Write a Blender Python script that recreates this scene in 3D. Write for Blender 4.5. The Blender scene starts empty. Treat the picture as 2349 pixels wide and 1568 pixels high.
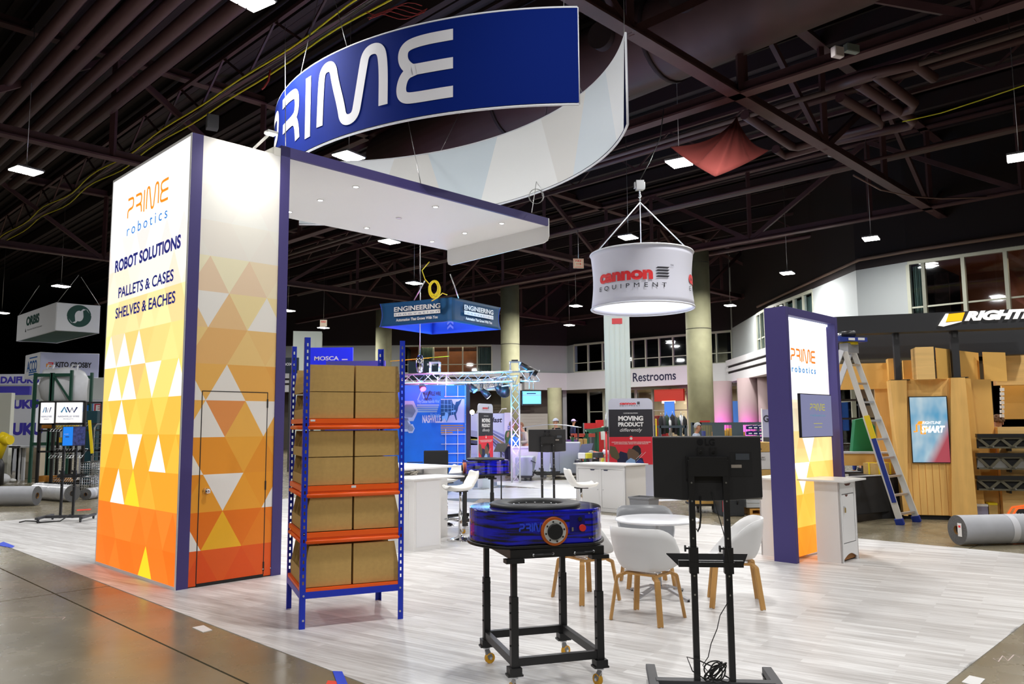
import bpy, bmesh, math, random
from math import sin, cos, pi, radians, hypot, atan2
from mathutils import Vector, Matrix
random.seed(7)
SC = bpy.context.scene
COL = SC.collection
# ------------------------------------------------------------------ camera
F, CX, CY, CAMH = 1800.6, 1174.5, 784.0, 1.68
PT, RO, YW = .105655, .007276, .77478
sp, cp, sr, cr = sin(PT), cos(PT), sin(RO), cos(RO)
right = Vector((cr, sr * sp, -sr * cp))
upv = Vector((sr, -cr * sp, cr * cp))
fwd = right.cross(upv) * -1
cam_d = bpy.data.cameras.new('camera')
cam = bpy.data.objects.new('camera', cam_d)
COL.objects.link(cam)
m = Matrix((right, upv, -Vector((0, cp, sp)))).transposed().to_4x4()
m.translation = (0, 0, CAMH)
cam.matrix_world = m
cam_d.sensor_width = 36
cam_d.lens = F / 2349 * 36
cam_d.clip_end = 400
SC.camera = cam
# ------------------------------------------------------------------ world and exposure
w = bpy.data.worlds.new('world')
SC.world = w
w.use_nodes = True
w.node_tree.nodes['Background'].inputs[0].default_value = (.5, .55, .7, 1)
w.node_tree.nodes['Background'].inputs[1].default_value = .02
SC.view_settings.view_transform = 'Standard'
SC.view_settings.look = 'None'
SC.view_settings.gamma = 1
SC.view_settings.use_curve_mapping = False
SC.view_settings.exposure = 0.0

U = Vector((sin(YW), cos(YW)))           # booth axes on the floor
W = Vector((-U.y, U.x))
RB = atan2(U.y, U.x)


def ab(a, b):
    return (U.x * a + W.x * b, U.y * a + W.y * b)


def toab(p):
    return (p[0] * U.x + p[1] * U.y, p[0] * W.x + p[1] * W.y)


def ray(x, y):
    a = (x - CX) / F
    b = (CY - y) / F
    u = a * cr + b * sr
    v = -a * sr + b * cr
    return (u, cp - v * sp, sp + v * cp)


def G(x, y, z=0.):
    "photo point lying at height z"
    d = ray(x, y)
    t = (z - CAMH) / d[2]
    return (d[0] * t, d[1] * t, z)


def D_(x, y, Y):
    "photo point lying at depth Y"
    d = ray(x, y)
    t = Y / d[1]
    return (d[0] * t, Y, CAMH + d[2] * t)


def area(name, loc, size, power, color=(1, .985, .965), rot=(0, 0, 0), sy=None, spread=None):
    l = bpy.data.lights.new(name, 'AREA')
    l.energy = power
    l.color = color
    l.size = size
    if sy:
        l.shape = 'RECTANGLE'
        l.size_y = sy
    if spread:
        l.spread = spread
    o = bpy.data.objects.new(name, l)
    o.location = loc
    o.rotation_euler = rot
    COL.objects.link(o)
    return o


# ------------------------------------------------------------------ hall lighting (high-bay lamps under their fixtures, then lamps that have none)
LIGHTS = [(60, 393, 'far left, high above the rolled carpet'), (140, 657, 'above the green and white hanging sign'),
          (800, 360, 'just behind the near edge of the white canopy'), (893, 555, 'under the far edge of the white canopy'),
          (950, 650, 'beside the coil of yellow cable'), (1558, 375, 'below the red tarp'),
          (1441, 545, 'just above the round white hanging sign'), (1321, 702, 'lower left of the round hanging sign'),
          (1306, 746, 'lowest one in the middle distance'), (1675, 701, 'right of the tall concrete column'),
          (1806, 627, 'over the purple display frame'), (1998, 548, 'above the pale upper-floor wall on the right'),
          (2338, 362, 'at the far right edge'), (742, 752, 'low, behind the purple tower post'),
          (570, -2, 'cut off by the top edge of the picture'), (4, 718, 'small one at the far left edge'),
          (661, 713, 'tiny one right beside the purple post')]
LZ = 8.0
lamp_pos = []
for x, y, lab in LIGHTS:
    lamp_pos.append(G(x, y, LZ) + (lab,))
HALLW = 305
for i, (x, y, z, lab) in enumerate(lamp_pos):
    area('highbay_and_added_glow', (x, y, z - .12), .55, HALLW)
for x, y in [(-8, 2), (0, -3), (8, 3), (-15, 9), (16, 12), (8, -8), (-8, -8), (22, 4), (0, 34), (-12, 34), (-24, 26), (9, 34), (1, 6), (4.5, 15), (10, 10)]:  # no fixtures: lamps of the unseen hall, and some added for brightness
    area('highbay_and_added_glow', (x, y, LZ + (.9 if (x, y) in ((1, 6), (4.5, 15)) else 0)), .55, HALLW)
for x, y in [(6, 43), (0, 48), (-12, 48), (2, 40), (-24, 40)]:  # added lamps with no source there, to brighten the far building
    area('highbay_and_added_glow', (x, y, LZ), .55, 520)

# ------------------------------------------------------------------ materials
MATS = {}


def mat(name, col, rough=.5, metal=0., emit=0., ecol=None, noise=0., nscale=8., bump=0., bscale=40., stretch=(1, 1, 1), spec=.5, coat=0., alpha=1.):
    if name in MATS:
        return MATS[name]
    m = bpy.data.materials.new(name)
    m.use_nodes = True
    nt = m.node_tree
    b = nt.nodes['Principled BSDF']
    c = tuple(col) + (1,)
    b.inputs['Base Color'].default_value = c
    b.inputs['Roughness'].default_value = rough
    b.inputs['Metallic'].default_value = metal
    b.inputs['Specular IOR Level'].default_value = spec
    b.inputs['Coat Weight'].default_value = coat
    if emit:
        b.inputs['Emission Color'].default_value = tuple(ecol or col) + (1,)
        b.inputs['Emission Strength'].default_value = emit
    if noise or bump:
        tc = nt.nodes.new('ShaderNodeTexCoord')
        mp = nt.nodes.new('ShaderNodeMapping')
        mp.inputs['Scale'].default_value = stretch
        nt.links.new(tc.outputs['Object'], mp.inputs[0])
    if noise:
        n = nt.nodes.new('ShaderNodeTexNoise')
        n.inputs['Scale'].default_value = nscale
        n.inputs['Detail'].default_value = 5
        nt.links.new(mp.outputs[0], n.inputs['Vector'])
        mr = nt.nodes.new('ShaderNodeMapRange')
        mr.inputs['From Min'].default_value = .3
        mr.inputs['From Max'].default_value = .7
        mr.inputs['To Min'].default_value = 1 - noise
        mr.inputs['To Max'].default_value = 1 + noise
        nt.links.new(n.outputs[0], mr.inputs['Value'])
        mx = nt.nodes.new('ShaderNodeVectorMath')
        mx.operation = 'SCALE'
        mx.inputs[0].default_value = col
        nt.links.new(mr.outputs[0], mx.inputs['Scale'])
        nt.links.new(mx.outputs[0], b.inputs['Base Color'])
    if bump:
        n = nt.nodes.new('ShaderNodeTexNoise')
        n.inputs['Scale'].default_value = bscale
        nt.links.new(mp.outputs[0], n.inputs['Vector'])
        bp = nt.nodes.new('ShaderNodeBump')
        bp.inputs['Strength'].default_value = bump
        bp.inputs['Distance'].default_value = .02
        nt.links.new(n.outputs[0], bp.inputs['Height'])
        nt.links.new(bp.outputs[0], b.inputs['Normal'])
    MATS[name] = m
    return m


def print_mat(name, emit=0., rough=.45):
    "printed sheet: colour per triangle; emit>0 for a back-lit fabric"
    if name in MATS:
        return MATS[name]
    m = bpy.data.materials.new(name)
    m.use_nodes = True
    nt = m.node_tree
    b = nt.nodes['Principled BSDF']
    a = nt.nodes.new('ShaderNodeAttribute')
    a.attribute_name = 'Col'
    nt.links.new(a.outputs['Color'], b.inputs['Base Color'])
    b.inputs['Roughness'].default_value = rough
    if emit:
        nt.links.new(a.outputs['Color'], b.inputs['Emission Color'])
        b.inputs['Emission Strength'].default_value = emit
    MATS[name] = m
    return m


def glass_mat(name='pane_glass', tint=(.85, .9, .95), fac=.10):
    if name in MATS:
        return MATS[name]
    m = bpy.data.materials.new(name)
    m.use_nodes = True
    nt = m.node_tree
    nt.nodes.clear()
    o = nt.nodes.new('ShaderNodeOutputMaterial')
    t = nt.nodes.new('ShaderNodeBsdfTransparent')
    t.inputs[0].default_value = tint + (1,)
    g = nt.nodes.new('ShaderNodeBsdfGlossy')
    g.inputs['Roughness'].default_value = .03
    x = nt.nodes.new('ShaderNodeMixShader')
    x.inputs[0].default_value = fac
    nt.links.new(t.outputs[0], x.inputs[1])
    nt.links.new(g.outputs[0], x.inputs[2])
    nt.links.new(x.outputs[0], o.inputs[0])
    MATS[name] = m
    return m


def s2l(r, g, b):
    f = lambda c: ((c / 255 + .055) / 1.055) ** 2.4 if c > 10 else c / 255 / 12.92
    return (f(r), f(g), f(b))


# ------------------------------------------------------------------ mesh builder
class MB:
    def __init__(s):
        s.v = []
        s.f = []
        s.c = []
        s.mi = 0
        s.m = []
        s.sm = []

    def add(s, vs, fs, smooth=False):
        o = len(s.v)
        s.v += [tuple(v) for v in vs]
        for f in fs:
            s.f.append([i + o for i in f])
            s.m.append(s.mi)
            s.sm.append(smooth)
        return s

    def box(s, x0, x1, y0, y1, z0, z1):
        vs = [(x, y, z) for z in (z0, z1) for y in (y0, y1) for x in (x0, x1)]
        return s.add(vs, [(0, 2, 3, 1), (4, 5, 7, 6), (0, 1, 5, 4), (2, 6, 7, 3), (0, 4, 6, 2), (1, 3, 7, 5)])

    def cbox(s, cx, cy, cz, sx, sy, sz, rz=0):
        c, d = cos(rz), sin(rz)
        vs = []
        for z in (-sz / 2, sz / 2):
            for y in (-sy / 2, sy / 2):
                for x in (-sx / 2, sx / 2):
                    vs.append((cx + x * c - y * d, cy + x * d + y * c, cz + z))
        return s.add(vs, [(0, 2, 3, 1), (4, 5, 7, 6), (0, 1, 5, 4), (2, 6, 7, 3), (0, 4, 6, 2), (1, 3, 7, 5)])

    def beam(s, p, q, w, h, upd=(0, 0, 1)):
        p, q = Vector(p), Vector(q)
        d = (q - p).normalized()
        u = Vector(upd)
        if abs(d.dot(u)) > .98:
            u = Vector((1, 0, 0))
        x = d.cross(u).normalized()
        y = x.cross(d).normalized()
        vs = []
        for e in (p, q):
            for a, b in ((-1, -1), (1, -1), (1, 1), (-1, 1)):
                vs.append(e + x * (a * w / 2) + y * (b * h / 2))
        return s.add(vs, [(0, 1, 2, 3), (7, 6, 5, 4), (0, 4, 5, 1), (1, 5, 6, 2), (2, 6, 7, 3), (3, 7, 4, 0)])

    def tube(s, pts, r, n=8, cap=True, closed=False):
        pts = [Vector(p) for p in pts]
        rs = r if isinstance(r, (list, tuple)) else [r] * len(pts)
        vs = []
        prev = None
        for i, p in enumerate(pts):
            if closed:
                d = (pts[(i + 1) % len(pts)] - pts[i - 1]).normalized()
            else:
                d = (pts[min(i + 1, len(pts) - 1)] - pts[max(i - 1, 0)]).normalized()
            if prev is None:
                u = Vector((0, 0, 1)) if abs(d.z) < .9 else Vector((1, 0, 0))
                x = d.cross(u).normalized()
            else:
                x = (prev - d * prev.dot(d)).normalized()
            prev = x
            y = d.cross(x)
            for k in range(n):
                a = 2 * pi * k / n
                vs.append(p + x * (cos(a) * rs[i]) + y * (sin(a) * rs[i]))
        fs = []
        L = len(pts)
        for i in range(L if closed else L - 1):
            j = (i + 1) % L
            for k in range(n):
                fs.append((i * n + k, i * n + (k + 1) % n, j * n + (k + 1) % n, j * n + k))
        s.add(vs, fs, True)
        if cap and not closed:
            o = len(s.v) - len(vs)
            for base, rev in ((0, True), ((L - 1) * n, False)):
                idx = [o + base + k for k in range(n)]
                s.f.append(idx[::-1] if rev else idx)
                s.m.append(s.mi)
                s.sm.append(False)
        return s

    def lathe(s, prof, cx=0, cy=0, n=24, cap=True, sx=1, sy=1):
        vs = []
        for r, z in prof:
            for k in range(n):
                a = 2 * pi * k / n
                vs.append((cx + r * cos(a) * sx, cy + r * sin(a) * sy, z))
        fs = []
        for i in range(len(prof) - 1):
            for k in range(n):
                fs.append((i * n + k, i * n + (k + 1) % n, (i + 1) * n + (k + 1) % n, (i + 1) * n + k))
        s.add(vs, fs, True)
        if cap:
            o = len(s.v) - len(vs)
            s.f.append([o + k for k in range(n)][::-1])
            s.f.append([o + (len(prof) - 1) * n + k for k in range(n)])
            s.m += [s.mi] * 2
            s.sm += [False] * 2
        return s

    def prism(s, poly, t0, t1, xf=None):
        "poly in (u,v), extruded t0..t1; xf(u,v,t)->xyz"
        xf = xf or (lambda u, v, t: (u, v, t))
        n = len(poly)
        ar = sum(poly[i][0] * poly[(i + 1) % n][1] - poly[(i + 1) % n][0] * poly[i][1] for i in range(n))
        if ar < 0:
            poly = poly[::-1]
        vs = [xf(u, v, t0) for u, v in poly] + [xf(u, v, t1) for u, v in poly]
        fs = [list(range(n))[::-1], list(range(n, 2 * n))]
        fs += [(i, (i + 1) % n, n + (i + 1) % n, n + i) for i in range(n)]
        return s.add(vs, fs)

    def sph(s, cx, cy, cz, rx, ry=None, rz=None, n=14, k=9):
        ry = ry or rx
        rz = rz or rx
        vs = []
        for i in range(k + 1):
            t = pi * i / k
            for j in range(n):
                a = 2 * pi * j / n
                vs.append((cx + rx * sin(t) * cos(a), cy + ry * sin(t) * sin(a), cz + rz * cos(t)))
        fs = [(i * n + j, (i + 1) * n + j, (i + 1) * n + (j + 1) % n, i * n + (j + 1) % n) for i in range(k) for j in range(n)]
        return s.add(vs, fs, True)

    def grid(s, f, nu, nv, smooth=True):
        vs = [f(i / nu, j / nv) for j in range(nv + 1) for i in range(nu + 1)]
        fs = [(j * (nu + 1) + i, j * (nu + 1) + i + 1, (j + 1) * (nu + 1) + i + 1, (j + 1) * (nu + 1) + i) for j in range(nv) for i in range(nu)]
        return s.add(vs, fs, smooth)

    def build(s, name, mats, parent=None, bevel=0, solid=0, sub=0, recalc=True, label=None):
        me = bpy.data.meshes.new(name)
        me.from_pydata(s.v, [], s.f)
        if not isinstance(mats, (list, tuple)):
            mats = [mats]
        for mm in mats:
            me.materials.append(mm)
        me.polygons.foreach_set('material_index', s.m)
        me.polygons.foreach_set('use_smooth', s.sm)
        if s.c:
            at = me.color_attributes.new('Col', 'FLOAT_COLOR', 'CORNER')
            k = 0
            for fi, f in enumerate(s.f):
                for _ in f:
                    at.data[k].color = tuple(s.c[fi]) + (1,)
                    k += 1
        if recalc:
            bm = bmesh.new()
            bm.from_mesh(me)
            bmesh.ops.recalc_face_normals(bm, faces=bm.faces)
            bm.to_mesh(me)
            bm.free()
        me.update()
        o = bpy.data.objects.new(name, me)
        COL.objects.link(o)
        if parent is not None:
            o.parent = parent
        if solid:
            md = o.modifiers.new('solid', 'SOLIDIFY')
            md.thickness = solid
            md.offset = 0
        if bevel:
            md = o.modifiers.new('bevel', 'BEVEL')
            md.width = bevel
            md.segments = 2
            md.limit_method = 'ANGLE'
        if sub:
            md = o.modifiers.new('sub', 'SUBSURF')
            md.levels = sub
            md.render_levels = sub
        if label:
            o['label'] = label
        return o


def thing(name, label, cat, loc=(0, 0, 0), rz=0, group=None):
    o = bpy.data.objects.new(name, None)
    o.empty_display_size = .1
    COL.objects.link(o)
    o.location = loc if len(loc) == 3 else (loc[0], loc[1], 0)
    o.rotation_euler = (0, 0, rz)
    o['label'] = label
    o['category'] = cat
    if group:
        o['group'] = group
    return o


def tag(o, label, cat, group=None):
    o['label'] = label
    o['category'] = cat
    if group:
        o['group'] = group
    return o


def struct(o):
    o['kind'] = 'structure'
    return o


def copy_tree(o, parent=None, loc=None, rz=None, label=None):
    c = o.copy()
    COL.objects.link(c)
    c.parent = parent
    if loc is not None:
        c.location = loc
    if rz is not None:
        c.rotation_euler = (0, 0, rz)
    if label:
        c['label'] = label
    for ch in list(o.children):
        copy_tree(ch, c)
    return c


def plane_xf(O, X, Y):
    O, X, Y = Vector(O), Vector(X).normalized(), Vector(Y).normalized()
    N = X.cross(Y)
    return lambda u, v, t: O + X * u + Y * v + N * t


def text(s, matl, parent, xf, w=None, h=.1, ext=.002, bold=0., shear=0., name='lettering', align='L', space=1., label=None, build=True, off=.001):
    "letters of cap height h, width w, mapped through xf(u,v,t)"
    cu = bpy.data.curves.new('t', 'FONT')
    cu.body = s
    cu.size = 1
    cu.offset = bold
    cu.shear = shear
    cu.space_character = space
    cu.resolution_u = 4
    ob = bpy.data.objects.new('t', cu)
    me = bpy.data.meshes.new_from_object(ob)
    bpy.data.objects.remove(ob)
    bpy.data.curves.remove(cu)
    xs = [v.co.x for v in me.vertices]
    x0, x1 = min(xs), max(xs)
    cap = .729
    kx = (w / (x1 - x0)) if w else h / cap
    ky = h / cap
    ww = (x1 - x0) * kx
    dx = {'L': 0, 'C': -ww / 2, 'R': -ww}[align]
    vs = [((v.co.x - x0) * kx + dx, v.co.y * ky) for v in me.vertices]
    fs = [list(p.vertices) for p in me.polygons]
    bpy.data.meshes.remove(me)
    mb = MB()
    mb.add([xf(u, v, ext + off) for u, v in vs], fs)
    return mb.build(name, matl, parent, recalc=False, label=label)


def chaikin(p, n=2):
    for _ in range(n):
        q = [p[0]]
        for a, b in zip(p, p[1:]):
            q.append((a[0] * .75 + b[0] * .25, a[1] * .75 + b[1] * .25))
            q.append((a[0] * .25 + b[0] * .75, a[1] * .25 + b[1] * .75))
        q.append(p[-1])
        p = q
    return p


def stroke(mb, pts, wd, xf, t0=0., t1=.003, maxl=.2):
    q = [pts[0]]
    for a, b in zip(pts, pts[1:]):
        L = hypot(b[0] - a[0], b[1] - a[1])
        k = max(1, int(L / maxl))
        for i in range(1, k + 1):
            q.append((a[0] + (b[0] - a[0]) * i / k, a[1] + (b[1] - a[1]) * i / k))
    pts = q
    L, R = [], []
    for i, p in enumerate(pts):
        a = pts[max(i - 1, 0)]
        b = pts[min(i + 1, len(pts) - 1)]
        dx, dy = b[0] - a[0], b[1] - a[1]
        n = hypot(dx, dy) or 1
        L.append((p[0] - dy / n * wd / 2, p[1] + dx / n * wd / 2))
        R.append((p[0] + dy / n * wd / 2, p[1] - dx / n * wd / 2))
    for i in range(len(pts) - 1):
        mb.add([xf(*L[i], t1), xf(*R[i], t1), xf(*R[i + 1], t1), xf(*L[i + 1], t1)], [(0, 1, 2, 3)])


def prime_logo(mats, parent, xf, w, h, sw=.13, name='lettering', gap=.28, ext=.003):
    "the five-letter logotype drawn as rounded strokes; w,h its size"
    P = [(0, 1), (.5, 1), (.66, .93), (.66, .55), (.5, .45), (.16, .45), (0, .35), (0, 0)]
    R = [(0, 1), (.5, 1), (.68, .93), (.68, .55), (.5, .45), (.05, .45)]
    R2 = [(.38, .45), (.58, .45), (.68, .3), (.72, 0)]
    I = [(0, 0), (0, 1)]
    M = [(0, 0), (.02, .75), (.06, 1.08), (.3, 1.08), (.36, .75), (.5, .25), (.56, -.08), (.8, -.08), (.86, .25), (.94, .75), (1.0, 1.08), (1.26, 1.08), (1.32, .75), (1.32, 0)]
    E1 = [(.75, 1), (.2, 1), (0, .93), (-.02, .7), (.1, .52), (.2, .5), (.75, .5)]
    E2 = [(.2, .5), (.02, .45), (-.05, .2), (0, .03), (.2, 0), (.75, 0)]
    x = 0
    tot = .66 + .72 + 0 + 1.32 + .75 + gap * 4
    k = 1 / tot * w
    for strokes, wd in (([P], .66), ([R, R2], .72), ([I], 0), ([M], 1.32), ([E1, E2], .75)):
        mb = MB()
        for st in strokes:
            pts = [((x + px) * k, (sw * .5 + py * (1 - sw)) * h) for px, py in chaikin(st, 3)] if len(st) > 2 else [((x + px) * k, (py) * h) for px, py in st]
            stroke(mb, pts, sw * h, xf, 0, ext, maxl=.12)
        x += wd + gap
        mb.build('letter', mats, parent, recalc=False)


# printed triangle pattern ------------------------------------------------
def clip(poly, x0, x1, y0, y1):
    def cl(ps, inside, inter):
        out = []
        for i, p in enumerate(ps):
            q = ps[i - 1]
            if inside(p):
                if not inside(q):
                    out.append(inter(q, p))
                out.append(p)
            elif inside(q):
                out.append(inter(q, p))
        return out

    def ix(c):
        return lambda a, b: (c, a[1] + (b[1] - a[1]) * (c - a[0]) / (b[0] - a[0]))

    def iy(c):
        return lambda a, b: (a[0] + (b[0] - a[0]) * (c - a[1]) / (b[1] - a[1]), c)
    for ins, it in ((lambda p: p[0] >= x0 - 1e-9, ix(x0)), (lambda p: p[0] <= x1 + 1e-9, ix(x1)), (lambda p: p[1] >= y0 - 1e-9, iy(y0)), (lambda p: p[1] <= y1 + 1e-9, iy(y1))):
        if not poly:
            return []
        poly = cl(poly, ins, it)
    return poly


def lattice(mb, x0, x1, z0, z1, zb, rh, b, ph, colf, xf, hole=None):
    "rows of triangles; zb a row boundary with vertices at ph+k*b"
    k0 = int((z0 - zb) / rh) - 2
    k1 = int((z1 - zb) / rh) + 2
    for k in range(k0, k1):
        zl, zh = zb + k * rh, zb + (k + 1) * rh
        pl = ph + (0 if k % 2 == 0 else b / 2)
        phh = ph + (b / 2 if k % 2 == 0 else 0)
        n0 = int((x0 - pl) / b) - 2
        n1 = int((x1 - pl) / b) + 2
        for n in range(n0, n1):
            lx = pl + n * b
            for kind, tri in (('u', [(lx, zl), (lx + b, zl), (lx + b / 2, zh)]), ('d', [(lx + b / 2, zh), (lx + b, zl), (lx + 1.5 * b, zh)])):
                pg = clip(tri, x0, x1, z0, z1)
                if len(pg) < 3:
                    continue
                cxm = sum(p[0] for p in tri) / 3
                mb.add([xf(u, v, 0) for u, v in pg], [list(range(len(pg)))])
                mb.c.append(colf(k, n, kind, cxm, (zl + zh) / 2))

# ------------------------------------------------------------------ common materials
white = mat('white_laminate', (.78, .78, .78), .35)
whitep = mat('white_plastic', (.82, .82, .81), .35)
purple = mat('purple_paint', s2l(66, 58, 122), .55)
black = mat('black_powdercoat', (.012, .012, .013), .42)
blackm = mat('black_matte', (.01, .01, .011), .7)
darkg = mat('dark_grey', (.045, .045, .05), .5)
grey = mat('mid_grey', (.3, .31, .33), .5)
lgrey = mat('light_grey', (.55, .56, .58), .45)
chrome = mat('chrome', (.8, .8, .82), .12, 1.)
steel = mat('brushed_steel', (.62, .63, .65), .32, 1.)
cable = mat('cable_black', (.01, .01, .01), .5)
wirem = mat('steel_wire', (.5, .5, .5), .35, .8)
card = mat('cardboard', s2l(196, 160, 94), .85, noise=.05, nscale=30)
red = mat('red_paint', s2l(200, 35, 40), .45)
blue_tape = mat('blue_tape', s2l(30, 70, 210), .6)
yellow = mat('yellow_plastic', s2l(235, 205, 20), .5)
maroon = mat('maroon_steel', s2l(74, 46, 48), .6, noise=.2, nscale=1.5)
maroond = mat('dark_maroon', s2l(38, 23, 25), .8)
ink_navy = mat('ink_navy', s2l(25, 30, 120), .6)
ink_black = mat('ink_black', (.012, .012, .02), .6)
ink_white = mat('ink_white', (.85, .85, .85), .6)
ink_red = mat('ink_red', s2l(228, 40, 45), .6)
glass = glass_mat()

# ------------------------------------------------------------------ floor: concrete slabs with saw joints


def concrete():
    m = bpy.data.materials.new('hall_concrete')
    m.use_nodes = True
    nt = m.node_tree
    b = nt.nodes['Principled BSDF']
    g = nt.nodes.new('ShaderNodeNewGeometry')
    def noise(sc, det=6, st=None):
        n = nt.nodes.new('ShaderNodeTexNoise')
        n.inputs['Scale'].default_value = sc
        n.inputs['Detail'].default_value = det
        if st:
            mp = nt.nodes.new('ShaderNodeMapping')
            mp.inputs['Scale'].default_value = st
            mp.inputs['Rotation'].default_value = (0, 0, .5)
            nt.links.new(g.outputs['Position'], mp.inputs[0])
            nt.links.new(mp.outputs[0], n.inputs['Vector'])
        else:
            nt.links.new(g.outputs['Position'], n.inputs['Vector'])
        return n
    n1 = noise(.9)
    cr1 = nt.nodes.new('ShaderNodeValToRGB')
    e = cr1.color_ramp.elements
    e[0].position = .32
    e[0].color = s2l(110, 102, 82) + (1,)
    e[1].position = .68
    e[1].color = s2l(136, 127, 105) + (1,)
    nt.links.new(n1.outputs[0], cr1.inputs[0])
    n2 = noise(14, 3, (1, 9, 1))
    cr2 = nt.nodes.new('ShaderNodeValToRGB')
    e = cr2.color_ramp.elements
    e[0].position = .27
    e[0].color = (.5, .48, .45, 1)
    e[1].position = .36
    e[1].color = (1, 1, 1, 1)
    nt.links.new(n2.outputs[0], cr2.inputs[0])
    mx = nt.nodes.new('ShaderNodeMix')
    mx.data_type = 'RGBA'
    mx.blend_type = 'MULTIPLY'
    mx.inputs[0].default_value = .45
    nt.links.new(cr1.outputs[0], mx.inputs[6])
    nt.links.new(cr2.outputs[0], mx.inputs[7])
    nt.links.new(mx.outputs[2], b.inputs['Base Color'])
    n3 = noise(3)
    mr = nt.nodes.new('ShaderNodeMapRange')
    mr.inputs['To Min'].default_value = .17
    mr.inputs['To Max'].default_value = .36
    nt.links.new(n3.outputs[0], mr.inputs['Value'])
    nt.links.new(mr.outputs[0], b.inputs['Roughness'])
    return m


slabm = concrete()
jointm = mat('joint_filler', (.03, .03, .028), .8)
fl = MB().box(-60, 60, -25, 90, -.3, -.03).build('floor', jointm)
struct(fl)
J = toab(G(262, 1341))                       # a joint crossing
S = 6.0
a0 = J[0] - .0
line1 = toab(G(250, 1418))[0]
for i in range(-2, 10):
    for j in range(-5, 9):
        x0, y0 = line1 + i * S + .009, J[1] + j * S + .009
        x1, y1 = line1 + (i + 1) * S - .009, J[1] + (j + 1) * S - .009
        c = [ab(x0, y0), ab(x1, y0), ab(x1, y1), ab(x0, y1)]
        cc = ((c[0][0] + c[2][0]) / 2, (c[0][1] + c[2][1]) / 2)
        if cc[1] < -6 or abs(cc[0]) > 38 or cc[1] > 75:
            continue
        MB().prism(c, -.04, -.004).build('slab', slabm, fl)


# ------------------------------------------------------------------ printed vinyl floor of the stand
def vinyl():
    m = bpy.data.materials.new('vinyl_wood_print')
    m.use_nodes = True
    nt = m.node_tree
    b = nt.nodes['Principled BSDF']
    g = nt.nodes.new('ShaderNodeNewGeometry')
    mp = nt.nodes.new('ShaderNodeMapping')
    mp.vector_type = 'TEXTURE'
    mp.inputs['Rotation'].default_value = (0, 0, atan2(.559, -.829))
    nt.links.new(g.outputs['Position'], mp.inputs[0])
    br = nt.nodes.new('ShaderNodeTexBrick')
    br.offset = .37
    br.inputs['Scale'].default_value = 1
    br.inputs['Brick Width'].default_value = .95
    br.inputs['Row Height'].default_value = .075
    br.inputs['Mortar Size'].default_value = .0
    br.inputs['Bias'].default_value = -.1
    br.inputs['Color1'].default_value = s2l(226, 225, 224) + (1,)
    br.inputs['Color2'].default_value = s2l(198, 195, 193) + (1,)
    nt.links.new(mp.outputs[0], br.inputs[0])
    st = nt.nodes.new('ShaderNodeMapping')
    st.inputs['Scale'].default_value = (1.3, 22, 1)
    nt.links.new(mp.outputs[0], st.inputs[0])
    n = nt.nodes.new('ShaderNodeTexNoise')
    n.inputs['Scale'].default_value = 1.6
    n.inputs['Detail'].default_value = 7
    n.inputs['Roughness'].default_value = .65
    nt.links.new(st.outputs[0], n.inputs['Vector'])
    rr = nt.nodes.new('ShaderNodeValToRGB')
    e = rr.color_ramp.elements
    e[0].position = .3
    e[0].color = (.52, .50, .48, 1)
    e[1].position = .6
    e[1].color = (1, 1, 1, 1)
    nt.links.new(n.outputs[0], rr.inputs[0])
    mx = nt.nodes.new('ShaderNodeMix')
    mx.data_type = 'RGBA'
    mx.blend_type = 'MULTIPLY'
    mx.inputs[0].default_value = .75
    nt.links.new(br.outputs[0], mx.inputs[6])
    nt.links.new(rr.outputs[0], mx.inputs[7])
    nt.links.new(mx.outputs[2], b.inputs['Base Color'])
    b.inputs['Roughness'].default_value = .42
    return m


vin = vinyl()
mb = MB()
A0, A1, B0, B1 = 3.15, 11.9, 1.7, 17.0


def vz(a, b):
    "flat sheet with a few ripples along its free right-hand edge"
    e = max(0, 1 - (b - B0) / .5)
    return .012 * e * e * max(0, sin(a * 7.3) * sin(a * 2.1 + 1)) if b > B0 else 0


NA, NB = 110, 60
vs, fs = [], []
for j in range(NB + 1):
    b = B0 + (B1 - B0) * (j / NB) ** 2
    for i in range(NA + 1):
        a = A0 + (A1 - A0) * i / NA
        x, y = ab(a, b)
        vs.append((x, y, vz(a, b)))
for j in range(NB):
    for i in range(NA):
        fs.append((j * (NA + 1) + i, j * (NA + 1) + i + 1, (j + 1) * (NA + 1) + i + 1, (j + 1) * (NA + 1) + i))
mb.add(vs, fs, True)
# thin rim down to the concrete
for (p, q) in (((A0, B0), (A1, B0)), ((A0, B0), (A0, B1)), ((A1, B0), (A1, B1)), ((A0, B1), (A1, B1))):
    P, Q = ab(*p), ab(*q)
    mb.add([(P[0], P[1], 0), (Q[0], Q[1], 0), (Q[0], Q[1], -.004), (P[0], P[1], -.004)], [(0, 1, 2, 3)])
tag(mb.build('vinyl_flooring', vin, recalc=False), 'large sheet of whitewashed wood-print vinyl under the whole stand', 'flooring')


def sheet(name, pts, m, label, cat='carpet', z=.0, grp=None):
    return tag(MB().prism([p[:2] for p in pts], z - .004, z).build(name, m), label, cat, grp)


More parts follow.
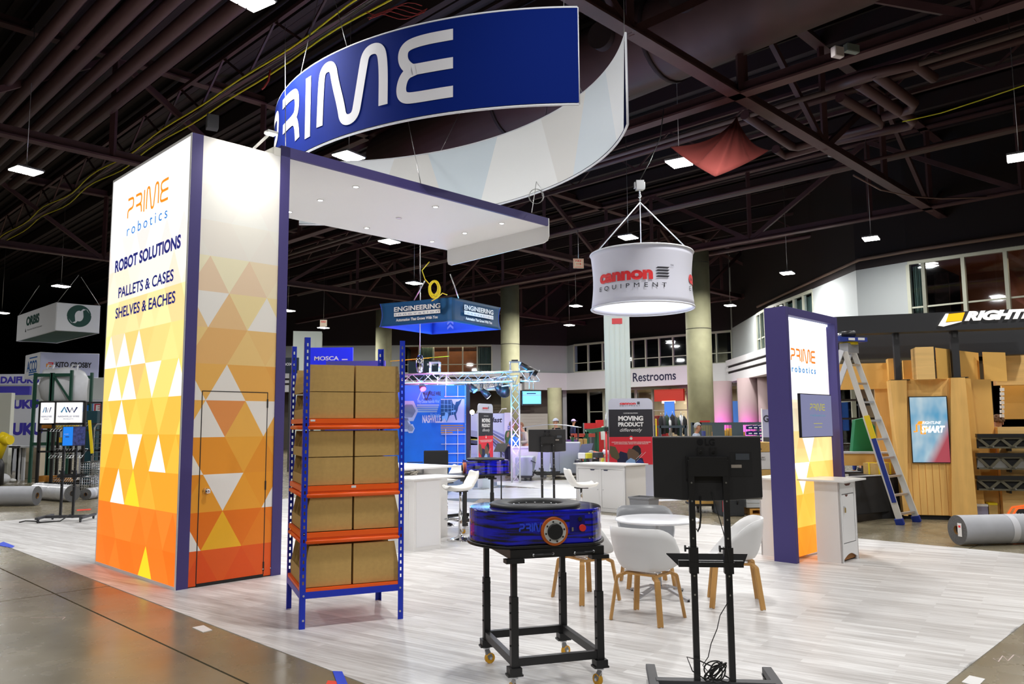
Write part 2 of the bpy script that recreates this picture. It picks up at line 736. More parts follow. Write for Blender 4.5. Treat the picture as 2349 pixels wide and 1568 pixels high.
carpetg = mat('slate_carpet', s2l(98, 108, 120), .95, noise=.1, nscale=60)
sheet('carpet', [G(1026, 1152), G(1078, 1155), G(1170, 1108), G(1030, 1096), G(925, 1100), G(925, 1150)], carpetg, 'slate grey carpet in front of the blue wire-shelf wall', z=-.002)
lt = mat('pale_flooring', s2l(205, 208, 212), .25, noise=.08, nscale=3)
sheet('vinyl_flooring', [G(1000, 1143), G(1330, 1143), G(1380, 1128), G(1250, 1120), G(1060, 1117)], lt, 'strip of pale grey flooring behind the far cart', 'flooring', z=.003)
sheet('vinyl_flooring', [G(1140, 1104), G(1330, 1100), G(1500, 1122), G(1480, 1145), G(1330, 1127), G(1140, 1112)], mat('pale_wood_vinyl', s2l(214, 212, 205), .3, noise=.12, nscale=6, stretch=(1, 8, 1)), 'loose pale wood-print sheet beyond the far monitor stand', 'flooring', z=.006)
sheet('vinyl_flooring', [G(1180, 1083), G(1260, 1087), G(1390, 1083), G(1400, 1066), G(1200, 1060)], mat('blue_lit_white_floor', s2l(205, 218, 240), .3), 'white floor coloured as if blue-lit, under the grey packing machines', 'flooring')  # white floor, the blue light on it is put into the colour
sheet('vinyl_flooring', [G(1490, 1150), G(1640, 1143), G(1640, 1128), G(1490, 1118)], lt, 'pale floor strip right of the banner stand', 'flooring')

# tape, papers on the concrete and the stand edge
sheet('blue_tape', [G(0, 1245), G(8, 1242), G(34, 1252), G(28, 1256), G(0, 1251)], blue_tape, 'crumpled blue tape on the vinyl edge at the left border of the picture', 'tape', .002)
sheet('blue_tape', [G(763, 1539), G(785, 1540), G(800, 1575), G(776, 1575)], blue_tape, 'short blue tape strip over the vinyl edge at the bottom', 'tape', .003)
sheet('red_tape', [G(748, 1568), G(752, 1560), G(788, 1563), G(775, 1580), G(745, 1580)], mat('red_tape', s2l(225, 60, 30), .6), 'piece of red tape beside the short blue strip', 'tape', .001)
sheet('paper_slip', [G(441, 1438), G(467, 1433), G(487, 1444), G(466, 1449)], whitep, 'white paper slip on the brown concrete left of the shelving', 'paper', .0)
sheet('paper_slip', [G(2206, 1563), G(2224, 1548), G(2260, 1556), G(2243, 1573)], whitep, 'white paper slip on the concrete at the lower right corner', 'paper', .0)
sheet('red_tape', [G(176, 1168), G(209, 1166), G(208, 1169), G(176, 1171)], mat('red_tape', s2l(225, 60, 30), .6), 'thin orange-red tape line on the concrete far left', 'tape')
chalk = mat('chalk', s2l(225, 205, 200), .9)
for k, (pp, lab) in enumerate((([(70, 1415), (110, 1414.5), (150, 1414), (143, 1419)], 'chalk arrow mark on the concrete at lower left'), ([(2278, 1508), (2290, 1516), (2300, 1502), (2312, 1514), (2326, 1500), (2340, 1506)], 'chalk scribble on the concrete at lower right'))):
    mbb = MB()
    stroke(mbb, [G(*p)[:2] for p in pp], .008, lambda u, v, t: (u, v, -.0025), maxl=.1)
    tag(mbb.build('chalk_mark', chalk, recalc=False), lab, 'mark')

# ------------------------------------------------------------------ hall shell
hallm = mat('hall_dark_paint', (.010, .008, .009), .9)
struct(MB().box(-50, 50, 85, 85.4, 0, 13).build('wall_back', hallm))
struct(MB().box(-50.4, -50, -25, 85, 0, 13).build('wall_left', hallm))
struct(MB().box(50, 50.4, -25, 85, 0, 13).build('wall_right', hallm))
struct(MB().box(-50, 50, -25.4, -25, 0, 13).build('wall_front', hallm))
ceil = struct(MB().box(-50, 50, -25, 85, 12.6, 12.9).build('ceiling', mat('roof_deck', (.012, .008, .009), .9)))
# corrugated deck ribs / joists running along W
jm = MATS['dark_maroon']
for k in range(-3, 22):
    a = 3.0 + k * 2.2
    P, Q = ab(a, -28), ab(a, 62)
    MB().beam((P[0], P[1], 12.1), (Q[0], Q[1], 12.1), .18, .5).build('joist', jm, ceil)
mb = MB()
for k in range(160):
    a = -8 + k * .4
    P, Q = ab(a, -28), ab(a, 62)
    mb.beam((P[0], P[1], 12.54), (Q[0], Q[1], 12.54), .16, .08)
o = mb.build('deck_rib', jm, ceil)
o['kind'] = 'stuff'


def truss(axis, pos, s0, s1, step, zb=9.05, zt=11.9):
    def P(t, z):
        x, y = ab(t, pos) if axis == 'U' else ab(pos, t)
        return (x, y, z)
    ch = MB()
    for dz in ((zb), (zt)):
        ch.beam(P(s0, dz + .1), P(s1, dz + .1), .05, .28)
        ch.beam(P(s0, dz - .03), P(s1, dz - .03), .3, .05)
    c = ch.build('truss_chord', maroon, ceil)
    n = int((s1 - s0) / step)
    vm = MB().box(-.07, .07, -.07, .07, zb, zt).build('brace', maroon, c)
    vm.location = P(s0, 0)
    L = hypot(step, zt - zb)
    for i in range(n):
        t = s0 + i * step
        if i:
            o = vm.copy()
            COL.objects.link(o)
            o.parent = c
            o.location = P(t, 0)
        d = MB()
        a, b = (P(t, zb), P(t + step, zt)) if i % 2 == 0 else (P(t, zt), P(t + step, zb))
        d.beam(a, b, .12, .16)
        d.build('brace', maroon, c)


truss('W', 15.75, -6, 50, 4.72)
truss('W', 29.0, -4, 50, 4.72)
truss('W', 2.5, -10, 50, 4.72)
truss('W', 42.2, 0, 50, 4.72)
truss('U', 8.25, -6, 46, 4.42)
truss('U', 22.4, -6, 46, 4.42)
truss('U', 36.5, -6, 46, 4.42)
truss('U', -5.9, 5, 40, 4.42)
# long-span secondary joists (open web), two between each pair
for a in (22.3, 35.5, 9.1):
    ch = MB()
    for z in (10.6, 11.6):
        P, Q = ab(a, -5), ab(a, 50)
        ch.beam((P[0], P[1], z), (Q[0], Q[1], z), .1, .1)
    n = 40
    for i in range(n):
        t0, t1 = -5 + 55 * i / n, -5 + 55 * (i + 1) / n
        P, Q = ab(a, t0), ab(a, t1)
        z0, z1 = (10.6, 11.6) if i % 2 else (11.6, 10.6)
        ch.beam((P[0], P[1], z0), (Q[0], Q[1], z1), .05, .05)
    ch.build('open_web_joist', maroon, ceil)

# ducts and pipes under the roof
P, Q = Vector(ab(16.4, 22)), Vector(ab(14.6, -8))
dct = thing('air_duct', 'huge dark brown round air duct crossing the upper right of the roof', 'duct')
mb = MB().tube([(P.x, P.y, 11.0), (Q.x, Q.y, 11.0)], 1.05, 28)
mb.build('duct_body', mat('duct_brown', s2l(72, 50, 48), .65, noise=.15, nscale=1), dct)
for t in (.22, .4, .58, .76):
    c = P.lerp(Q, t)
    d = (Q - P).normalized()
    MB().tube([(c.x - d.x * .05, c.y - d.y * .05, 11.0), (c.x + d.x * .05, c.y + d.y * .05, 11.0)], 1.09, 28).build('duct_band', maroond, dct)
for t in (.36, .44):
    c = P.lerp(Q, t)
    q = Vector((c.x, c.y, 11.0)) + Vector((-.55, -.6, .1))
    MB().tube([q, q + Vector((-.3, -.4, -.05))], .33, 20).build('nozzle', maroond, dct)
pipem = mat('pipe_maroon', s2l(78, 52, 54), .5)
for k, a in enumerate((4.7, 5.15, 5.6, 6.1, 6.6, 7.1)):
    P, Q = ab(a, 34 - k * .4), ab(a, 2)
    tag(MB().tube([(P[0], P[1], 10.4), (Q[0], Q[1], 10.4)], .13 + .02 * (k % 3), 12).build('roof_pipe', pipem), ('dark pipe in the bundle crossing the roof at upper left, ' + ['leftmost', 'second from left', 'third from left', 'fourth from left', 'fifth from left', 'rightmost'][k]), 'pipe', 'bundled roof pipes')
# looping pipes at right
loops = [([(690, 590), (930, 750), (960, 755), (1390, 640), (1385, 620), (1180, 500)], 'lower looping pipe right of the red tarp'),
         ([(1115, 455), (1290, 395), (1560, 330), (1660, 400)], 'upper looping pipe near the white junction boxes'),
         ([(1270, 430), (1555, 620), (1540, 645), (1180, 720), (900, 800), (850, 765)], 'long looping pipe crossing the roof brace'),
         ([(1350, 375), (1560, 530), (1545, 560), (1400, 600)], 'short bent pipe right of the roof brace')]
for pts, lab in loops:
    q = [G(1400 + x / 2.24, y / 2.24, 9.9) for x, y in pts]
    tag(MB().tube(q, .13, 12).build('roof_pipe', pipem), 'dark maroon ' + lab, 'pipe')
# straight services running along W and U
for k, (a, z, r) in enumerate(((19.0, 9.9, .07), (20.3, 10.3, .1), (24.5, 9.7, .06), (26.2, 10.2, .12), (31.5, 9.8, .08), (34, 10, .1))):
    P, Q = ab(a, -4), ab(a, 45)
    tag(MB().tube([(P[0], P[1], z), (Q[0], Q[1], z)], r, 8).build('roof_pipe', [pipem, mat('pipe_brown', s2l(96, 80, 78), .6)][k % 3 == 0]), 'straight roof pipe running across the dark ceiling, %s' % ['nearest', 'second nearest', 'third in depth', 'fourth in depth', 'second farthest', 'farthest'][k], 'pipe', 'straight roof pipes')
mb = MB()
ycab = mat('yellow_cable', s2l(200, 190, 20), .5)
for k, (a, s) in enumerate(((8.4, 0), (8.75, 1.7))):
    q = []
    for i in range(60):
        b = 42 - i * .75
        x, y = ab(a + .06 * sin(i * .9 + s), b)
        q.append((x, y, 10.0 + .05 * sin(i * .7 + s)))
    tag(MB().tube(q, .022, 5).build('power_cable', ycab), 'long yellow cable running across the upper left ceiling, %s of two' % ['upper', 'lower'][k], 'cable')
for k in range(3):
    q = []
    for i in range(60):
        b = 42 - i * .75
        x, y = ab(8.5 + .09 * k + .05 * sin(i * .5 + k), b)
        q.append((x, y, 10.05 + .05 * sin(i * .6 + k * 2)))
    tag(MB().tube(q, .02, 4).build('power_cable', mat('cable_grey', (.08, .07, .06), .6)), 'dull grey cable lying along the yellow roof cables, %s of three' % ['lowest', 'middle', 'highest'][k], 'cable', 'grey roof cables')
q = [G(1400 + x / 2.24, y / 2.24, 9.6) for x, y in [(1500, 625), (1560, 612), (1700, 580), (1900, 515), (2126, 438), (2300, 380)]]
tag(MB().tube(q, .018, 5).build('power_cable', ycab), 'thin yellow cable sagging at the far upper right', 'cable')
q = [G(1400 + x / 2.24, y / 2.24, 9.) for x, y in [(1250, 900), (1390, 975), (1560, 1010), (1700, 1020), (1970, 1012)]]
tag(MB().tube(q, .03, 5).build('conduit', mat('conduit_tan', s2l(120, 95, 90), .5)), 'thin tan conduit along the bottom of the far right truss', 'conduit')

# ------------------------------------------------------------------ high-bay fixtures
ledm = mat('led_white', (1, 1, 1), .5, emit=22, ecol=(1, .97, .9))
fixm = mat('fixture_grey', (.25, .25, .26), .4, .6)
proto = None
for i, (x, y, z, lab) in enumerate(lamp_pos):
    big = i in (0, 2, 4, 5, 12)
    if proto is None:
        t = thing('high_bay_light', '', 'ceiling light', (x, y, z), RB + .2, 'high-bay ceiling lights')
        MB().box(-.32, .32, -.26, .26, .02, .07).build('housing', fixm, t, bevel=.01)
        for k in range(4):
            MB().box(-.3 + k * .155, -.175 + k * .155, -.24, .24, -.005, .02).build('led_bar', ledm, t)
        MB().tube([(0, 0, .07), (0, 0, 4.1)], .009, 6).build('hanger', wirem, t)
        MB().box(-.08, .08, -.05, .05, .07, .15).build('driver_box', fixm, t)
        proto = t
    else:
        t = copy_tree(proto, None, (x, y, z), RB + .2)
    t['label'] = 'bright white high-bay light, ' + lab
    t['group'] = 'high-bay ceiling lights'
    t['category'] = 'ceiling light'

# ================================================================== the stand
Bc = Vector(G(403.1, 1353.8)[:2])            # near corner of the tower
TH = 4.92

LITROW = {-1: (255, 120, 30), 0: (255, 128, 38), 1: (255, 172, 52), 2: (255, 186, 62), 3: (255, 206, 88), 4: (255, 218, 120), 5: (255, 226, 140), 6: (255, 232, 165), 7: (253, 246, 222), 8: (252, 250, 244), 9: (250, 252, 252), 10: (250, 252, 255), 11: (250, 252, 255), 12: (250, 252, 255)}
OPROW = {-1: (232, 84, 10), 0: (232, 88, 12), 1: (238, 128, 20), 2: (240, 160, 44), 3: (240, 168, 58), 4: (240, 178, 80), 5: (240, 186, 96), 6: (240, 200, 130), 7: (242, 214, 160), 8: (244, 228, 196), 9: (243, 240, 232), 10: (243, 242, 238), 11: (244, 243, 240), 12: (244, 243, 240)}


def detjit(rows, special, jit):
    def f(k, n, kind, cx, cz):
        for (kk, kd, x, c) in special:
            if kk == k and kd == kind and abs(x - cx) < .12:
                return s2l(*c)
        r, g, b = rows[max(-1, min(12, k))]
        q = random.Random(k * 131 + n * 17 + (3 if kind == 'u' else 0))
        j = q.choice((-1, -.5, 0, .5, 1)) * jit * (.2 if k > 8 else .5 if k < 1 else 1)
        return s2l(max(0, min(255, r + j * .25)), max(0, min(255, g + j)), max(0, min(255, b + j * .9)))
    return f


tower = thing('storage_tower', 'tall purple-framed tower with a glowing triangle-pattern side and a door', 'booth tower', (Bc.x, Bc.y), RB)
# local x along U (right-hand face), y along W (left, lit face); box spans x 0..1.2, y 0..2.42
TW, TD = 1.07, 2.42
WH = (255, 255, 255)
YL = (255, 214, 40)
# lit face: s measured from the near corner along W; rows from z=.37
spec_L = [(5, 'u', 1.77, WH), (5, 'u', 1.29, (236, 250, 250)), (4, 'u', 2.01, WH), (4, 'u', 1.53, WH), (4, 'd', .83, WH), (4, 'u', .17, WH),
          (3, 'u', 1.77, WH), (2, 'd', 1.29, WH), (2, 'u', .59, WH), (1, 'u', 1.77, WH), (1, 'u', 1.29, (255, 220, 50)), (-1, 'u', .82, YL), (5, 'u', 2.23, WH),
          (2, 'd', .1, WH), (4, 'd', 1.29, (250, 200, 120)), (5, 'd', 2.0, (250, 222, 170))]
# row index k: boundary z = .37+.415k
lit = print_mat('backlit_fabric', .85, .6)
mb = MB()
lattice(mb, .03, TD - .02, .03, TH - .03, .37, .4125, .465, .135 - .2325 * 0 + .2325, detjit(LITROW, spec_L, 13), lambda u, v, t: (-.004, u, v))
mb.build('lit_graphic', lit, tower, recalc=False)
fr = MB()
fr.box(-.006, .05, 0, TD, 0, .03).box(-.006, .05, 0, TD, TH - .03, TH).box(-.006, .05, 0, .03, .03, TH - .03).box(-.006, .05, TD - .02, TD, .03, TH - .03)
fr.build('lightbox_rim', mat('rim_white', s2l(235, 235, 235), .4), tower)
MB().box(0, .125, -.004, .12, 0, TH).build('corner_post', purple, tower)
core = MB().box(.02, TW, .12, TD - .02, .02, TH - .01).box(.12, TW, .012, .12, .02, TH - .01)
core.build('tower_body', mat('offwhite_panel', s2l(230, 228, 220), .6), tower)
# printed door face
spec_R = [(4, 'u', .48, (238, 236, 230)), (4, 'u', .02, (236, 234, 228)), (3, 'u', .25, (236, 235, 228)), (3, 'd', .48, (232, 152, 84)), (3, 'd', .94, (238, 236, 230)), (2, 'u', .02, (236, 235, 228)),
          (1, 'd', .48, (240, 240, 236)), (1, 'u', 1.17, (240, 240, 236)), (0, 'u', .48, (246, 186, 34)), (0, 'u', .02, (240, 238, 232)), (-1, 'u', 0.94, (244, 164, 20)),
          (6, 'd', .25, (242, 241, 236)), (6, 'u', .94, (242, 240, 234)), (7, 'd', .71, (243, 240, 232))]
opm = print_mat('printed_panel', 0, .4)
ZR, HR, BR, PR = .375, .4, .46, .02
doorx0, doorx1, doorz = .215, .975, 2.07
mb = MB()


# rows: boundary index k=0 at z=-.025
cR = detjit(OPROW, [(k + 1, kd, x, c) for k, kd, x, c in spec_R], 13)
for (x0, x1, z0, z1) in ((.125, doorx0 - .008, .012, TH), (doorx1 + .008, TW, .012, TH), (doorx0 - .008, doorx1 + .008, doorz + .008, TH)):
    lattice(mb, x0, x1, z0, z1, -.025, HR, BR, .48, cR, lambda u, v, t: (u, .002, v))
mb.build('printed_panel', opm, tower, recalc=False)
mb = MB()
lattice(mb, doorx0, doorx1, .035, doorz, -.025, HR, BR, .48, cR, lambda u, v, t: (u, .001, v))
door = mb.build('door', opm, tower, recalc=False, label='flush printed door with a round knob')
mb = MB()
for (x0, x1, z0, z1) in ((doorx0 - .009, doorx0, .03, doorz + .009), (doorx1, doorx1 + .009, .03, doorz + .009), (doorx0, doorx1, doorz, doorz + .009), (doorx0, doorx1, .0, .033)):
    mb.box(x0, x1, -.001, .01, z0, z1)
mb.build('door_gap', blackm, tower)
kn = MB()
kn.tube([(doorx0 + .065, -.0, 1.0), (doorx0 + .065, -.012, 1.0), (doorx0 + .065, -.03, 1.0), (doorx0 + .065, -.045, 1.0), (doorx0 + .065, -.065, 1.0), (doorx0 + .065, -.075, 1.0)], [.033, .033, .013, .022, .03, .012], 18)
kn.build('knob', chrome, door)
for hz in (1.95, 1.02, .12):
    MB().box(doorx1 - .004, doorx1 + .012, -.006, .004, hz - .05, hz + .05).build('hinge', blackm, door)
for hx in (doorx1, 1.068):
    MB().tube([(hx, -.001, .09), (hx, -.006, .09)], .008, 8).build('screw', chrome, tower)
# lettering on the lit face (reads left to right seen from outside: u runs from far to near)
xl = plane_xf((-.008, 0, 0), (0, -1, 0), (0, 0, 1))
org = mat('print_orange', s2l(240, 130, 10), .6, emit=.95, ecol=s2l(244, 140, 12))
sky = mat('print_blue', s2l(40, 130, 220), .6, emit=.7)
nav = mat('print_navy', s2l(20, 30, 130), .6, emit=.55)
SH = lambda s0, z0: (lambda u, v, t: xl(u - s0, v + z0, t))
prime_logo(org, tower, SH(1.82, 4.28), 1.24, .27, sw=.12)
text('robotics', sky, tower, SH(1.82, 4.07), w=1.24, h=.14, space=1.5, bold=.0)
text('ROBOT SOLUTIONS', nav, tower, SH(2.18, 3.66), w=2.0, h=.15, bold=.035)
text('PALLETS & CASES', nav, tower, SH(2.02, 3.31), w=1.68, h=.135, bold=.02)
text('SHELVES & EACHES', nav, tower, SH(2.09, 3.055), w=1.82, h=.135, bold=.02)
# small spot washing the top of the printed side panel
sl = thing('arm_spotlight', 'small white arm light on top edge of the tower, over the door side', 'spotlight', tuple(Bc + U * .75) + (TH,), RB)
MB().beam((0, .05, .02), (0, -.32, .1), .025, .02).build('arm', mat('arm_white', (.7, .7, .7), .4), sl)
MB().box(-.06, .06, -.4, -.3, .085, .115).build('lamp_head', mat('arm_white', (.7, .7, .7), .4), sl)
MB().box(-.05, .05, -.39, -.31, .079, .084).build('lamp_lens', ledm, sl)
hp = Bc + U * .6 - W * .42
ll = area('arm_spot_glow', (hp.x, hp.y, TH + .1), .1, 5, (1, .96, .86))
tgt = Vector((Bc.x + U.x * .6, Bc.y + U.y * .6, TH - .45))
ll.rotation_euler = (tgt - ll.location).to_track_quat('-Z', 'Y').to_euler()
ll.data.spread = radians(110)
mb = MB().box(.98, 1.07, .0, 1.4, TH - .01, TH + .09)
mb.build('top_cap', mat('offwhite_panel', (0, 0, 0)), tower)

# ------------------------------------------------------------------ canopy with its post
can = thing('canopy', 'white canopy slab with purple edge cantilevered from the tower', 'canopy', tuple(Bc + U * 1.07), RB)
CZ = 5.045
CL, CW = 4.82, 2.52
MB().box(0, .12, -.012, .16, 0, CZ).build('post', purple, can)
MB().box(0, CL - .015, -.012, .03, CZ - .125, CZ).build('edge_fascia', purple, can)
soff = MB().box(0, CL, .03, CW, CZ - .12, CZ - .02).build('soffit', mat('canopy_white', s2l(236, 236, 236), .6), can)
MB().box(0, .12, .16, 1.5, .0, CZ - .13).build('support_wall', mat('offwhite_panel', (0, 0, 0)), can)
val = [(0, .125), (CW + .0, .125), (CW, -.2), (CW - .03, -.27), (CW - .1, -.3), (.12, -.27), (.03, -.24), (0, -.17)]
MB().prism(val, CL - .015, CL + .012, lambda u, v, t: (t, u - .012, CZ - .125 + v)).build('end_valance', white, can, bevel=.004)
dl = mat('downlight_glow', (1, 1, 1), .5, emit=12, ecol=(1, .98, 1))
dlr = mat('downlight_trim', (.8, .8, .8), .3)
for i, gx in enumerate((1.36, 2.77, 4.16)):
    for j, gy in enumerate((.42, 1.31, 2.17)):
        off = (i == 1 and j == 1)
        r = MB().lathe([(.05, CZ - .128), (.05, CZ - .1215), (.034, CZ - .1215), (.034, CZ - .128)], gx, gy, 20, cap=False).build('downlight', dlr, can)
        MB().lathe([(.034, CZ - .127), (.001, CZ - .127)], gx, gy, 16, cap=False).build('lens', dlr if off else dl, r)
        if not off:
            P = Vector(ab(*(Vector(toab(Bc)) + Vector((1.07 + gx, gy)))))
            area('downlight_glow', (P.x, P.y, CZ - .14), .06, 14, (1, .97, .95), spread=radians(120))

# ------------------------------------------------------------------ two curved hanging banners
ZT, ZB = 7.0, 5.71
ft = [(1324, 17), (1153.6, 26), (1046, 40), (957, 58), (886, 79.5), (796, 109), (734, 138), (689, 170), (658, 205), (640, 241), (632, 272)]
bt = [(1434, 76), (1421, 116), (1395, 156), (1359, 192), (1337, 216), (1314, 232), (1225, 279), (1136, 315), (1046, 339), (1002, 350), (912, 362), (819, 370)]
fp = [Vector(G(x, y, ZT)[:2]) for x, y in ft]
bp = [Vector(G(x, y, ZT)[:2]) for x, y in bt]


def fitcurve(ps, deg=3, ext=0):
    "smooth cubic through points, parametrised by chord length"
    import numpy as np
    t = [0]
    for a, b in zip(ps, ps[1:]):
        t.append(t[-1] + (b - a).length)
    t = np.array(t)
    cx = np.polyfit(t, [p.x for p in ps], deg)
    cy = np.polyfit(t, [p.y for p in ps], deg)
    L = t[-1]
    out = [Vector((np.polyval(cx, s), np.polyval(cy, s))) for s in np.linspace(0, L, 73)]
    if ext:
        d = (out[-1] - out[-2])
        turn = atan2(d.y, d.x) - atan2((out[-4] - out[-5]).y, (out[-4] - out[-5]).x)
        turn = (turn + pi) % (2 * pi) - pi
        st = d.length
        ang = atan2(d.y, d.x)
        n = int(ext / st)
        for k in range(n):
            ang += turn / 3
            out.append(out[-1] + Vector((cos(ang), sin(ang))) * st)
    return out


fc = fitcurve(fp, 3, 1.3)
bc = fitcurve(bp, 3, 1.2)


class Arc:
    def __init__(s, pts):
        s.p = pts
        s.t = [0]
        for a, b in zip(pts, pts[1:]):
            s.t.append(s.t[-1] + (b - a).length)
        s.L = s.t[-1]

    def at(s, d):
        d = max(0, min(s.L - 1e-6, d))
        import bisect
        i = max(0, bisect.bisect_right(s.t, d) - 1)
        i = min(i, len(s.p) - 2)
        f = (d - s.t[i]) / (s.t[i + 1] - s.t[i])
        return s.p[i].lerp(s.p[i + 1], f)

    def nrm(s, d):
        a = s.at(d - .05)
        b = s.at(d + .05)
        t = (b - a).normalized()
        return Vector((t.y, -t.x))


fa, ba = Arc(fc), Arc(bc)
navyfab = mat('navy_fabric', s2l(0, 28, 108), .9, spec=.15)
fabw = mat('banner_white_back', s2l(215, 216, 218), .7)


def banner(name, label, arc, mats, toward):
    t = thing(name, label, 'hanging sign', (0, 0, 0))
    n = len(arc.p) - 1
    c = Vector((0, 0))
    th = .03
    side = []
    for k in range(n + 1):
        d = arc.t[k]
        side.append(arc.nrm(d))
    s0 = 1 if (Vector((0, 0)) - arc.at(arc.L * .4)).dot(arc.nrm(arc.L * .4)) > 0 else -1
    return t, s0, side


tf, sf, nf = banner('curved_banner', 'long curved navy blue hanging banner with big white letters', fa, None, True)
# front faces (towards the aisle) navy, back pale
mb = MB()
n = len(fa.p) - 1
for k in range(n):
    a, b = fa.p[k], fa.p[k + 1]
    na, nb = nf[k] * sf * .02, nf[k + 1] * sf * .02
    mb.mi = 0
    mb.add([(a.x + na.x, a.y + na.y, ZB + .015), (b.x + nb.x, b.y + nb.y, ZB + .015), (b.x + nb.x, b.y + nb.y, ZT - .015), (a.x + na.x, a.y + na.y, ZT - .015)], [(0, 1, 2, 3)], True)
    mb.mi = 1
    mb.add([(a.x - na.x, a.y - na.y, ZB + .015), (a.x - na.x, a.y - na.y, ZT - .015), (b.x - nb.x, b.y - nb.y, ZT - .015), (b.x - nb.x, b.y - nb.y, ZB + .015)], [(0, 1, 2, 3)], True)
mb.build('fabric', [navyfab, fabw], tf, recalc=False)
piping = mat('banner_piping', s2l(225, 228, 235), .5)
for z in (ZB, ZT):
    MB().tube([(p.x, p.y, z) for p in fa.p], .018, 6).build('frame_tube', piping, tf)
MB().tube([(fa.p[0].x, fa.p[0].y, ZB), (fa.p[0].x, fa.p[0].y, ZT)], .018, 6).build('frame_tube', piping, tf)


def farc(u, v, t):
    p = fa.at(u)
    q = p + fa.nrm(u) * sf * (.021 + t)
    return (q.x, q.y, ZB + v)


# letters: distance along the arc for photo columns; E right edge 1041, first letter near 620
def arcpos(px, py, arc, z):
    g = Vector(G(px, py, z)[:2])
    best = min(range(400), key=lambda i: abs((lambda q: (q.x / q.y) - (g.x / g.y))(arc.at(arc.L * i / 400 * .9))))
    return arc.L * best / 400 * .9


dE = arcpos(1041, 150, fa, 6.3)
dP = arcpos(655, 260, fa, 6.3)              # R left side
lm = mat('banner_letter', s2l(214, 214, 220), .7)
RL = dP - dE
tot = RL / (1 - .225)
prime_logo(lm, tf, lambda u, v, t: farc(dE + tot - u, v + .2, t), tot, .93, sw=.165, ext=.006, gap=.34)

tb = thing('curved_banner', 'pale grey curved hanging banner facing inwards, the lower rear one', 'hanging sign', (0, 0, 0))
mb = MB()
mb2 = MB()
sb = 1 if (Vector((0, 0)) - ba.at(ba.L * .5)).dot(ba.nrm(ba.L * .5)) > 0 else -1
rnd = random.Random(4)
n = len(ba.p) - 1
for k in range(n):
    a, b = ba.p[k], ba.p[k + 1]
    nn = [ba.nrm(ba.t[k]) * sb * .02, ba.nrm(ba.t[k + 1]) * sb * .02]
    mb.mi = 1
    mb.add([(a.x - nn[0].x, a.y - nn[0].y, ZB + .015), (a.x - nn[0].x, a.y - nn[0].y, ZT - .015), (b.x - nn[1].x, b.y - nn[1].y, ZT - .015), (b.x - nn[1].x, b.y - nn[1].y, ZB + .015)], [(0, 1, 2, 3)], True)
mb.build('fabric', [navyfab, navyfab], tb, recalc=False)
shades = [(226, 230, 234), (212, 222, 230), (222, 222, 220), (232, 234, 234), (206, 218, 226), (219, 219, 217)]
mb = MB()


def barc(u, v, t):
    p = ba.at(u)
    q = p + ba.nrm(u) * sb * .02
    return (q.x, q.y, ZB + .015 + v)


cuts = [0]
while cuts[-1] < ba.L + 1.5:
    cuts.append(cuts[-1] + rnd.choice((.9, 1.2, 1.6)))
hh = ZT - ZB - .03
for i in range(len(cuts) - 1):
    lean0, lean1 = (.45 if i % 2 else -.45), (-.45 if i % 2 else .45)
    for s in range(16):
        f0, f1 = s / 16, (s + 1) / 16
        x = lambda f, top: max(0, min(ba.L, (cuts[i] + (cuts[i + 1] - cuts[i]) * f) + (lean0 + (lean1 - lean0) * f) * (.5 if top else -.5)))
        mb.add([barc(x(f0, 0), 0, 0), barc(x(f1, 0), 0, 0), barc(x(f1, 1), hh, 0), barc(x(f0, 1), hh, 0)], [(0, 1, 2, 3)], True)
        mb.c.append(s2l(*shades[i % 6]))
mb.build('lining', print_mat('banner_print', 0, .7), tb, recalc=False)
for z in (ZB, ZT):
    MB().tube([(p.x, p.y, z) for p in ba.p], .018, 6).build('frame_tube', piping, tb)
MB().tube([(ba.p[0].x, ba.p[0].y, ZB), (ba.p[0].x, ba.p[0].y, ZT)], .018, 6).build('frame_tube', piping, tb)
# hanging wires
wk = 0


def wire(name, label, pts, r=.006, grp='hanging wires', cat='cable'):
    return tag(MB().tube(pts, r, 5).build(name, wirem), label, cat, grp)


for i, (px, py, tx, ty, lab) in enumerate(((1293, 17, 1296, -60, 'at the right end of the blue banner'), (796, 109, 768, 0, 'rising left from the middle of the blue banner'), (689, 168, 729, 0, 'rising right from the left part of the blue banner'))):
    a = fa.at(arcpos(px, py, fa, ZT))
    d = Vector(G(px, py, ZT)[:2])
    top = G(tx, ty, 9.0)
    wire('hanging_wire', 'thin steel wire ' + lab, [(a.x, a.y, ZT), top], grp=None)
for px, py, tx, ty, lab in ((1432, 78, 1430, -40, 'at the high right tip of the white banner'), (1337, 216, 1290, 130, 'on the upper edge of the white banner, behind the blue one'), (1010, 348, 1057, 255, 'behind the blue banner down to the middle of the white banner')):
    a = ba.at(arcpos(px, py, ba, ZT))
    wire('hanging_wire', 'thin steel wire ' + lab, [(a.x, a.y, ZT), G(tx, ty, 9.0)], grp=None)
for px, py, tx, ty, lab in ((1220, 487, 1256, 240, 'from the outer corner of the canopy with a spare loop'), (965, 420, 935, 272, 'rising from the middle of the canopy'), (655, 335, 654, 55, 'rising beside the left end of the canopy')):
    b = G(px, py, CZ)
    wire('hanging_wire', 'thin steel wire ' + lab, [b, G(tx, ty, 9.0)], grp=None)
c = Vector(G(1230, 467, CZ + .1))
cc = [(c.x + .1 * cos(t * .5) * (1 + .01 * t), c.y, c.z + .12 + .12 * sin(t * .5)) for t in range(30)]
wire('wire_loop', 'coiled spare wire at the outer corner of the canopy', cc, .004, None)

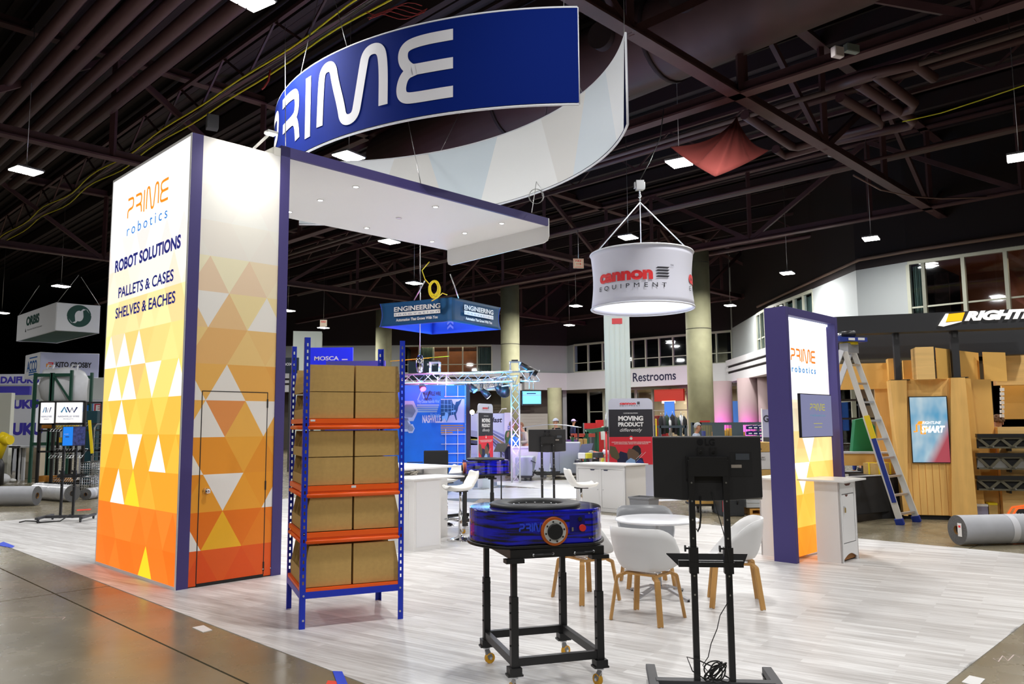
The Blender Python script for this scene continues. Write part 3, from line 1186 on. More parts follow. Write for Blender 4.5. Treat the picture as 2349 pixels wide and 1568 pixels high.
# ------------------------------------------------------------------ kiosk frame on the right
Kc = Vector(G(1827.6, 1292.7)[:2])
KH = 3.13
kio = thing('display_frame', 'tall purple portal frame around a glowing printed panel with a screen', 'display stand', (Kc.x, Kc.y), RB)
KW, KD = 1.58, .285
MB().box(0, .075, 0, KD, 0, KH).build('frame_side', purple, kio, bevel=.003)
MB().box(KW - .09, KW, 0, KD, 0, KH).build('frame_side', purple, kio, bevel=.003)
MB().box(.075, KW - .09, 0, KD, KH - .1, KH).build('frame_top', purple, kio, bevel=.003)
KLIT = {k: v for k, v in LITROW.items()}
KLIT.update({1: (255, 190, 80), 2: (255, 206, 110), 3: (255, 222, 150), 4: (255, 240, 205), 5: (250, 252, 255), 6: (250, 252, 255), 7: (250, 252, 255), 8: (250, 252, 255)})
KLIT.update({-1: (255, 122, 26), 0: (255, 150, 42)})
mb = MB()
kspec = [(1, 'u', .3, WH), (2, 'd', .55, WH), (3, 'u', .28, WH), (3, 'd', .85, WH), (2, 'u', .1, WH)]
lattice(mb, .08, KW - .09, .03, KH - .13, -.02, .40, .46, .07, detjit(KLIT, [(k, kd, x, c) for k, kd, x, c in kspec], 12), lambda u, v, t: (u, .12, v))
mb.build('lit_graphic', print_mat('backlit_fabric_frame', .8, .6), kio, recalc=False)
mb = MB()
lattice(mb, .08, KW - .09, .03, KH - .13, -.02, .40, .46, .07, detjit(KLIT, [], 12), lambda u, v, t: (u, .205, v))
mb.build('lit_graphic', print_mat('backlit_fabric_frame', 1.5, .6), kio, recalc=False)
MB().box(.078, KW - .092, .125, .2, .03, KH - .11).build('lightbox_body', white, kio)
MB().box(.078, KW - .092, .1, .2, KH - .125, KH - .1).build('light_strip', mat('strip_glow', (1, 1, 1), .5, emit=2.5, ecol=(.85, .97, 1)), kio)
xk = plane_xf((0, .117, 0), (1, 0, 0), (0, 0, 1))
prime_logo(mat('print_orange2', s2l(236, 130, 30), .6, emit=.6), kio, lambda u, v, t: xk(u + .35, v + 2.47, t), .72, .17, sw=.15)
text('robotics', mat('print_blue2', s2l(50, 140, 205), .6, emit=.5), kio, lambda u, v, t: xk(u + .35, v + 2.335, t), w=.72, h=.085, space=1.5, bold=.02)
sc = thing('wall_screen', 'grey screen with yellow and teal lettering on the purple display frame', 'screen', tuple(Kc + U * .66 - W * .05), RB)
MB().box(-.47, .47, .0, .035, 1.5, 2.05).build('bezel', black, sc, bevel=.003)
scrm = mat('screen_grey', s2l(120, 124, 160), .25, emit=.42, ecol=s2l(150, 152, 190))
MB().box(-.46, .46, -.002, .003, 1.51, 2.04).build('panel', scrm, sc)
MB().box(-.1, .1, .03, .13, 1.7, 1.85).build('bracket', black, sc)
xs = plane_xf((0, -.003, 0), (1, 0, 0), (0, 0, 1))
prime_logo(mat('scr_yellow', s2l(180, 175, 90), .5, emit=.5), sc, lambda u, v, t: xs(u - .2, v + 1.84, t), .44, .085, sw=.16)
text('robotics', mat('scr_teal', s2l(80, 150, 170), .5, emit=.5), sc, lambda u, v, t: xs(u - .2, v + 1.765, t), w=.44, h=.035, space=1.4)
for z, ww in ((1.67, .26), (1.625, .22)):
    MB().box(.02 - ww / 2, .02 + ww / 2, -.0035, -.002, z, z + .008).build('screen_line', mat('scr_yellow', (0, 0, 0)), sc)


# lockable cabinet with overhanging top
def counter(label, loc, rz, w=.6, d=.62, h=1.08, ow=(.2, .2, .06, .3), grp='lockable counters beside the display frame'):
    t = thing('counter_cabinet', label, 'cabinet', loc, rz, grp)
    # local: front (door) faces -y ; x to the right
    b = MB()
    b.box(0, .02, 0, d, 0, h).box(w - .02, w, 0, d, 0, h).box(.02, w - .02, d - .02, d, 0, h).box(.02, w - .02, .02, d - .02, .12, .14)
    arch = [(0, 0), (.045, 0)] + [(.045 + (w - .09) * i / 10, .04 + .055 * sin(pi * i / 10)) for i in range(11)] + [(w - .045, 0), (w, 0), (w, .22), (0, .22)]
    b.prism(arch, 0, .02, lambda u, v, q: (u, q, v))
    b.box(0, .06, 0, .02, .22, h).box(w - .06, w, 0, .02, .22, h).box(.06, w - .06, 0, .02, h - .15, h)
    b.build('body', white, t)
    MB().box(.022, w - .022, .03, d - .02, .02, .115).build('plinth', mat('raw_mdf', s2l(150, 100, 50), .8), t)
    MB().box(.07, w - .07, .003, .02, .23, h - .16).build('door', white, t)
    dr = t.children[-1]
    MB().prism([(-.045, 0), (.045, 0), (.03, -.018), (0, -.026), (-.03, -.018)], -.0015, .0, lambda u, v, q: (.07 + .14 + u, q + .003, h - .162 + v)).build('finger_pull', mat('pull_brown', s2l(90, 50, 40), .7), dr)
    MB().tube([(.12, .003, .66), (.12, -.012, .66)], .01, 10).build('lock', steel, dr)
    MB().box(.115, .14, -.014, -.008, .59, .65).build('key', mat('brass', s2l(200, 170, 90), .3, 1), dr)
    for hz in (.4, .78):
        MB().box(w - .072, w - .066, -.001, .004, hz, hz + .1).build('hinge', steel, dr)
    MB().prism([(w * .3, h - .03), (w * .7, h - .03), (w * .6, h - .055), (w * .4, h - .055)], -.001, .001, lambda u, v, q: (u, q - .001, v)).build('cable_slot', mat('pull_brown', (0, 0, 0)), t)
    MB().box(-ow[0], w + ow[1], -ow[2], d + ow[3], h, h + .022).build('worktop', mat('worktop_white', (.8, .8, .79), .3), t, bevel=.003)
    return t


counter('white lockable cabinet with oversize top, right of the purple display frame', ab(9.67, 3.93), RB, .5, .31, .965, (.07, .13, .09, .19))
counter('white lockable cabinet mostly hidden behind the purple display frame', ab(10.12, 4.95), RB + pi, .5, .36, .965, (.1, .08, .09, .0))

# ------------------------------------------------------------------ boltless rack with cardboard bins
rk = thing('shelving_rack', 'blue and orange steel shelving rack loaded with cardboard bins', 'shelving rack', G(686, 1444), radians(23.2))
RW, RD, RH = .89, .84, 2.45
blu = mat('rack_blue', s2l(14, 48, 190), .4)
orn = mat('rack_orange', s2l(250, 96, 14), .4)
ornd = mat('slot_shadow', (.01, .01, .02), .8)
for ix, x in enumerate((0, RW)):
    for iy, y in enumerate((0, RD)):
        sx = 1 if ix == 0 else -1
        sy = 1 if iy == 0 else -1
        p = MB()
        # front flange with real keyhole slots: ladder of webs
        def flange(axis):
            z = 0
            pitch, hole = .0575, .028
            w = .048
            h0 = .012
            c0, c1 = w * .38, w * .66
            def q(u0, u1, z0, z1):
                if axis == 'x':
                    p.box(min(x + sx * u0, x + sx * u1), max(x + sx * u0, x + sx * u1), min(y, y + sy * .003), max(y, y + sy * .003), z0, z1)
                else:
                    p.box(min(x, x + sx * .003), max(x, x + sx * .003), min(y + sy * u0, y + sy * u1), max(y + sy * u0, y + sy * u1), z0, z1)
            q(0, c0, 0, RH)
            q(c1, w, 0, RH)
            q(c0, c1, 0, .36)
            zz = .36
            while zz < RH - .06:
                q(c0, c1, zz + hole, zz + pitch)
                zz += pitch
            q(c0, c1, zz, RH)
        flange('x')
        flange('y')
        p.build('upright', blu, rk)
        b = MB()
        for z in (.07, .27):
            yy = y - .004 if iy == 0 else y + .004
            b.tube([(x + sx * .03, y, z), (x + sx * .03, yy - (.004 if iy == 0 else -.004), z)], .009, 8)
        b.build('bolt', steel, rk.children[-1])
for k, (z0, z1) in enumerate(((1.655, 1.75), (1.075, 1.175), (.69, .785))):
    for (x0, x1, y0, y1) in ((.04, RW - .04, 0.003, .03), (.04, RW - .04, RD - .03, RD - .003)):
        b = MB()
        zm = (z0 + z1) / 2
        b.box(x0, x1, y0, y1, zm + .006, z1).box(x0, x1, y0 + (.008 if y0 < .1 else -.008), y1 - (.008 if y1 > .5 else -.008) * 0, zm - .01, zm + .006)
        o = b
        yc = (y0 + y1) / 2
        o.tube([(x0, yc, (z0 + zm - .01) / 2), (x1, yc, (z0 + zm - .01) / 2)], (zm - .01 - z0) / 2 + .001, 10)
        b.build('shelf_beam', orn, rk)
    for (x0, x1) in ((.003, .03), (RW - .03, RW - .003)):
        b = MB()
        zm = (z0 + z1) / 2
        b.box(x0, x1, .045, RD - .045, zm + .006, z1)
        xc = (x0 + x1) / 2
        b.tube([(xc, .045, (z0 + zm - .01) / 2), (xc, RD - .045, (z0 + zm - .01) / 2)], (zm - .01 - z0) / 2 + .001, 10)
        b.build('shelf_beam', orn, rk)
    MB().box(.032, RW - .032, .032, RD - .032, z1 - .012, z1 - .003).build('shelf_board', mat('shelf_board', s2l(120, 90, 60), .8), rk)
b = MB()
b.box(.003, RW - .003, .0035, .03, .3, .325).box(.003, .03, .03, RD - .03, .3, .325).box(RW - .03, RW - .003, .03, RD - .03, .3, .325).box(.003, RW - .003, RD - .03, RD - .003, .3, .325).box(.03, RW - .03, .03, RD - .03, .31, .32)
b.build('bottom_shelf', orn, rk)
b = MB()
b.box(.048, RW - .048, .0, .028, .245, .3).box(.048, RW - .048, RD - .028, RD, .245, .3).box(0, .028, .048, RD - .048, .245, .3).box(RW - .028, RW, .048, RD - .048, .245, .3)
b.build('base_frame', blu, rk)
MB().box(.06, .1, .0015, .003, 1.725, 1.742).build('size_sticker', whitep, rk)
MB().box(.42, .46, .0015, .003, 1.15, 1.17).build('size_sticker', whitep, rk)
RXY = Vector((rk.location.x, rk.location.y))
RR = rk.rotation_euler.z
rx, ry = Vector((cos(RR), sin(RR))), Vector((-sin(RR), cos(RR)))
cardin = mat('cardboard_inside', s2l(120, 92, 52), .9)
ROWS = [(1.985, .235, 'top row'), (1.752, .23, 'second row from the top'), (1.42, .225, 'third row from the top'), (1.178, .238, 'fourth row from the top'), (.79, .285, 'fifth row'), (.328, .345, 'bottom row')]
for ri, (z, h, rl) in enumerate(ROWS):
    for side in (0, 1):
        lb = 'cardboard shelf bin, %s, %s column of the blue rack' % (rl, ('left', 'right')[side])
        L = .402
        o3 = RXY + (rx * (.034 if side == 0 else RW - .034) + ry * (.036 if side == 0 else RD - .036))
        t = thing('cardboard_bin', lb, 'box', (o3.x, o3.y, z + .001), RR + (0 if side == 0 else pi), 'cardboard bins on the blue rack')
        D0 = RD - .072
        lip = h * .36
        cut = .05 if h < .27 else .042
        prof = [(0, 0), (L, 0), (L, h - .003), (cut, h - .003), (0, lip)]
        if ri < 4:
            prof = [(0, 0), (L, 0), (L, h - .003), (.02, h - .003), (0, lip)]
        b = MB()
        th = .006
        for y0 in (0, D0 - th):
            b.prism(prof, y0, y0 + th, lambda u, v, q: (u, q, v))
        b.box(0, L, th, D0 - th, 0, .005).box(L - th, L, th, D0 - th, .005, h - .003)
        b.box(.13, L - th, th, D0 - th, h - .009, h - .003)
        b.build('bin_body', card, t)
        b = MB().box(0, .004, th, D0 - th, 0.005, lip).box(-.004, 0, 0, D0, 0, lip)
        b.build('front_lip', card, t)
        for q in (1, 2, 3):
            yq = D0 * q / 4
            MB().prism([(.006, .006), (L - .01, .006), (L - .01, h - .012), (cut + .01, h - .012), (.006, lip)], yq - .003, yq + .003, lambda u, v, w_: (u, w_, v)).build('divider', card, t)

# ------------------------------------------------------------------ carts and robots


def robotmat():
    m = bpy.data.materials.new('glossy_blue_print')
    m.use_nodes = True
    nt = m.node_tree
    b = nt.nodes['Principled BSDF']
    tc = nt.nodes.new('ShaderNodeTexCoord')
    mp = nt.nodes.new('ShaderNodeMapping')
    mp.inputs['Scale'].default_value = (1.3, 1.3, 16)
    nt.links.new(tc.outputs['Object'], mp.inputs[0])
    n = nt.nodes.new('ShaderNodeTexNoise')
    n.inputs['Scale'].default_value = 2.6
    n.inputs['Detail'].default_value = 4
    nt.links.new(mp.outputs[0], n.inputs['Vector'])
    r = nt.nodes.new('ShaderNodeValToRGB')
    e = r.color_ramp.elements
    e[0].position = .42
    e[0].color = (.004, .004, .02, 1)
    e[1].position = .56
    e[1].color = s2l(14, 24, 210) + (1,)
    nt.links.new(n.outputs[0], r.inputs[0])
    nt.links.new(r.outputs[0], b.inputs['Base Color'])
    b.inputs['Roughness'].default_value = .12
    b.inputs['Coat Weight'].default_value = 1
    b.inputs['Coat Roughness'].default_value = .03
    return m


robm = robotmat()
tyre = mat('orange_tyre', s2l(190, 92, 20), .5)
casty = mat('caster_yellow', s2l(225, 165, 30), .45)


def robot_parts(t):
    R, FL, Hh = .445, .345, .215
    out = []
    for i in range(72):
        a = 2 * pi * i / 72
        x, y = R * cos(a), R * sin(a)
        out.append((max(-R, min(R, x)) * 1.02, max(-FL, min(FL, y))))
    inn = [(x * .96, y * .96) for x, y in out]
    MB().prism(out, .0, Hh).build('shell', robm, t, bevel=.008)
    MB().prism([(x * 1.035, y * 1.035) for x, y in out], -.02, .0).build('base_skirt', black, t, bevel=.004)
    b = MB().lathe([(.31, Hh), (.315, Hh + .012), (.3, Hh + .018), (.195, Hh + .018), (.185, Hh + .01), (.18, Hh - .05), (.0, Hh - .05)], 0, .0, 48, cap=False)
    # shallow dish is cut visually by raising the ring and sinking a dark dish inside
    ring = MB().lathe([(.31, Hh), (.315, Hh + .012), (.3, Hh + .026), (.2, Hh + .026), (.19, Hh + .02), (.188, Hh + .001)], 0, 0, 48, cap=False)
    ring.build('turntable_ring', mat('ring_charcoal', (.012, .013, .015), .5), t)
    MB().lathe([(.19, Hh + .002), (.0, Hh + .003)], 0, 0, 40, cap=False).build('turntable_dish', blackm, t)
    r_ = t.children[-2]
    for k in range(16):
        a = 2 * pi * k / 16 + .1
        MB().lathe([(.006, Hh + .003), (.006, Hh + .009), (.001, Hh + .01)], .16 * cos(a), .16 * sin(a), 8).build('ring_bolt', steel, t.children[-1] if t.children[-1].name.startswith('turntable') else t)
    for s in (-1, 1):
        wy = -FL * 1.0 * s
        d = -s
        w_ = MB().tube([(0.02, wy - d * .01, .085), (0.02, wy + d * .025, .085)], .09, 32).build('wheel', tyre, t)
        MB().tube([(0.02, wy + d * .02, .085), (0.02, wy + d * .03, .085)], .074, 28).build('wheel_rim', mat('rim_grey', s2l(200, 200, 196), .4), w_)
        MB().tube([(0.02, wy + d * .03, .085), (0.02, wy + d * .045, .085)], [.052, .048], 28).build('wheel_hub', black, w_)
        m2 = MB()
        for k in range(8):
            a = 2 * pi * k / 8 + .2
            m2.tube([(.02 + .063 * cos(a), wy + d * .03, .085 + .063 * sin(a)), (.02 + .063 * cos(a), wy + d * .033, .085 + .063 * sin(a))], .006, 8)
        m2.build('rim_bolts', black, w_)
        y = wy + d * .0015
        cp_ = MB().box(.13, .235, min(y, wy), max(y, wy) + .0005, .07, .18).build('control_panel', mat('panel_navy', s2l(20, 20, 120), .3), t)
        MB().tube([(.21, wy, .1), (.21, wy + d * .015, .1)], .012, 16).tube([(.21, wy + d * .015, .1), (.21, wy + d * .03, .1)], .022, 20).build('stop_button', mat('button_red', s2l(225, 55, 45), .4), cp_)
        MB().tube([(.2, wy, .155), (.2, wy + d * .01, .155)], .014, 14).build('key_switch', black, cp_)
        MB().box(.14, .152, min(wy, wy + d * .012), max(wy, wy + d * .012), .08, .105).build('port', chrome, cp_)
        m3 = MB()
        for bx, bz in ((.265, .19), (.29, .19), (.265, .03), (.29, .03)):
            m3.tube([(bx, wy, bz), (bx, wy + d * .004, bz)], .005, 8)
        m3.build('shell_screws', steel, t)
        MB().box(.02 + .0, .0235, min(wy, wy + d * .001), max(wy, wy + d * .001), .19, Hh).build('shell_seam', blackm, t)
        lg = plane_xf((-.19 if s == 1 else .19, wy + d * .0006, .085), (1 if s == 1 else -1, 0, 0), (0, 0, 1))
        prime_logo(mat('robot_logo', s2l(50, 80, 235), .3), t, lambda u, v, q: lg(u - .02, v, q), .2, .055, sw=.2)


def cart_parts(t, fw, fd, hz):
    "posts at the corners of fw x fd, top at hz"
    for ix in (0, 1):
        for iy in (0, 1):
            x, y = ix * fw, iy * fd
            leg = MB().box(x - .024, x + .024, y - .024, y + .024, .14, .6).build('leg', black, t, bevel=.002)
            MB().box(x - .018, x + .018, y - .018, y + .018, .6, hz - .04).build('inner_leg', black, leg)
            kb = MB()
            for z in (.3, .4, .5, .56):
                kb.tube([(x - .024, y, z), (x - .03, y, z)], .006, 8).tube([(x + .024, y, z), (x + .03, y, z)], .006, 8)
            kb.build('leg_pins', black, leg)
            cb = MB().box(x - .04, x + .04, y - .04, y + .04, .13, .17).box(x - .05, x + .05, y - .035, y + .035, .118, .13)
            cb.build('corner_clamp', black, t)
            rr = random.Random(ix * 2 + iy).random() * 2
            c_, s_ = cos(rr), sin(rr)
            ox, oy = x + .025 * c_, y + .025 * s_
            f = MB().lathe([(.026, .104), (.026, .117)], x, y, 14)
            f.beam((x, y, .1), (ox - s_ * .018, oy + c_ * .018, .035), .035, .004, (s_, -c_, 0)).beam((x, y, .1), (ox + s_ * .018, oy - c_ * .018, .035), .035, .004, (s_, -c_, 0))
            fk = f.build('caster_fork', steel, t)
            MB().tube([(ox - s_ * .013, oy + c_ * .013, .036), (ox + s_ * .013, oy - c_ * .013, .036)], .036, 20).build('caster_wheel', casty, fk)
            MB().tube([(ox - s_ * .02, oy + c_ * .02, .036), (ox + s_ * .02, oy - c_ * .02, .036)], .01, 10).build('wheel_axle', steel, fk)
    for (a, b) in (((.024, 0), (fw - .024, 0)), ((.024, fd), (fw - .024, fd)), ((0, .024), (0, fd - .024)), ((fw, .024), (fw, fd - .024))):
        MB().beam((a[0], a[1], .2), (b[0], b[1], .2), .035, .05).build('bottom_rail', black, t)
    f = MB()
    f.box(-.03, fw + .03, -.03, -.0, hz - .05, hz).box(-.03, fw + .03, fd, fd + .03, hz - .05, hz).box(-.03, 0, 0, fd, hz - .05, hz).box(fw, fw + .03, 0, fd, hz - .05, hz)
    f.box(-.03, fw + .03, -.03, fd + .03, hz, hz + .006)
    f.build('table_frame', black, t)
    for hx in (.12, .4):
        h = MB().tube([(hx, -.03, hz - .028), (hx, -.05, hz - .028), (hx + .13, -.05, hz - .024), (hx + .13, -.03, hz - .024)], .006, 8)
        h.build('handle', black, t)
        MB().sph(hx, -.045, hz - .028, .009).sph(hx + .13, -.045, hz - .024, .009).build('handle_end', steel, t.children[-1])
    for ix in (0, 1):
        MB().box(ix * fw - .06, ix * fw + .06, -.045, .03, hz - .075, hz - .05).build('lock_plate', black, t)


cA = G(1180, 1548, .12)
cAr = atan2(.166, .56)
tA = thing('robot_cart', 'black steel cart with yellow casters under the near blue robot', 'cart', (cA[0], cA[1], 0), cAr)
cart_parts(tA, .58, .69, .885)
ca = Vector((cA[0], cA[1])) + Vector((cos(cAr), sin(cAr))) * .255 + Vector((-sin(cAr), cos(cAr))) * .33
rA = thing('round_robot', 'near glossy blue and black round robot with an orange-rimmed wheel', 'robot', (ca.x, ca.y, .913), cAr - .02)
robot_parts(rA)
# farther pair
pB = Vector(G(1117, 1222)[:2])
tB = copy_tree(tA, None, (pB.x - .35, pB.y - .05, 0), .75, 'black steel cart under the far blue robot, behind the bar stool')
tB.location.z = 0
rB = copy_tree(rA, None, (pB.x - .03, pB.y + .36, .913 + .0), 1.75, 'farther blue and black round robot standing on the cart behind the bar stool')
for o in (tA, tB):
    o['group'] = 'robot carts'
for o in (rA, rB):
    o['group'] = 'round robots'


# ------------------------------------------------------------------ screens on twin-post stands
def screen_stand(lab_s, lab_m, loc, rz, poster=False):
    t = thing('screen_stand', lab_s, 'stand', loc, rz)
    for s in (-1, 1):
        x = s * .107
        p = MB().box(x - .019, x + .019, -.019, .019, .05, 1.45).build('post', black, t, bevel=.002)
        h = MB()
        for k in range(7):
            z = .62 + k * .115
            h.tube([(x, -.019, z), (x, -.021, z)], .006, 8)
        h.build('post_hole', steel, p)['kind'] = 'stuff'
        MB().box(x - .028, x + .028, -.028, .028, .75, .91).build('clamp_collar', black, t)
        MB().tube([(x, 0, .9), (x - .045, -.0, .9)], .006, 8).tube([(x - .045, 0, .9), (x - .055, 0, .9)], .022, 6).build('clamp_knob', black, t)
        f = MB().box(s * .375 - .03, s * .375 + .03, -.32, .32, .06, .1).build('foot', darkg, t, bevel=.004)
        for yy in (-.29, .29):
            MB().tube([(s * .36 - .012, yy, .028), (s * .36 + .012, yy, .028)], .028, 14).box(s * .36 - .02, s * .36 + .02, yy - .02, yy + .02, .05, .062).build('caster', black, f)
    MB().box(-.36, .36, -.035, .035, .055, .105).build('base_beam', darkg, t, bevel=.003)
    MB().box(-.2, .2, .0, .03, .785, .825).box(-.14, .14, -.03, -.0, .79, .82).build('tray_bracket', black, t)
    MB().add([(-.2, .03, .79), (.2, .03, .79), (.26, .2, .835), (-.26, .2, .835)], [(0, 1, 2, 3)]).build('tray', mat('tray_matte', (.006, .006, .006), .95, spec=.1), t, solid=.006)
    m = thing('monitor', lab_m, 'monitor', loc, rz)
    w2, h2 = .34, .2
    zc = 1.40
    poly = [(-w2, -h2 + .012), (-w2, h2), (w2, h2), (w2, -h2 + .012), (w2 * .5, -h2 - .004), (0, -h2 - .01), (-w2 * .5, -h2 - .004)]
    MB().prism(poly, .035, .06, lambda u, v, q: (u, q, zc + v)).build('back_shell', mat('monitor_black', (.018, .018, .02), .5), m, bevel=.008)
    MB().box(-w2, w2, .06, .068, zc - h2, zc + h2 + .002).build('bezel', mat('bezel_grey', (.5, .5, .48), .4), m)
    MB().box(-w2 + .01, w2 - .01, .068, .07, zc - h2 + .015, zc + h2 - .01).build('display', mat('display_dark', (.01, .01, .02), .2), m)
    MB().box(-.135, .135, .015, .035, zc - .07, zc + .075).box(-.12, .12, -.02, .016, zc - .05, zc + .07).build('mount_plate', black, m)
    for s in (-1, 1):
        MB().box(s * .04 - .02, s * .04 + .02, .02, .036, zc + .075, zc + .13).build('hook', black, m)
        MB().tube([(s * .04, .02, zc + .1), (s * .04, .012, zc + .1)], .009, 12).build('hook_bolt', chrome, m.children[-1])
    io = MB().box(.145, .28, .0335, .036, zc - .055, zc + .1).build('port_recess', blackm, m)
    MB().box(.18, .265, .031, .0335, zc + .05, zc + .09).build('rating_label', mat('label_grey', s2l(70, 76, 84), .5), io)
    MB().box(.15, .215, .031, .0335, zc - .0, zc + .02).build('plug_label', mat('label_pale', s2l(170, 160, 150), .5), io)
    lx = plane_xf((-.05, .0335, zc + .145), (1, 0, 0), (0, 0, 1))
    lgm = mat('gloss_badge', (.06, .06, .065), .1, .6)
    bd = MB().prism([(.02 * cos(2 * pi * k / 20), .02 * sin(2 * pi * k / 20)) for k in range(20)], 0, .002, lambda u, v, q: lx(u - .0 + .01, v + .02, q)).build('badge', lgm, m)
    text('LG', lgm, m, lambda u, v, q: lx(u + .04, v, q), h=.04, bold=.02)
    return t, m


base = Vector(G(1640, 1559, .105)[:2])
tS, mS = screen_stand('near black twin-post floor stand carrying a monitor, with coiled cables on its base', 'near black monitor seen from behind on the tall stand', (base.x, base.y, 0), -.11)
# cables on the base of the near stand
b = MB()
for k in range(8):
    q = []
    ox, oz, rx_, rz_ = .022 * sin(k * 2.3), .012 * cos(k * 1.7), .036 + .006 * (k % 4), .05 - .004 * (k % 3)
    for i in range(25):
        a = 2 * pi * i / 24
        q.append((ox + rx_ * cos(a), -.07 + .01 * k + .014 * sin(a * 2 + k), .168 + oz + rz_ * sin(a + .4 * k)))
    b.tube(q, .0045, 6)
b.tube([(-.02, -.05, .2), (-.1, -.05, .235), (-.17, -.04, .25), (-.14, -.05, .17), (-.06, -.05, .12)], .004, 6)
b.tube([(.02, -.05, .12), (.07, -.06, .11), (.09, -.06, .13), (.05, -.05, .15)], .005, 6)
o = b.build('coiled_cable', cable)
o.location = tS.location
o.rotation_euler = tS.rotation_euler
tag(o, 'bundle of black cables tied at the foot of the near stand', 'cable')
c1 = MB()
q = [(.02, .03, 1.25), (.06, .03, 1.1), (.085, .02, 1.0), (.1, -.03, .9), (.12, -.03, .7), (.09, -.03, .58), (.04, -.03, .5), (.02, -.03, .42), (-.02, -.03, .33), (-.04, -.03, .25), (-.075, -.03, .2), (-.03, -.05, .15)]
c1.tube(q, .003, 6)
c1.tube([(-.05, .03, 1.22), (-.05, .03, 1.1), (-.06, .02, 1.03), (-.075, .02, 1.0), (-.08, .02, 1.02)], .006, 6)
o = c1.build('monitor_cable', cable)
o.location = tS.location
o.rotation_euler = tS.rotation_euler
tag(o, 'thin black cable hanging from the near monitor down its stand', 'cable')
pf = D_(1256, 1014, 14.3)
k = 1.40 / 1.40
t2 = copy_tree(tS, None, (pf[0], pf[1], 0), .1, 'farther black twin-post stand beyond the blue robots')
m2 = copy_tree(mS, None, (pf[0], pf[1], 0), .1, 'farther black monitor seen from behind, left of the square white column')
for o in (tS, t2):
    o['group'] = 'screen stands'
for o in (mS, m2):
    o['group'] = 'monitors seen from behind'
pl = G(152, 1194)
t3 = copy_tree(tS, None, (pl[0], pl[1], 0), .0 + .12, 'black twin-post stand at far left in front of the wire shelving')
t3['group'] = 'screen stands'
ps = thing('leaflet_screen', 'small bright blue screen turned sideways on the far left stand', 'screen', (pl[0] + .12, pl[1] - .08, 0), .5)
MB().box(-.2, .18, 0, .03, 1.36, 1.72).build('bezel', black, ps)
MB().box(-.19, -.03, -.003, 0, 1.37, 1.71).build('panel', mat('blue_leaf', s2l(20, 130, 240), .4, emit=.35), ps)
MB().box(-.03, .17, -.003, 0, 1.37, 1.71).build('photo', mat('photo_mix', s2l(60, 70, 130), .4, noise=.6, nscale=20), ps)
MB().box(-.15, -.09, -.0045, -.003, 1.52, 1.535).build('caption', ink_navy, ps)
text('NWP', ink_white, ps, plane_xf((-.17, -.003, 1.57), (1, 0, 0), (0, 0, 1)), w=.07, h=.015)
q = [(pl[0] - .7, pl[1] - .25, .01), (pl[0] - .72, pl[1] - .05, .01), (pl[0] - .5, pl[1] - .1, .01), (pl[0] - .3, pl[1] - .3, .01), (pl[0], pl[1] - .2, .02), (pl[0] + .1, pl[1] - .05, .12)]
tag(MB().tube(q, .012, 6).build('floor_cable', cable), 'black cable looping on the vinyl by the far left stand', 'cable')


# ------------------------------------------------------------------ round table
tp = G(1512, 1366)
tb_ = thing('round_table', 'small round white cafe table on a four-star aluminium base', 'table', tp, .35)
MB().lathe([(.0, .725), (.40, .725), (.415, .735), (.415, .745), (.40, .75), (0, .75)], 0, 0, 48, cap=False).build('tabletop', mat('table_white', (.85, .86, .9), .2), tb_)
MB().tube([(0, 0, .09), (0, 0, .725)], .028, 16).build('column', steel, tb_)
MB().lathe([(.14, .72), (.14, .726)], 0, 0, 20).build('top_plate', steel, tb_)
for k in range(4):
    a = k * pi / 2 + .35
    leg = MB()
    pts = [(0, 0, .085), (.12 * cos(a), .12 * sin(a), .085), (.25 * cos(a), .25 * sin(a), .045), (.36 * cos(a), .36 * sin(a), .014)]
    for p_, q_ in zip(pts, pts[1:]):
        leg.beam(p_, q_, .045, .022)
    leg.build('base_leg', mat('cast_alu', (.5, .5, .52), .3, 1.), tb_, bevel=.003)
    MB().lathe([(.014, 0), (.014, .012)], .355 * cos(a), .355 * sin(a), 10).build('foot_pad', blackm, tb_.children[-1])

# ------------------------------------------------------------------ shell armchairs
oak = mat('oak_veneer', s2l(200, 152, 88), .45, noise=.12, nscale=6, stretch=(1, 1, .15))


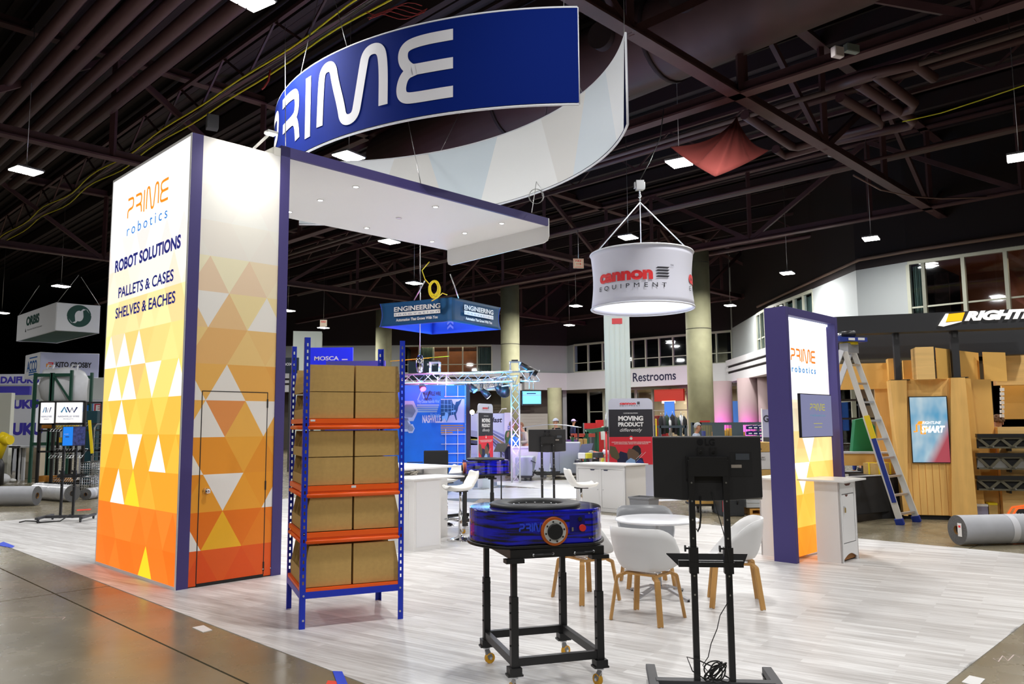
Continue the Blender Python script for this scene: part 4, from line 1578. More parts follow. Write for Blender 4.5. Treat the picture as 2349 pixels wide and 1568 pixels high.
def make_chair(label, shell_mat, leg_mat=oak):
    t = thing('tub_chair', label, 'chair', (0, 0, 0), 0, 'tub chairs around the round table')
    nu, nv = 40, 12
    vs = []
    # angle 0 = back (+y), +-pi = front; rim height falls to the front
    for j in range(nv + 1):
        v = j / nv
        for i in range(nu + 1):
            th = -pi + 2 * pi * i / nu
            k = abs(th) / pi
            # rim height above the seat: high at back and arms, falling to the front edge
            top = .445 + .355 * (0.5 + .5 * cos(pi * min(1, max(0, (k - .22) / .66)))) + .0
            rx_, ryb, ryf = .29, .265, .235
            ry_ = ryb if abs(th) < pi / 2 else ryf
            sq = 1 + .06 * abs(sin(2 * th)) ** 2
            # profile: from centre of the seat out to the rim
            if v < .45:
                r = v / .45 * .66
                z = .425 + .008 * (r ** 2)
            else:
                w_ = (v - .45) / .55
                e = 1 - (1 - w_) ** 1.7
                r = .66 + .34 * e + .05 * w_ * (1 if k < .5 else .2)
                z = .431 + (top - .431) * (w_ ** 1.5)
            vs.append((rx_ * r * sin(th) * sq, ry_ * r * cos(th) * sq, z))
    fs = [(j * (nu + 1) + i, j * (nu + 1) + i + 1, (j + 1) * (nu + 1) + i + 1, (j + 1) * (nu + 1) + i) for j in range(nv) for i in range(nu)]
    mb = MB()
    mb.add(vs, fs, True)
    o = mb.build('seat_shell', shell_mat, t, recalc=False)
    md = o.modifiers.new('weld', 'WELD')
    md.merge_threshold = .0005
    md = o.modifiers.new('solid', 'SOLIDIFY')
    md.thickness = .008
    md.offset = 0
    for s in (-1, 1):
        for e in (-1, 1):
            l = MB()
            l.beam((s * .15, e * .15, .385), (s * .2, e * .184, .36), .044, .028)
            l.beam((s * .195, e * .180, .367), (s * .24, e * .225, .0), .05, .026, (s * .8, e * .6, 0))
            l.build('leg', leg_mat, t, bevel=.006)
            MB().cbox(s * .24, e * .225, .003, .028, .024, .006).build('glide', whitep, t.children[-1])
        MB().beam((s * .15, -.16, .388), (s * .15, .16, .388), .034, .022).build('seat_rail', leg_mat, t, bevel=.004)
    for e in (-1, 1):
        MB().beam((-.15, e * .13, .395), (.15, e * .13, .395), .03, .02).build('cross_rail', leg_mat, t, bevel=.004)
    MB().beam((-.16, -.1, .41), (.16, -.1, .41), .02, .012).beam((-.16, .1, .41), (.16, .1, .41), .02, .012).build('mount_bracket', chrome, t)
    return t


shellw = mat('shell_white', s2l(226, 226, 226), .4)
ch = make_chair('white tub chair with oak legs, nearest the camera, back turned, in front of the table', shellw)
e1 = [Vector(G(*q)[:2]) for q in ((1418, 1427), (1520, 1438), (1559, 1411), (1449, 1397))]
c0 = sum(e1, Vector((0, 0))) / 4
tpv = Vector(tp[:2])


def face(c, extra=0):
    d = tpv - c
    return atan2(d.y, d.x) + pi / 2 + extra


ch.location = (c0.x, c0.y, 0)
ch.rotation_euler = (0, 0, face(c0, -.38))
e2 = [Vector(G(*q)[:2]) for q in ((1293, 1387), (1410, 1372), (1298, 1376))]
c2 = Vector((.70, 7.86))
copy_tree(ch, None, (c2.x, c2.y, 0), pi * .5 + .55, 'white tub chair with oak legs, left of the table, partly behind the near cart')
e3 = [Vector(G(*q)[:2]) for q in ((1624, 1391), (1755, 1397), (1625, 1370), (1747, 1377))]
c3 = sum(e3, Vector((0, 0))) / 4
copy_tree(ch, None, (c3.x, c3.y, 0), -pi * .5 - .2, 'white tub chair with oak legs, right of the table, beside the purple frame')
ghost = mat('shell_grey', s2l(150, 152, 156), .35)
c4 = tpv + Vector((-.02, .55))
g4 = copy_tree(ch, None, (c4.x, c4.y, 0), face(c4) + pi * .0, 'grey tub chair on the far side of the round table')
for o in g4.children:
    if o.name.startswith('seat_shell'):
        o.data = o.data.copy()
        o.data.materials[0] = ghost


# ------------------------------------------------------------------ bar stools
def make_stool(label):
    t = thing('bar_stool', label, 'stool', (0, 0, 0), 0, 'white bar stools')
    MB().lathe([(.2, 0), (.2, .006), (.15, .02), (.07, .04), (.035, .07), (.03, .09)], 0, 0, 36).build('base', chrome, t)
    MB().tube([(0, 0, .05), (0, 0, .42)], .027, 18).build('column', chrome, t)
    MB().tube([(0, 0, .42), (0, 0, .72)], .018, 16).build('gas_lift', chrome, t)
    pts = [(.17 * sin(a), -.09 - .09 * cos(a) - .05, .31) for a in [pi * 2 * k / 20 for k in range(21)]]
    pts = [(0, -.0, .31)] + [(.12 * sin(a), -.14 + .1 * cos(a), .31) for a in [pi * 2 * k / 20 for k in range(21)]]
    MB().tube(pts, .009, 8).build('footrest', chrome, t)
    prof = [(-.22, .77), (-.2, .745), (-.1, .735), (.05, .735), (.13, .76), (.19, .84), (.225, .93), (.235, 1.0)]
    prof = chaikin(prof, 2)
    n = len(prof) - 1
    vs = []
    nu = 14
    for j, (y, z) in enumerate(prof):
        k = j / n
        hw = .2 * (1 - .25 * max(0, (k - .75) / .25) ** 2) * (.85 + .15 * min(1, k * 4))
        for i in range(nu + 1):
            u = -1 + 2 * i / nu
            lift = .035 * abs(u) ** 2.5
            vs.append((hw * u * (1 - .05 * abs(u)), y - (lift * .6 if k > .6 else 0), z + (lift if k <= .75 else lift * .3)))
    fs = [(j * (nu + 1) + i, j * (nu + 1) + i + 1, (j + 1) * (nu + 1) + i + 1, (j + 1) * (nu + 1) + i) for j in range(n) for i in range(nu)]
    mb = MB()
    mb.add(vs, fs, True)
    o = mb.build('seat_shell', mat('leatherette_white', s2l(240, 240, 236), .45), t, recalc=False)
    md = o.modifiers.new('solid', 'SOLIDIFY')
    md.thickness = .045
    md.offset = 0
    md = o.modifiers.new('sub', 'SUBSURF')
    md.levels = md.render_levels = 1
    MB().box(-.09, .09, -.09, .09, .705, .72).build('seat_plate', black, t)
    MB().tube([(.02, 0, .7), (.09, -.02, .68), (.15, -.04, .63)], .006, 6).build('lever', chrome, t)
    return t


st = make_stool('white bar stool on a chrome trumpet base beside the reception counter')
s1 = G(1056, 1238)
st.location = s1
st.rotation_euler = (0, 0, -1.15)
s3 = Vector(D_(1024, 1100, 13.6)[:2])
copy_tree(st, None, (s3.x, s3.y, 0), -1.0, 'second white bar stool, mostly hidden behind the reception counter')
s2_ = D_(1333, 1110, 12.3)
copy_tree(st, None, (s2_[0], s2_[1], 0), 1.75, 'white bar stool in front of the two-door white cabinet')

# ------------------------------------------------------------------ reception counter
rc = thing('reception_counter', 'white reception counter with a lower desk and raised top, right of the rack', 'counter', ab(6.77, 8.5), RB)
MB().box(0, .47, 0, 1.6, 0, .945).build('desk_cabinet', white, rc)
MB().box(-.03, .9, -.02, 1.7, .945, .966).build('desk_top', white, rc, bevel=.002)
MB().box(.035, .44, -.004, 0, .05, .92).build('end_panel', mat('panel_white2', s2l(226, 227, 230), .4), rc)
MB().box(-.004, 0, .12, .5, .12, .86).box(-.004, 0, .54, .95, .12, .86).build('cupboard_door', white, rc)
MB().box(.85, 1.32, .84, .88, 0, 1.05).box(1.28, 1.32, .88, 2.3, 0, 1.05).build('back_panel', white, rc)
MB().box(.3, 1.34, .6, 2.3, 1.05, 1.075).build('raised_top', white, rc, bevel=.002)
MB().tube([(.62, .75, .966), (.62, .75, 1.05)], .016, 12).build('standoff', steel, rc)
q = Vector(ab(6.77 + .45, 8.5 + .75))
b = MB()
rnd = random.Random(3)
for k in range(7):
    pts = [(q.x + rnd.uniform(-.12, .2), q.y + rnd.uniform(-.1, .1), .975 + rnd.uniform(0, .05)) for _ in range(6)]
    b.tube([(x, y, z) for x, y, z in pts], .007, 5)
tag(b.build('cable_tangle', mat('cable_pale', s2l(205, 198, 185), .5)), 'tangle of pale cables lying on the reception desk', 'cable')
tag(MB().tube([(q.x - .35, q.y - .12, .985), (q.x - .2, q.y - .1, .985), (q.x - .17, q.y - .1, .98)], [.022, .02, .012], 10).build('hand_tool', black), 'black cylindrical hand tool on the reception desk', 'tool')

# ------------------------------------------------------------------ two-door cabinet
cr_ = thing('low_cabinet', 'white two-door cabinet in front of the large banner stand', 'cabinet', ab(12.29, 9.04), RB)
CWd, CDp, CHt = 1.22, .66, .895
b = MB()
b.box(.0, CDp, 0, .02, 0, CHt).box(0, CDp, CWd - .02, CWd, 0, CHt).box(CDp - .02, CDp, .02, CWd - .02, 0, CHt).box(0, .02, 0, .05, 0, CHt).box(0, .02, CWd - .05, CWd, 0, CHt).box(0, .02, .05, CWd - .05, CHt - .08, CHt).box(0, .02, .05, CWd - .05, 0, .07).box(0, .02, CWd / 2 - .03, CWd / 2 + .03, .07, CHt - .08)
b.build('carcass', white, cr_)
for k in (0, 1):
    y0 = .055 + k * (CWd / 2 - .02)
    d = MB().box(.004, .02, y0, y0 + CWd / 2 - .09, .075, CHt - .085).build('door', white, cr_)
    yk = y0 + (CWd / 2 - .12 if k == 0 else .03)
    MB().tube([(.004, yk, .42), (-.008, yk, .42)], .01, 10).build('lock', steel, d)
    yc = y0 + (CWd / 2 - .09) * (.8 if k == 0 else .3)
    MB().prism([(-.06, 0), (.06, 0), (.04, -.02), (-.04, -.02)], .001, .004, lambda u, v, q: (q, yc + u, CHt - .088 + v)).build('finger_pull', mat('pull_navy', s2l(30, 35, 70), .7), d)
tpoly = [(-.04, -.05), (CDp + .03, -.05), (CDp + .03, CWd + .05), (-.02, CWd + .05), (-.07, CWd * .7), (-.08, CWd * .35)]
MB().prism(tpoly, CHt, CHt + .022).build('worktop', MATS['worktop_white'], cr_)

# trash bin beside it
tr = thing('waste_bin', 'grey plastic waste bin beside the two-door cabinet', 'bin', D_(1478, 1170, 13.6)[:2] + (0,), RB)
b = MB()
for (z0, k0, z1, k1) in ((0, .82, .44, 1.0),):
    c0_ = [(-.15 * k0, -.2 * k0), (.15 * k0, -.2 * k0), (.15 * k0, .2 * k0), (-.15 * k0, .2 * k0)]
    c1_ = [(-.15, -.2), (.15, -.2), (.15, .2), (-.15, .2)]
    vs = [(x, y, 0) for x, y in c0_] + [(x, y, z1) for x, y in c1_]
    b.add(vs, [(0, 1, 2, 3), (0, 1, 5, 4), (1, 2, 6, 5), (2, 3, 7, 6), (3, 0, 4, 7)])
b.build('bin_body', mat('bin_grey', s2l(120, 122, 126), .5), tr, solid=.006)
b = MB()
b.box(-.165, .165, -.215, -.195, .425, .455).box(-.165, .165, .195, .215, .425, .455).box(-.165, -.145, -.195, .195, .425, .455).box(.145, .165, -.195, .195, .425, .455)
b.build('bin_rim', mat('bin_grey', (0, 0, 0)), tr)

# ================================================================== hanging signs
def box_sign(name, label, corners, z0, z1, mats, under=None, solid_=.04):
    "four-sided hanging sign; corners = plan points in order"
    t = thing(name, label, 'hanging sign', (0, 0, 0))
    n = len(corners)
    for i in range(n):
        a, b = Vector(corners[i]), Vector(corners[(i + 1) % n])
        d = (b - a).normalized()
        nn = Vector((d.y, -d.x)) * .02
        MB().prism([(a.x - nn.x, a.y - nn.y), (b.x - nn.x, b.y - nn.y), (b.x + nn.x, b.y + nn.y), (a.x + nn.x, a.y + nn.y)], z0, z1).build('side_panel', mats[i % len(mats)], t)
    if under:
        MB().prism([tuple(c) for c in corners], z0 + .01, z0 + .03).build('underside', under, t)
    fr = MB()
    for z in (z0, z1):
        fr.tube([(c[0], c[1], z) for c in corners], .025, 6, closed=True)
    fr.build('frame', piping, t)
    return t


def side_xf(a, b, z0, off=.024, side=1):
    "u from a to b, v up, outward to the viewer"
    a, b = Vector(a), Vector(b)
    d = (b - a).normalized()
    n = Vector((d.y, -d.x)) * side
    return lambda u, v, t: (a.x + d.x * u + n.x * (off + t), a.y + d.y * u + n.y * (off + t), z0 + v)


signw = mat('sign_white', s2l(222, 224, 228), .6)
signw2 = mat('sign_lilac', s2l(205, 210, 240), .6)
dgreen = mat('dark_green_fabric', s2l(0, 64, 44), .7)
# far-left hanging signs
Yn = 27.
n_ = D_(131, 694, Yn)
zt, zb = n_[2], D_(130, 757, Yn)[2]
cN = Vector(n_[:2])
cL = Vector(G(42, 725, zt)[:2])
cR_ = Vector(G(229, 702, zt)[:2])
cF = cL + cR_ - cN
ob = box_sign('hanging_box_sign', 'hanging box sign with green oval swirl emblem and green underside', [cL, cN, cR_, cF], zb, zt, [signw], dgreen)
gl = mat('logo_green', s2l(0, 66, 56), .6)
x1 = side_xf(cL, cN, zb)
wL = (cN - cL).length
text('ORBIS', gl, ob, lambda u, v, t: x1(u + wL * .26, v + .48, t), w=wL * .34, h=.32, bold=.05)
text('Powered by Menasha Corporation', ink_black, ob, lambda u, v, t: x1(u + wL * .3, v + .27, t), w=wL * .38, h=.06)
MB().prism([(0, 0), (.12, 0), (.06, .14)], 0, .002, lambda u, v, t: x1(u + wL * .24, v + .24, t)).build('emblem', ink_black, ob)
x2 = side_xf(cN, cR_, zb)
wR = (cR_ - cN).length
mbq = MB()
for s in (0, 1):
    pts = []
    for k in range(25):
        a = pi * k / 24
        pts.append((cos(a), sin(a) * .78))
    inner = [(.38 * cos(a) + .1, .42 * sin(a) - .12) for a in [pi * 1.15 * k / 16 for k in range(17)]][::-1]
    poly = [(.93, .12)] + [(cos(a) * 1.0, sin(a) * .78) for a in [.2 + (pi - .1) * k / 24 for k in range(25)]] + [(-.55, -.5), (-.3, -.38)] + [(-.36 * cos(a * .9) , .38 * sin(a * .9)) for a in [pi * k / 12 for k in range(13)]][:9] + [(.3, .52), (.62, .5)]
    sg = 1 if s == 0 else -1
    mbq.prism([(wR * .52 + px * wR * .285 * sg, .55 + py * .5 * sg) for px, py in poly], 0, .002 + .0 * s, x2)
mbq.build('emblem', gl, ob)

n_ = D_(94, 808, 30.)
zt, zb = n_[2], D_(94, 863, 30.)[2]
cN = Vector(n_[:2])
cL = Vector(G(60, 816, zt)[:2])
cR_ = Vector(G(227, 812, zt)[:2])
cF = cL + cR_ - cN
ob = box_sign('hanging_box_sign', 'hanging box sign below the green-emblem one, with blue stacked letters and a red-orange link logo', [cL, cN, cR_, cF], zb, zt, [signw, signw2, signw2, signw])
x1 = side_xf(cL, cN, zb)
wL = (cN - cL).length
ab_ = mat('logo_blue', s2l(20, 90, 165), .6)
text('ACCO', ab_, ob, lambda u, v, t: x1(u + wL * .16, v + .26, t), w=wL * .66, h=.42, bold=.02)
for z in (.76, .19, .1):
    MB().prism([(wL * .3, z), (wL * .82, z), (wL * .82, z + .045), (wL * .3, z + .045)], 0, .002, x1).build('stripe', ab_, ob)
x2 = side_xf(cN, cR_, zb)
wR = (cR_ - cN).length
text('KITO CROSBY', ink_black, ob, lambda u, v, t: x2(u + wR * .26, v + .38, t), w=wR * .62, h=.2, bold=.035)
MB().prism([(wR * .13, .55), (wR * .22, .55), (wR * .22, .44), (wR * .15, .44), (wR * .15, .48), (wR * .2, .48), (wR * .2, .51), (wR * .13, .51)], 0, .002, x2).build('logo_red', ink_red, ob)
MB().prism([(wR * .1, .5), (wR * .14, .5), (wR * .14, .46), (wR * .12, .46), (wR * .12, .41), (wR * .19, .41), (wR * .19, .37), (wR * .1, .37)], 0, .002, x2).build('logo_orange', mat('logo_orange', s2l(245, 150, 20), .6), ob)
for px, py, qx, qy, L_ in ((131, 694, 181, 630, 'left wire of the green-emblem sign'), (229, 702, 186, 635, 'right wire of the green-emblem sign'), (42, 725, 90, 655, 'far left wire of the green-emblem sign')):
    a = G(px, py, D_(131, 694, 27)[2])
    tag(MB().tube([a, D_(qx, qy, 27)], .01, 5).build('hanging_wire', wirem), 'thin wire, ' + L_, 'cable')

# teal box sign in the middle
n_ = D_(1036, 682, 23.)
zt, zb = n_[2], D_(1036, 737, 23.)[2]
cN = Vector(n_[:2])
cL = Vector(G(876, 697, zt)[:2])
cR_ = Vector(G(1144, 705, zt)[:2])
cF = cL + cR_ - cN
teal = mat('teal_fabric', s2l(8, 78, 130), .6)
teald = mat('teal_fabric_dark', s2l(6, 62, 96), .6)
ein = thing('hanging_box_sign', 'teal blue hanging box sign with white lettering above the lit truss', 'hanging sign', (0, 0, 0))
cs = [cL, cN, cR_, cF]


def flare(v):
    return 1 + .035 * (abs(v - .5) * 2) ** 2


cen = (cL + cR_) / 2
hh = zt - zb
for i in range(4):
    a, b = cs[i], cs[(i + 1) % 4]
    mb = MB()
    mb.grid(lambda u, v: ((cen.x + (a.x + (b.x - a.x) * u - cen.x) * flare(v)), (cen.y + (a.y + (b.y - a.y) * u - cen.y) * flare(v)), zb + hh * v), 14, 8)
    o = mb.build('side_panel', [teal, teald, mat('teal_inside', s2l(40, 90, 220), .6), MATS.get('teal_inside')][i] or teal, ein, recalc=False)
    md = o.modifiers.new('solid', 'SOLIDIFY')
    md.thickness = .02
for (a, b, m0, wlab) in ((cL, cN, .20, .66), (cN, cR_, .22, .62)):
    L = (b - a).length
    x = side_xf(a, b, zb, .06)
    text('ENGINEERING', ink_white, ein, lambda u, v, t: x(u + L * m0, v + hh * .60, t), w=L * wlab, h=hh * .2, bold=.03)
    MB().prism([(L * m0, hh * .38), (L * (m0 + wlab), hh * .38), (L * (m0 + wlab), hh * .55), (L * m0, hh * .55)], 0, .003, x).build('white_band', ink_white, ein)
    text('innovation', mat('ink_greyblue', s2l(130, 140, 175), .6), ein, lambda u, v, t: x(u + L * (m0 + .02), v + hh * .42, t + .004), w=L * wlab * .94, h=hh * .1, space=1.4)
    text('Automation That Grows With You', ink_white, ein, lambda u, v, t: x(u + L * (m0 + .03), v + hh * .17, t), w=L * wlab * .9, h=hh * .12, bold=.03)
x = side_xf(cF, cL, zb, -.05, 1)
xb = side_xf(cR_, cF, zb, .0, 1)
# inside lettering on the far sides, visible below the near edge
xi = side_xf(cL, cF, zb, .03, 1)
xj = side_xf(cF, cR_, zb, .03, 1)
Lj = (cR_ - cF).length
text('Data Capture', ink_white, ein, lambda u, v, t: xj(u + Lj * .36, v + hh * .62, t), w=Lj * .4, h=hh * .3, bold=.03)
for k in range(3):
    MB().prism([(0, 0), (.12, .1), (.24, 0), (.24, .08), (.12, .18), (0, .08)], 0, .002, lambda u, v, t: xj(u + Lj * .24, v + hh * (.15 + .22 * k), t)).build('chevron', mat('chevron_blue', s2l(120, 140, 230), .6), ein)
for (px, py, qx, qy, L_) in ((950, 688, 975, 655, 'left'), (1052, 684, 1033, 640, 'right')):
    a = G(px, py, zt)
    tag(MB().tube([a, D_(qx, qy - 12, 23)], .02, 5).build('hanging_wire', wirem), 'steel strap, %s one, above the teal hanging sign' % L_, 'cable')

# round sign
cyc = D_(1472, 620, 17.2)
R = 1.13
zt, zb = D_(1472, 560, 17.2 - R)[2] + .02, D_(1472, 690, 17.2 - R)[2]
rs = thing('round_hanging_sign', 'round white drum-shaped hanging sign with red and black lettering', 'hanging sign', (cyc[0], cyc[1], 0))


def rad(v):
    return R * (1 - .045 * sin(pi * v))


hh = zt - zb
mb = MB()
mb.grid(lambda u, v: (rad(v) * cos(2 * pi * u), rad(v) * sin(2 * pi * u), zb + hh * v), 72, 10)
drumw = mat('drum_white', s2l(214, 216, 230), .6)
o = mb.build('drum_fabric', drumw, rs, recalc=False)
md = o.modifiers.new('solid', 'SOLIDIFY')
md.thickness = .02
for z in (zb, zt):
    MB().tube([(R * cos(2 * pi * k / 72), R * sin(2 * pi * k / 72), z) for k in range(72)], .02, 6, closed=True).build('frame_ring', piping, rs)
MB().lathe([(R * .98, zt - .03), (.001, zt - .03)], 0, 0, 48, cap=False).build('drum_lid', drumw, rs)
area('drum_light_glow', (cyc[0], cyc[1], zt - .3), .8, 60, (.95, .97, 1))


def drumxf(phi0):
    "u along the circumference to the right as seen from outside"
    def f(u, v, t):
        a = phi0 + u / R
        r = rad(max(0, min(1, v / hh))) + .012 + t
        return (r * cos(a), r * sin(a), zb + v)
    return f


view = atan2(-cyc[1], -cyc[0])
k0 = view - 1.17
xd = drumxf(k0)
x6 = lambda u, v, t: xd(u, v, t)


def curved_text(s, matl, x0, z, w, h, bold=0., space=1., xf=None):
    # set letter by letter so that every glyph bends round the drum
    n = len(s)
    return text(s, matl, rs, lambda u, v, t: (xf or xd)(u + x0, v + z, t), w=w, h=h, bold=bold, space=space)


for kk, off in ((0, 0.), (1, pi * 2 / 3)):
    xx = drumxf(k0 + off)
    curved_text('cannon', ink_red, .24, hh * .40, 1.32, .26, bold=.055, xf=xx)
    curved_text('EQUIPMENT', ink_black, .24, hh * .25, 1.62, .1, space=1.9, xf=xx)
    for k in range(4):
        z = hh * .42 + k * .062
        mb = MB()
        mb.add([xx(1.62 + .28 * i / 6 + (0 if j == 0 else .05 * (1 - 0)), z + j * .036, .003) for j in (0, 1) for i in range(7)], [(i, i + 1, 8 + i, 7 + i) for i in range(6)])
        mb.build('logo_bar', ink_black, rs, recalc=False)
    curved_text('TM', ink_black, 1.97, hh * .62, .08, .04, xf=xx)
apex = (0, 0, zt + 1.2)
for a in (view - .95, view + .95, view + pi):
    MB().tube([(R * cos(a), R * sin(a), zt), apex], .014, 5).build('sling', mat('sling_white', s2l(215, 220, 225), .4), rs)
hk = thing('chain_hoist', 'small grey electric chain hoist above the round white sign', 'hoist', (cyc[0], cyc[1], zt + 1.2))
MB().box(-.09, .09, -.07, .07, .28, .5).box(-.13, -.09, -.05, .05, .32, .46).box(.09, .12, -.05, .05, .3, .46).build('motor_housing', steel, hk, bevel=.01)
MB().tube([(0, 0, .28), (0, 0, .2), (.03, 0, .14), (0, 0, .09), (-.03, 0, .13)], .015, 6).build('hook', steel, hk)
for k in range(8):
    MB().tube([(.02 * cos(t_), .0 if k % 2 else .02 * cos(t_), .02 + .03 * k + .02 * sin(t_)) if k % 2 else (0, .02 * cos(t_), .02 + .03 * k + .02 * sin(t_)) for t_ in [pi * 2 * i / 8 for i in range(8)]], .005, 5, closed=True).build('chain_link', steel, hk)
MB().tube([(0, 0, .5), (.25, .1, .95), (.55, .3, 1.6), (.7, .5, 2.4)], .012, 5).build('power_lead', cable, hk)

# FIRE sign, tarp, boxes, coil
f1 = D_(1327, 604, 25)
fs = thing('fire_sign', 'small cream sign with red FIRE lettering and arrow hanging from the truss', 'sign', (f1[0], f1[1], f1[2]), .1)
MB().box(-.17, .17, -.01, .01, -.16, .16).build('board', mat('sign_cream', s2l(222, 205, 170), .5), fs)
fr = MB()
for (x0, x1, z0, z1) in ((-.15, .15, .13, .14), (-.15, .15, -.14, -.13), (-.15, -.14, -.13, .13), (.14, .15, -.13, .13)):
    fr.box(x0, x1, -.013, -.01, z0, z1)
fr.build('border', ink_red, fs)
xf_ = plane_xf((0, -.011, 0), (1, 0, 0), (0, 0, 1))
text('FIRE', ink_red, fs, lambda u, v, t: xf_(u, v + .05, t), w=.2, h=.06, bold=.02, align='C')
text('EXTINGUISHER', ink_red, fs, lambda u, v, t: xf_(u, v - .11, t), w=.2, h=.03, align='C')
MB().prism([(-.09, -.005), (.05, -.005), (.05, -.03), (.1, .003), (.05, .035), (.05, .011), (-.09, .011)], 0, .002, lambda u, v, t: xf_(u, v - .02, t)).build('arrow', ink_red, fs)
MB().tube([(0, 0, .16), (0, 0, 1.1)], .008, 5).build('hanger', wirem, fs)
f2 = D_(742, 741, 30)
fs2 = thing('fire_sign', 'tiny cream sign hanging behind the purple post of the tower', 'sign', (f2[0], f2[1], f2[2]), .1)
MB().box(-.13, .13, -.01, .01, -.13, .13).build('board', MATS['sign_cream'], fs2)
text('FIRE', ink_red, fs2, lambda u, v, t: xf_(u, v + .02, t), w=.18, h=.07, bold=.02, align='C')

tq = [Vector(D_(1690, 268, 19.0)), Vector(D_(1538, 337, 18.0)), Vector(D_(1640, 388, 16.5)), Vector(D_(1764, 345, 18.2))]
top, lc, bc_, rc_ = tq
cn = (lc + bc_ + rc_) / 3


def tarpf(u, v):
    # v from apex (0) to hem (1); u along the hem left - bottom - right
    hem = lc.lerp(bc_, u * 2) if u < .5 else bc_.lerp(rc_, (u - .5) * 2)
    sag = Vector((0, 0, -.35)) * sin(pi * u) ** .8 * .6
    hem = hem + sag * .8
    p = top.lerp(hem, v ** 1.25)
    fold = sin(u * 34) * .06 * (1 - v) * v * 4 * .5
    p = p + Vector((0, fold, -.25 * sin(pi * v) * (1 if u < .3 or u > .8 else .3)))
    return p


mb = MB().grid(tarpf, 60, 14)
o = mb.build('red_tarp', mat('tarp_red', s2l(112, 42, 36), .9), recalc=False)
o.modifiers.new('solid', 'SOLIDIFY').thickness = .01
tag(o, 'rust red tarp slung from the roof steel by its corners', 'tarp')
for (px, py, pz, lab) in ((1921, 120, 14.5, 'left white'), (1953, 112, 14.7, 'right grey-green')):
    c = D_(px, py, pz)
    jb = thing('junction_box', lab + ' electrical box clamped on the roof truss', 'electrical box', c, .35)
    left = lab.startswith('left')
    (MB().cbox(0, 0, 0, .22, .12, .2) if left else MB().cbox(0, 0, 0, .3, .12, .16)).build('enclosure', mat('box_white', s2l(200, 190, 188), .5) if left else mat('box_green', s2l(110, 118, 112), .5), jb, bevel=.01)
    (MB().box(-.1, .1, -.068, -.06, -.09, .09) if left else MB().box(-.14, .14, -.068, -.06, -.07, .07)).build('lid', mat('box_white', (0, 0, 0)) if left else MATS['box_green'], jb)
c = D_(1911, 357, 24)
jb = thing('junction_box', 'small flat white box under the roof chord, right of the looping pipes', 'electrical box', c, .3)
MB().box(-.14, .14, -.08, .08, -.03, .03).build('enclosure', MATS['box_white'], jb, bevel=.01)
MB().box(-.03, .03, -.03, .03, .03, .09).build('clamp', ycab, jb)
c = D_(487, 281, 15)
sp_ = thing('wall_speaker', 'grey speaker box on the roof steel above the tower', 'speaker', c, .5)
MB().box(-.11, .11, -.1, .1, -.14, .14).build('cabinet', mat('speaker_grey', s2l(70, 70, 72), .6), sp_, bevel=.01)
MB().box(-.1, .1, -.105, -.1, -.13, .13).build('grille', darkg, sp_)
c = D_(996, 662, 22.5)
mb = MB()
rnd = random.Random(8)
for k in range(7):
    dx, dz, r0 = rnd.uniform(-.03, .03), rnd.uniform(-.03, .03), rnd.uniform(.15, .21)
    mb.tube([(c[0] + dx + r0 * .8 * cos(2 * pi * i / 20), c[1] + rnd.uniform(-.01, .01), c[2] + dz + r0 * 1.25 * sin(2 * pi * i / 20)) for i in range(20)], .017, 5, closed=True)
mb.tube([D_(985, 600, 22.5), D_(968, 620, 22.5), D_(975, 640, 22.5), D_(988, 655, 22.5)], .015, 5)
mb.tube([D_(990, 690, 22.5), D_(1003, 683, 22.5), D_(1015, 672, 22.5), D_(1026, 676, 22.5)], .015, 5)
tag(mb.build('coiled_cable', mat('cable_yellow2', s2l(225, 200, 10), .5)), 'coil of bright yellow cable hanging over the teal sign', 'cable')
mb = MB()
for k in range(5):
    mb.tube([D_(840 + i * 16 + k * 3, 28 + 10 * sin(i * .8 + k) - i * 2 + k * 4, 12.5) for i in range(9)], .008, 5)
tag(mb.build('cable_bundle', mat('cable_red', s2l(150, 40, 36), .6)), 'tangle of red cables in the roof above the blue banner', 'cable')
q = [D_(620, 160, 14.5), D_(616, 185, 14.5), D_(606, 200, 14.5), D_(600, 205, 14.5)]
tag(MB().tube(q, .02, 5).build('loose_cable', MATS['cable_red']), 'short red cable dangling left of the blue banner', 'cable')

# ================================================================== the hall building behind
wallm = mat('building_paint', s2l(166, 171, 171), .7, noise=.03, nscale=.5)
walll = mat('fascia_white', s2l(214, 214, 216), .6)
blockm = mat('block_dark', s2l(70, 64, 58), .8, noise=.12, nscale=2)
mull = mat('mullion_cream', s2l(176, 178, 160), .5)
brown = mat('room_brown', s2l(128, 76, 42), .7, noise=.15, nscale=2)
roomd = mat('room_dark', s2l(40, 34, 34), .8)
topm = mat('bulkhead_maroon', s2l(26, 14, 16), .8)
TOPZ = 7.6
bp_ = {n: Vector(G(x, y, TOPZ)[:2]) for n, (x, y) in dict(L2=(1128, 790), C0=(1301, 793), C1=(1316, 790), C2=(1450, 777), C3=(1677, 757), D0=(1680, 752), D1=(1734, 720), D2=(1762, 703), D3=(1863, 663), D4=(1963, 620), E1=(2081, 600), E2=(2349, 562)).items()}
bp_['L0'] = Vector((-22, bp_['L2'].y))
bp_['L1'] = Vector(G(926, 790, TOPZ)[:2])
bp_['L1'].y = bp_['L2'].y
E3 = bp_['E2'] + (bp_['E2'] - bp_['E1']) * .9
bp_['E3'] = E3
WN = [0]


def wallseg(a, b, z0, z1, m, th=.3, name='wall_back', back=1):
    a, b = Vector(a), Vector(b)
    d = (b - a).normalized()
    n = Vector((-d.y, d.x)) * back
    p = [(a.x, a.y), (b.x, b.y), (b.x + n.x * th, b.y + n.y * th), (a.x + n.x * th, a.y + n.y * th)]
    return struct(MB().prism(p, z0, z1).build(name, m))


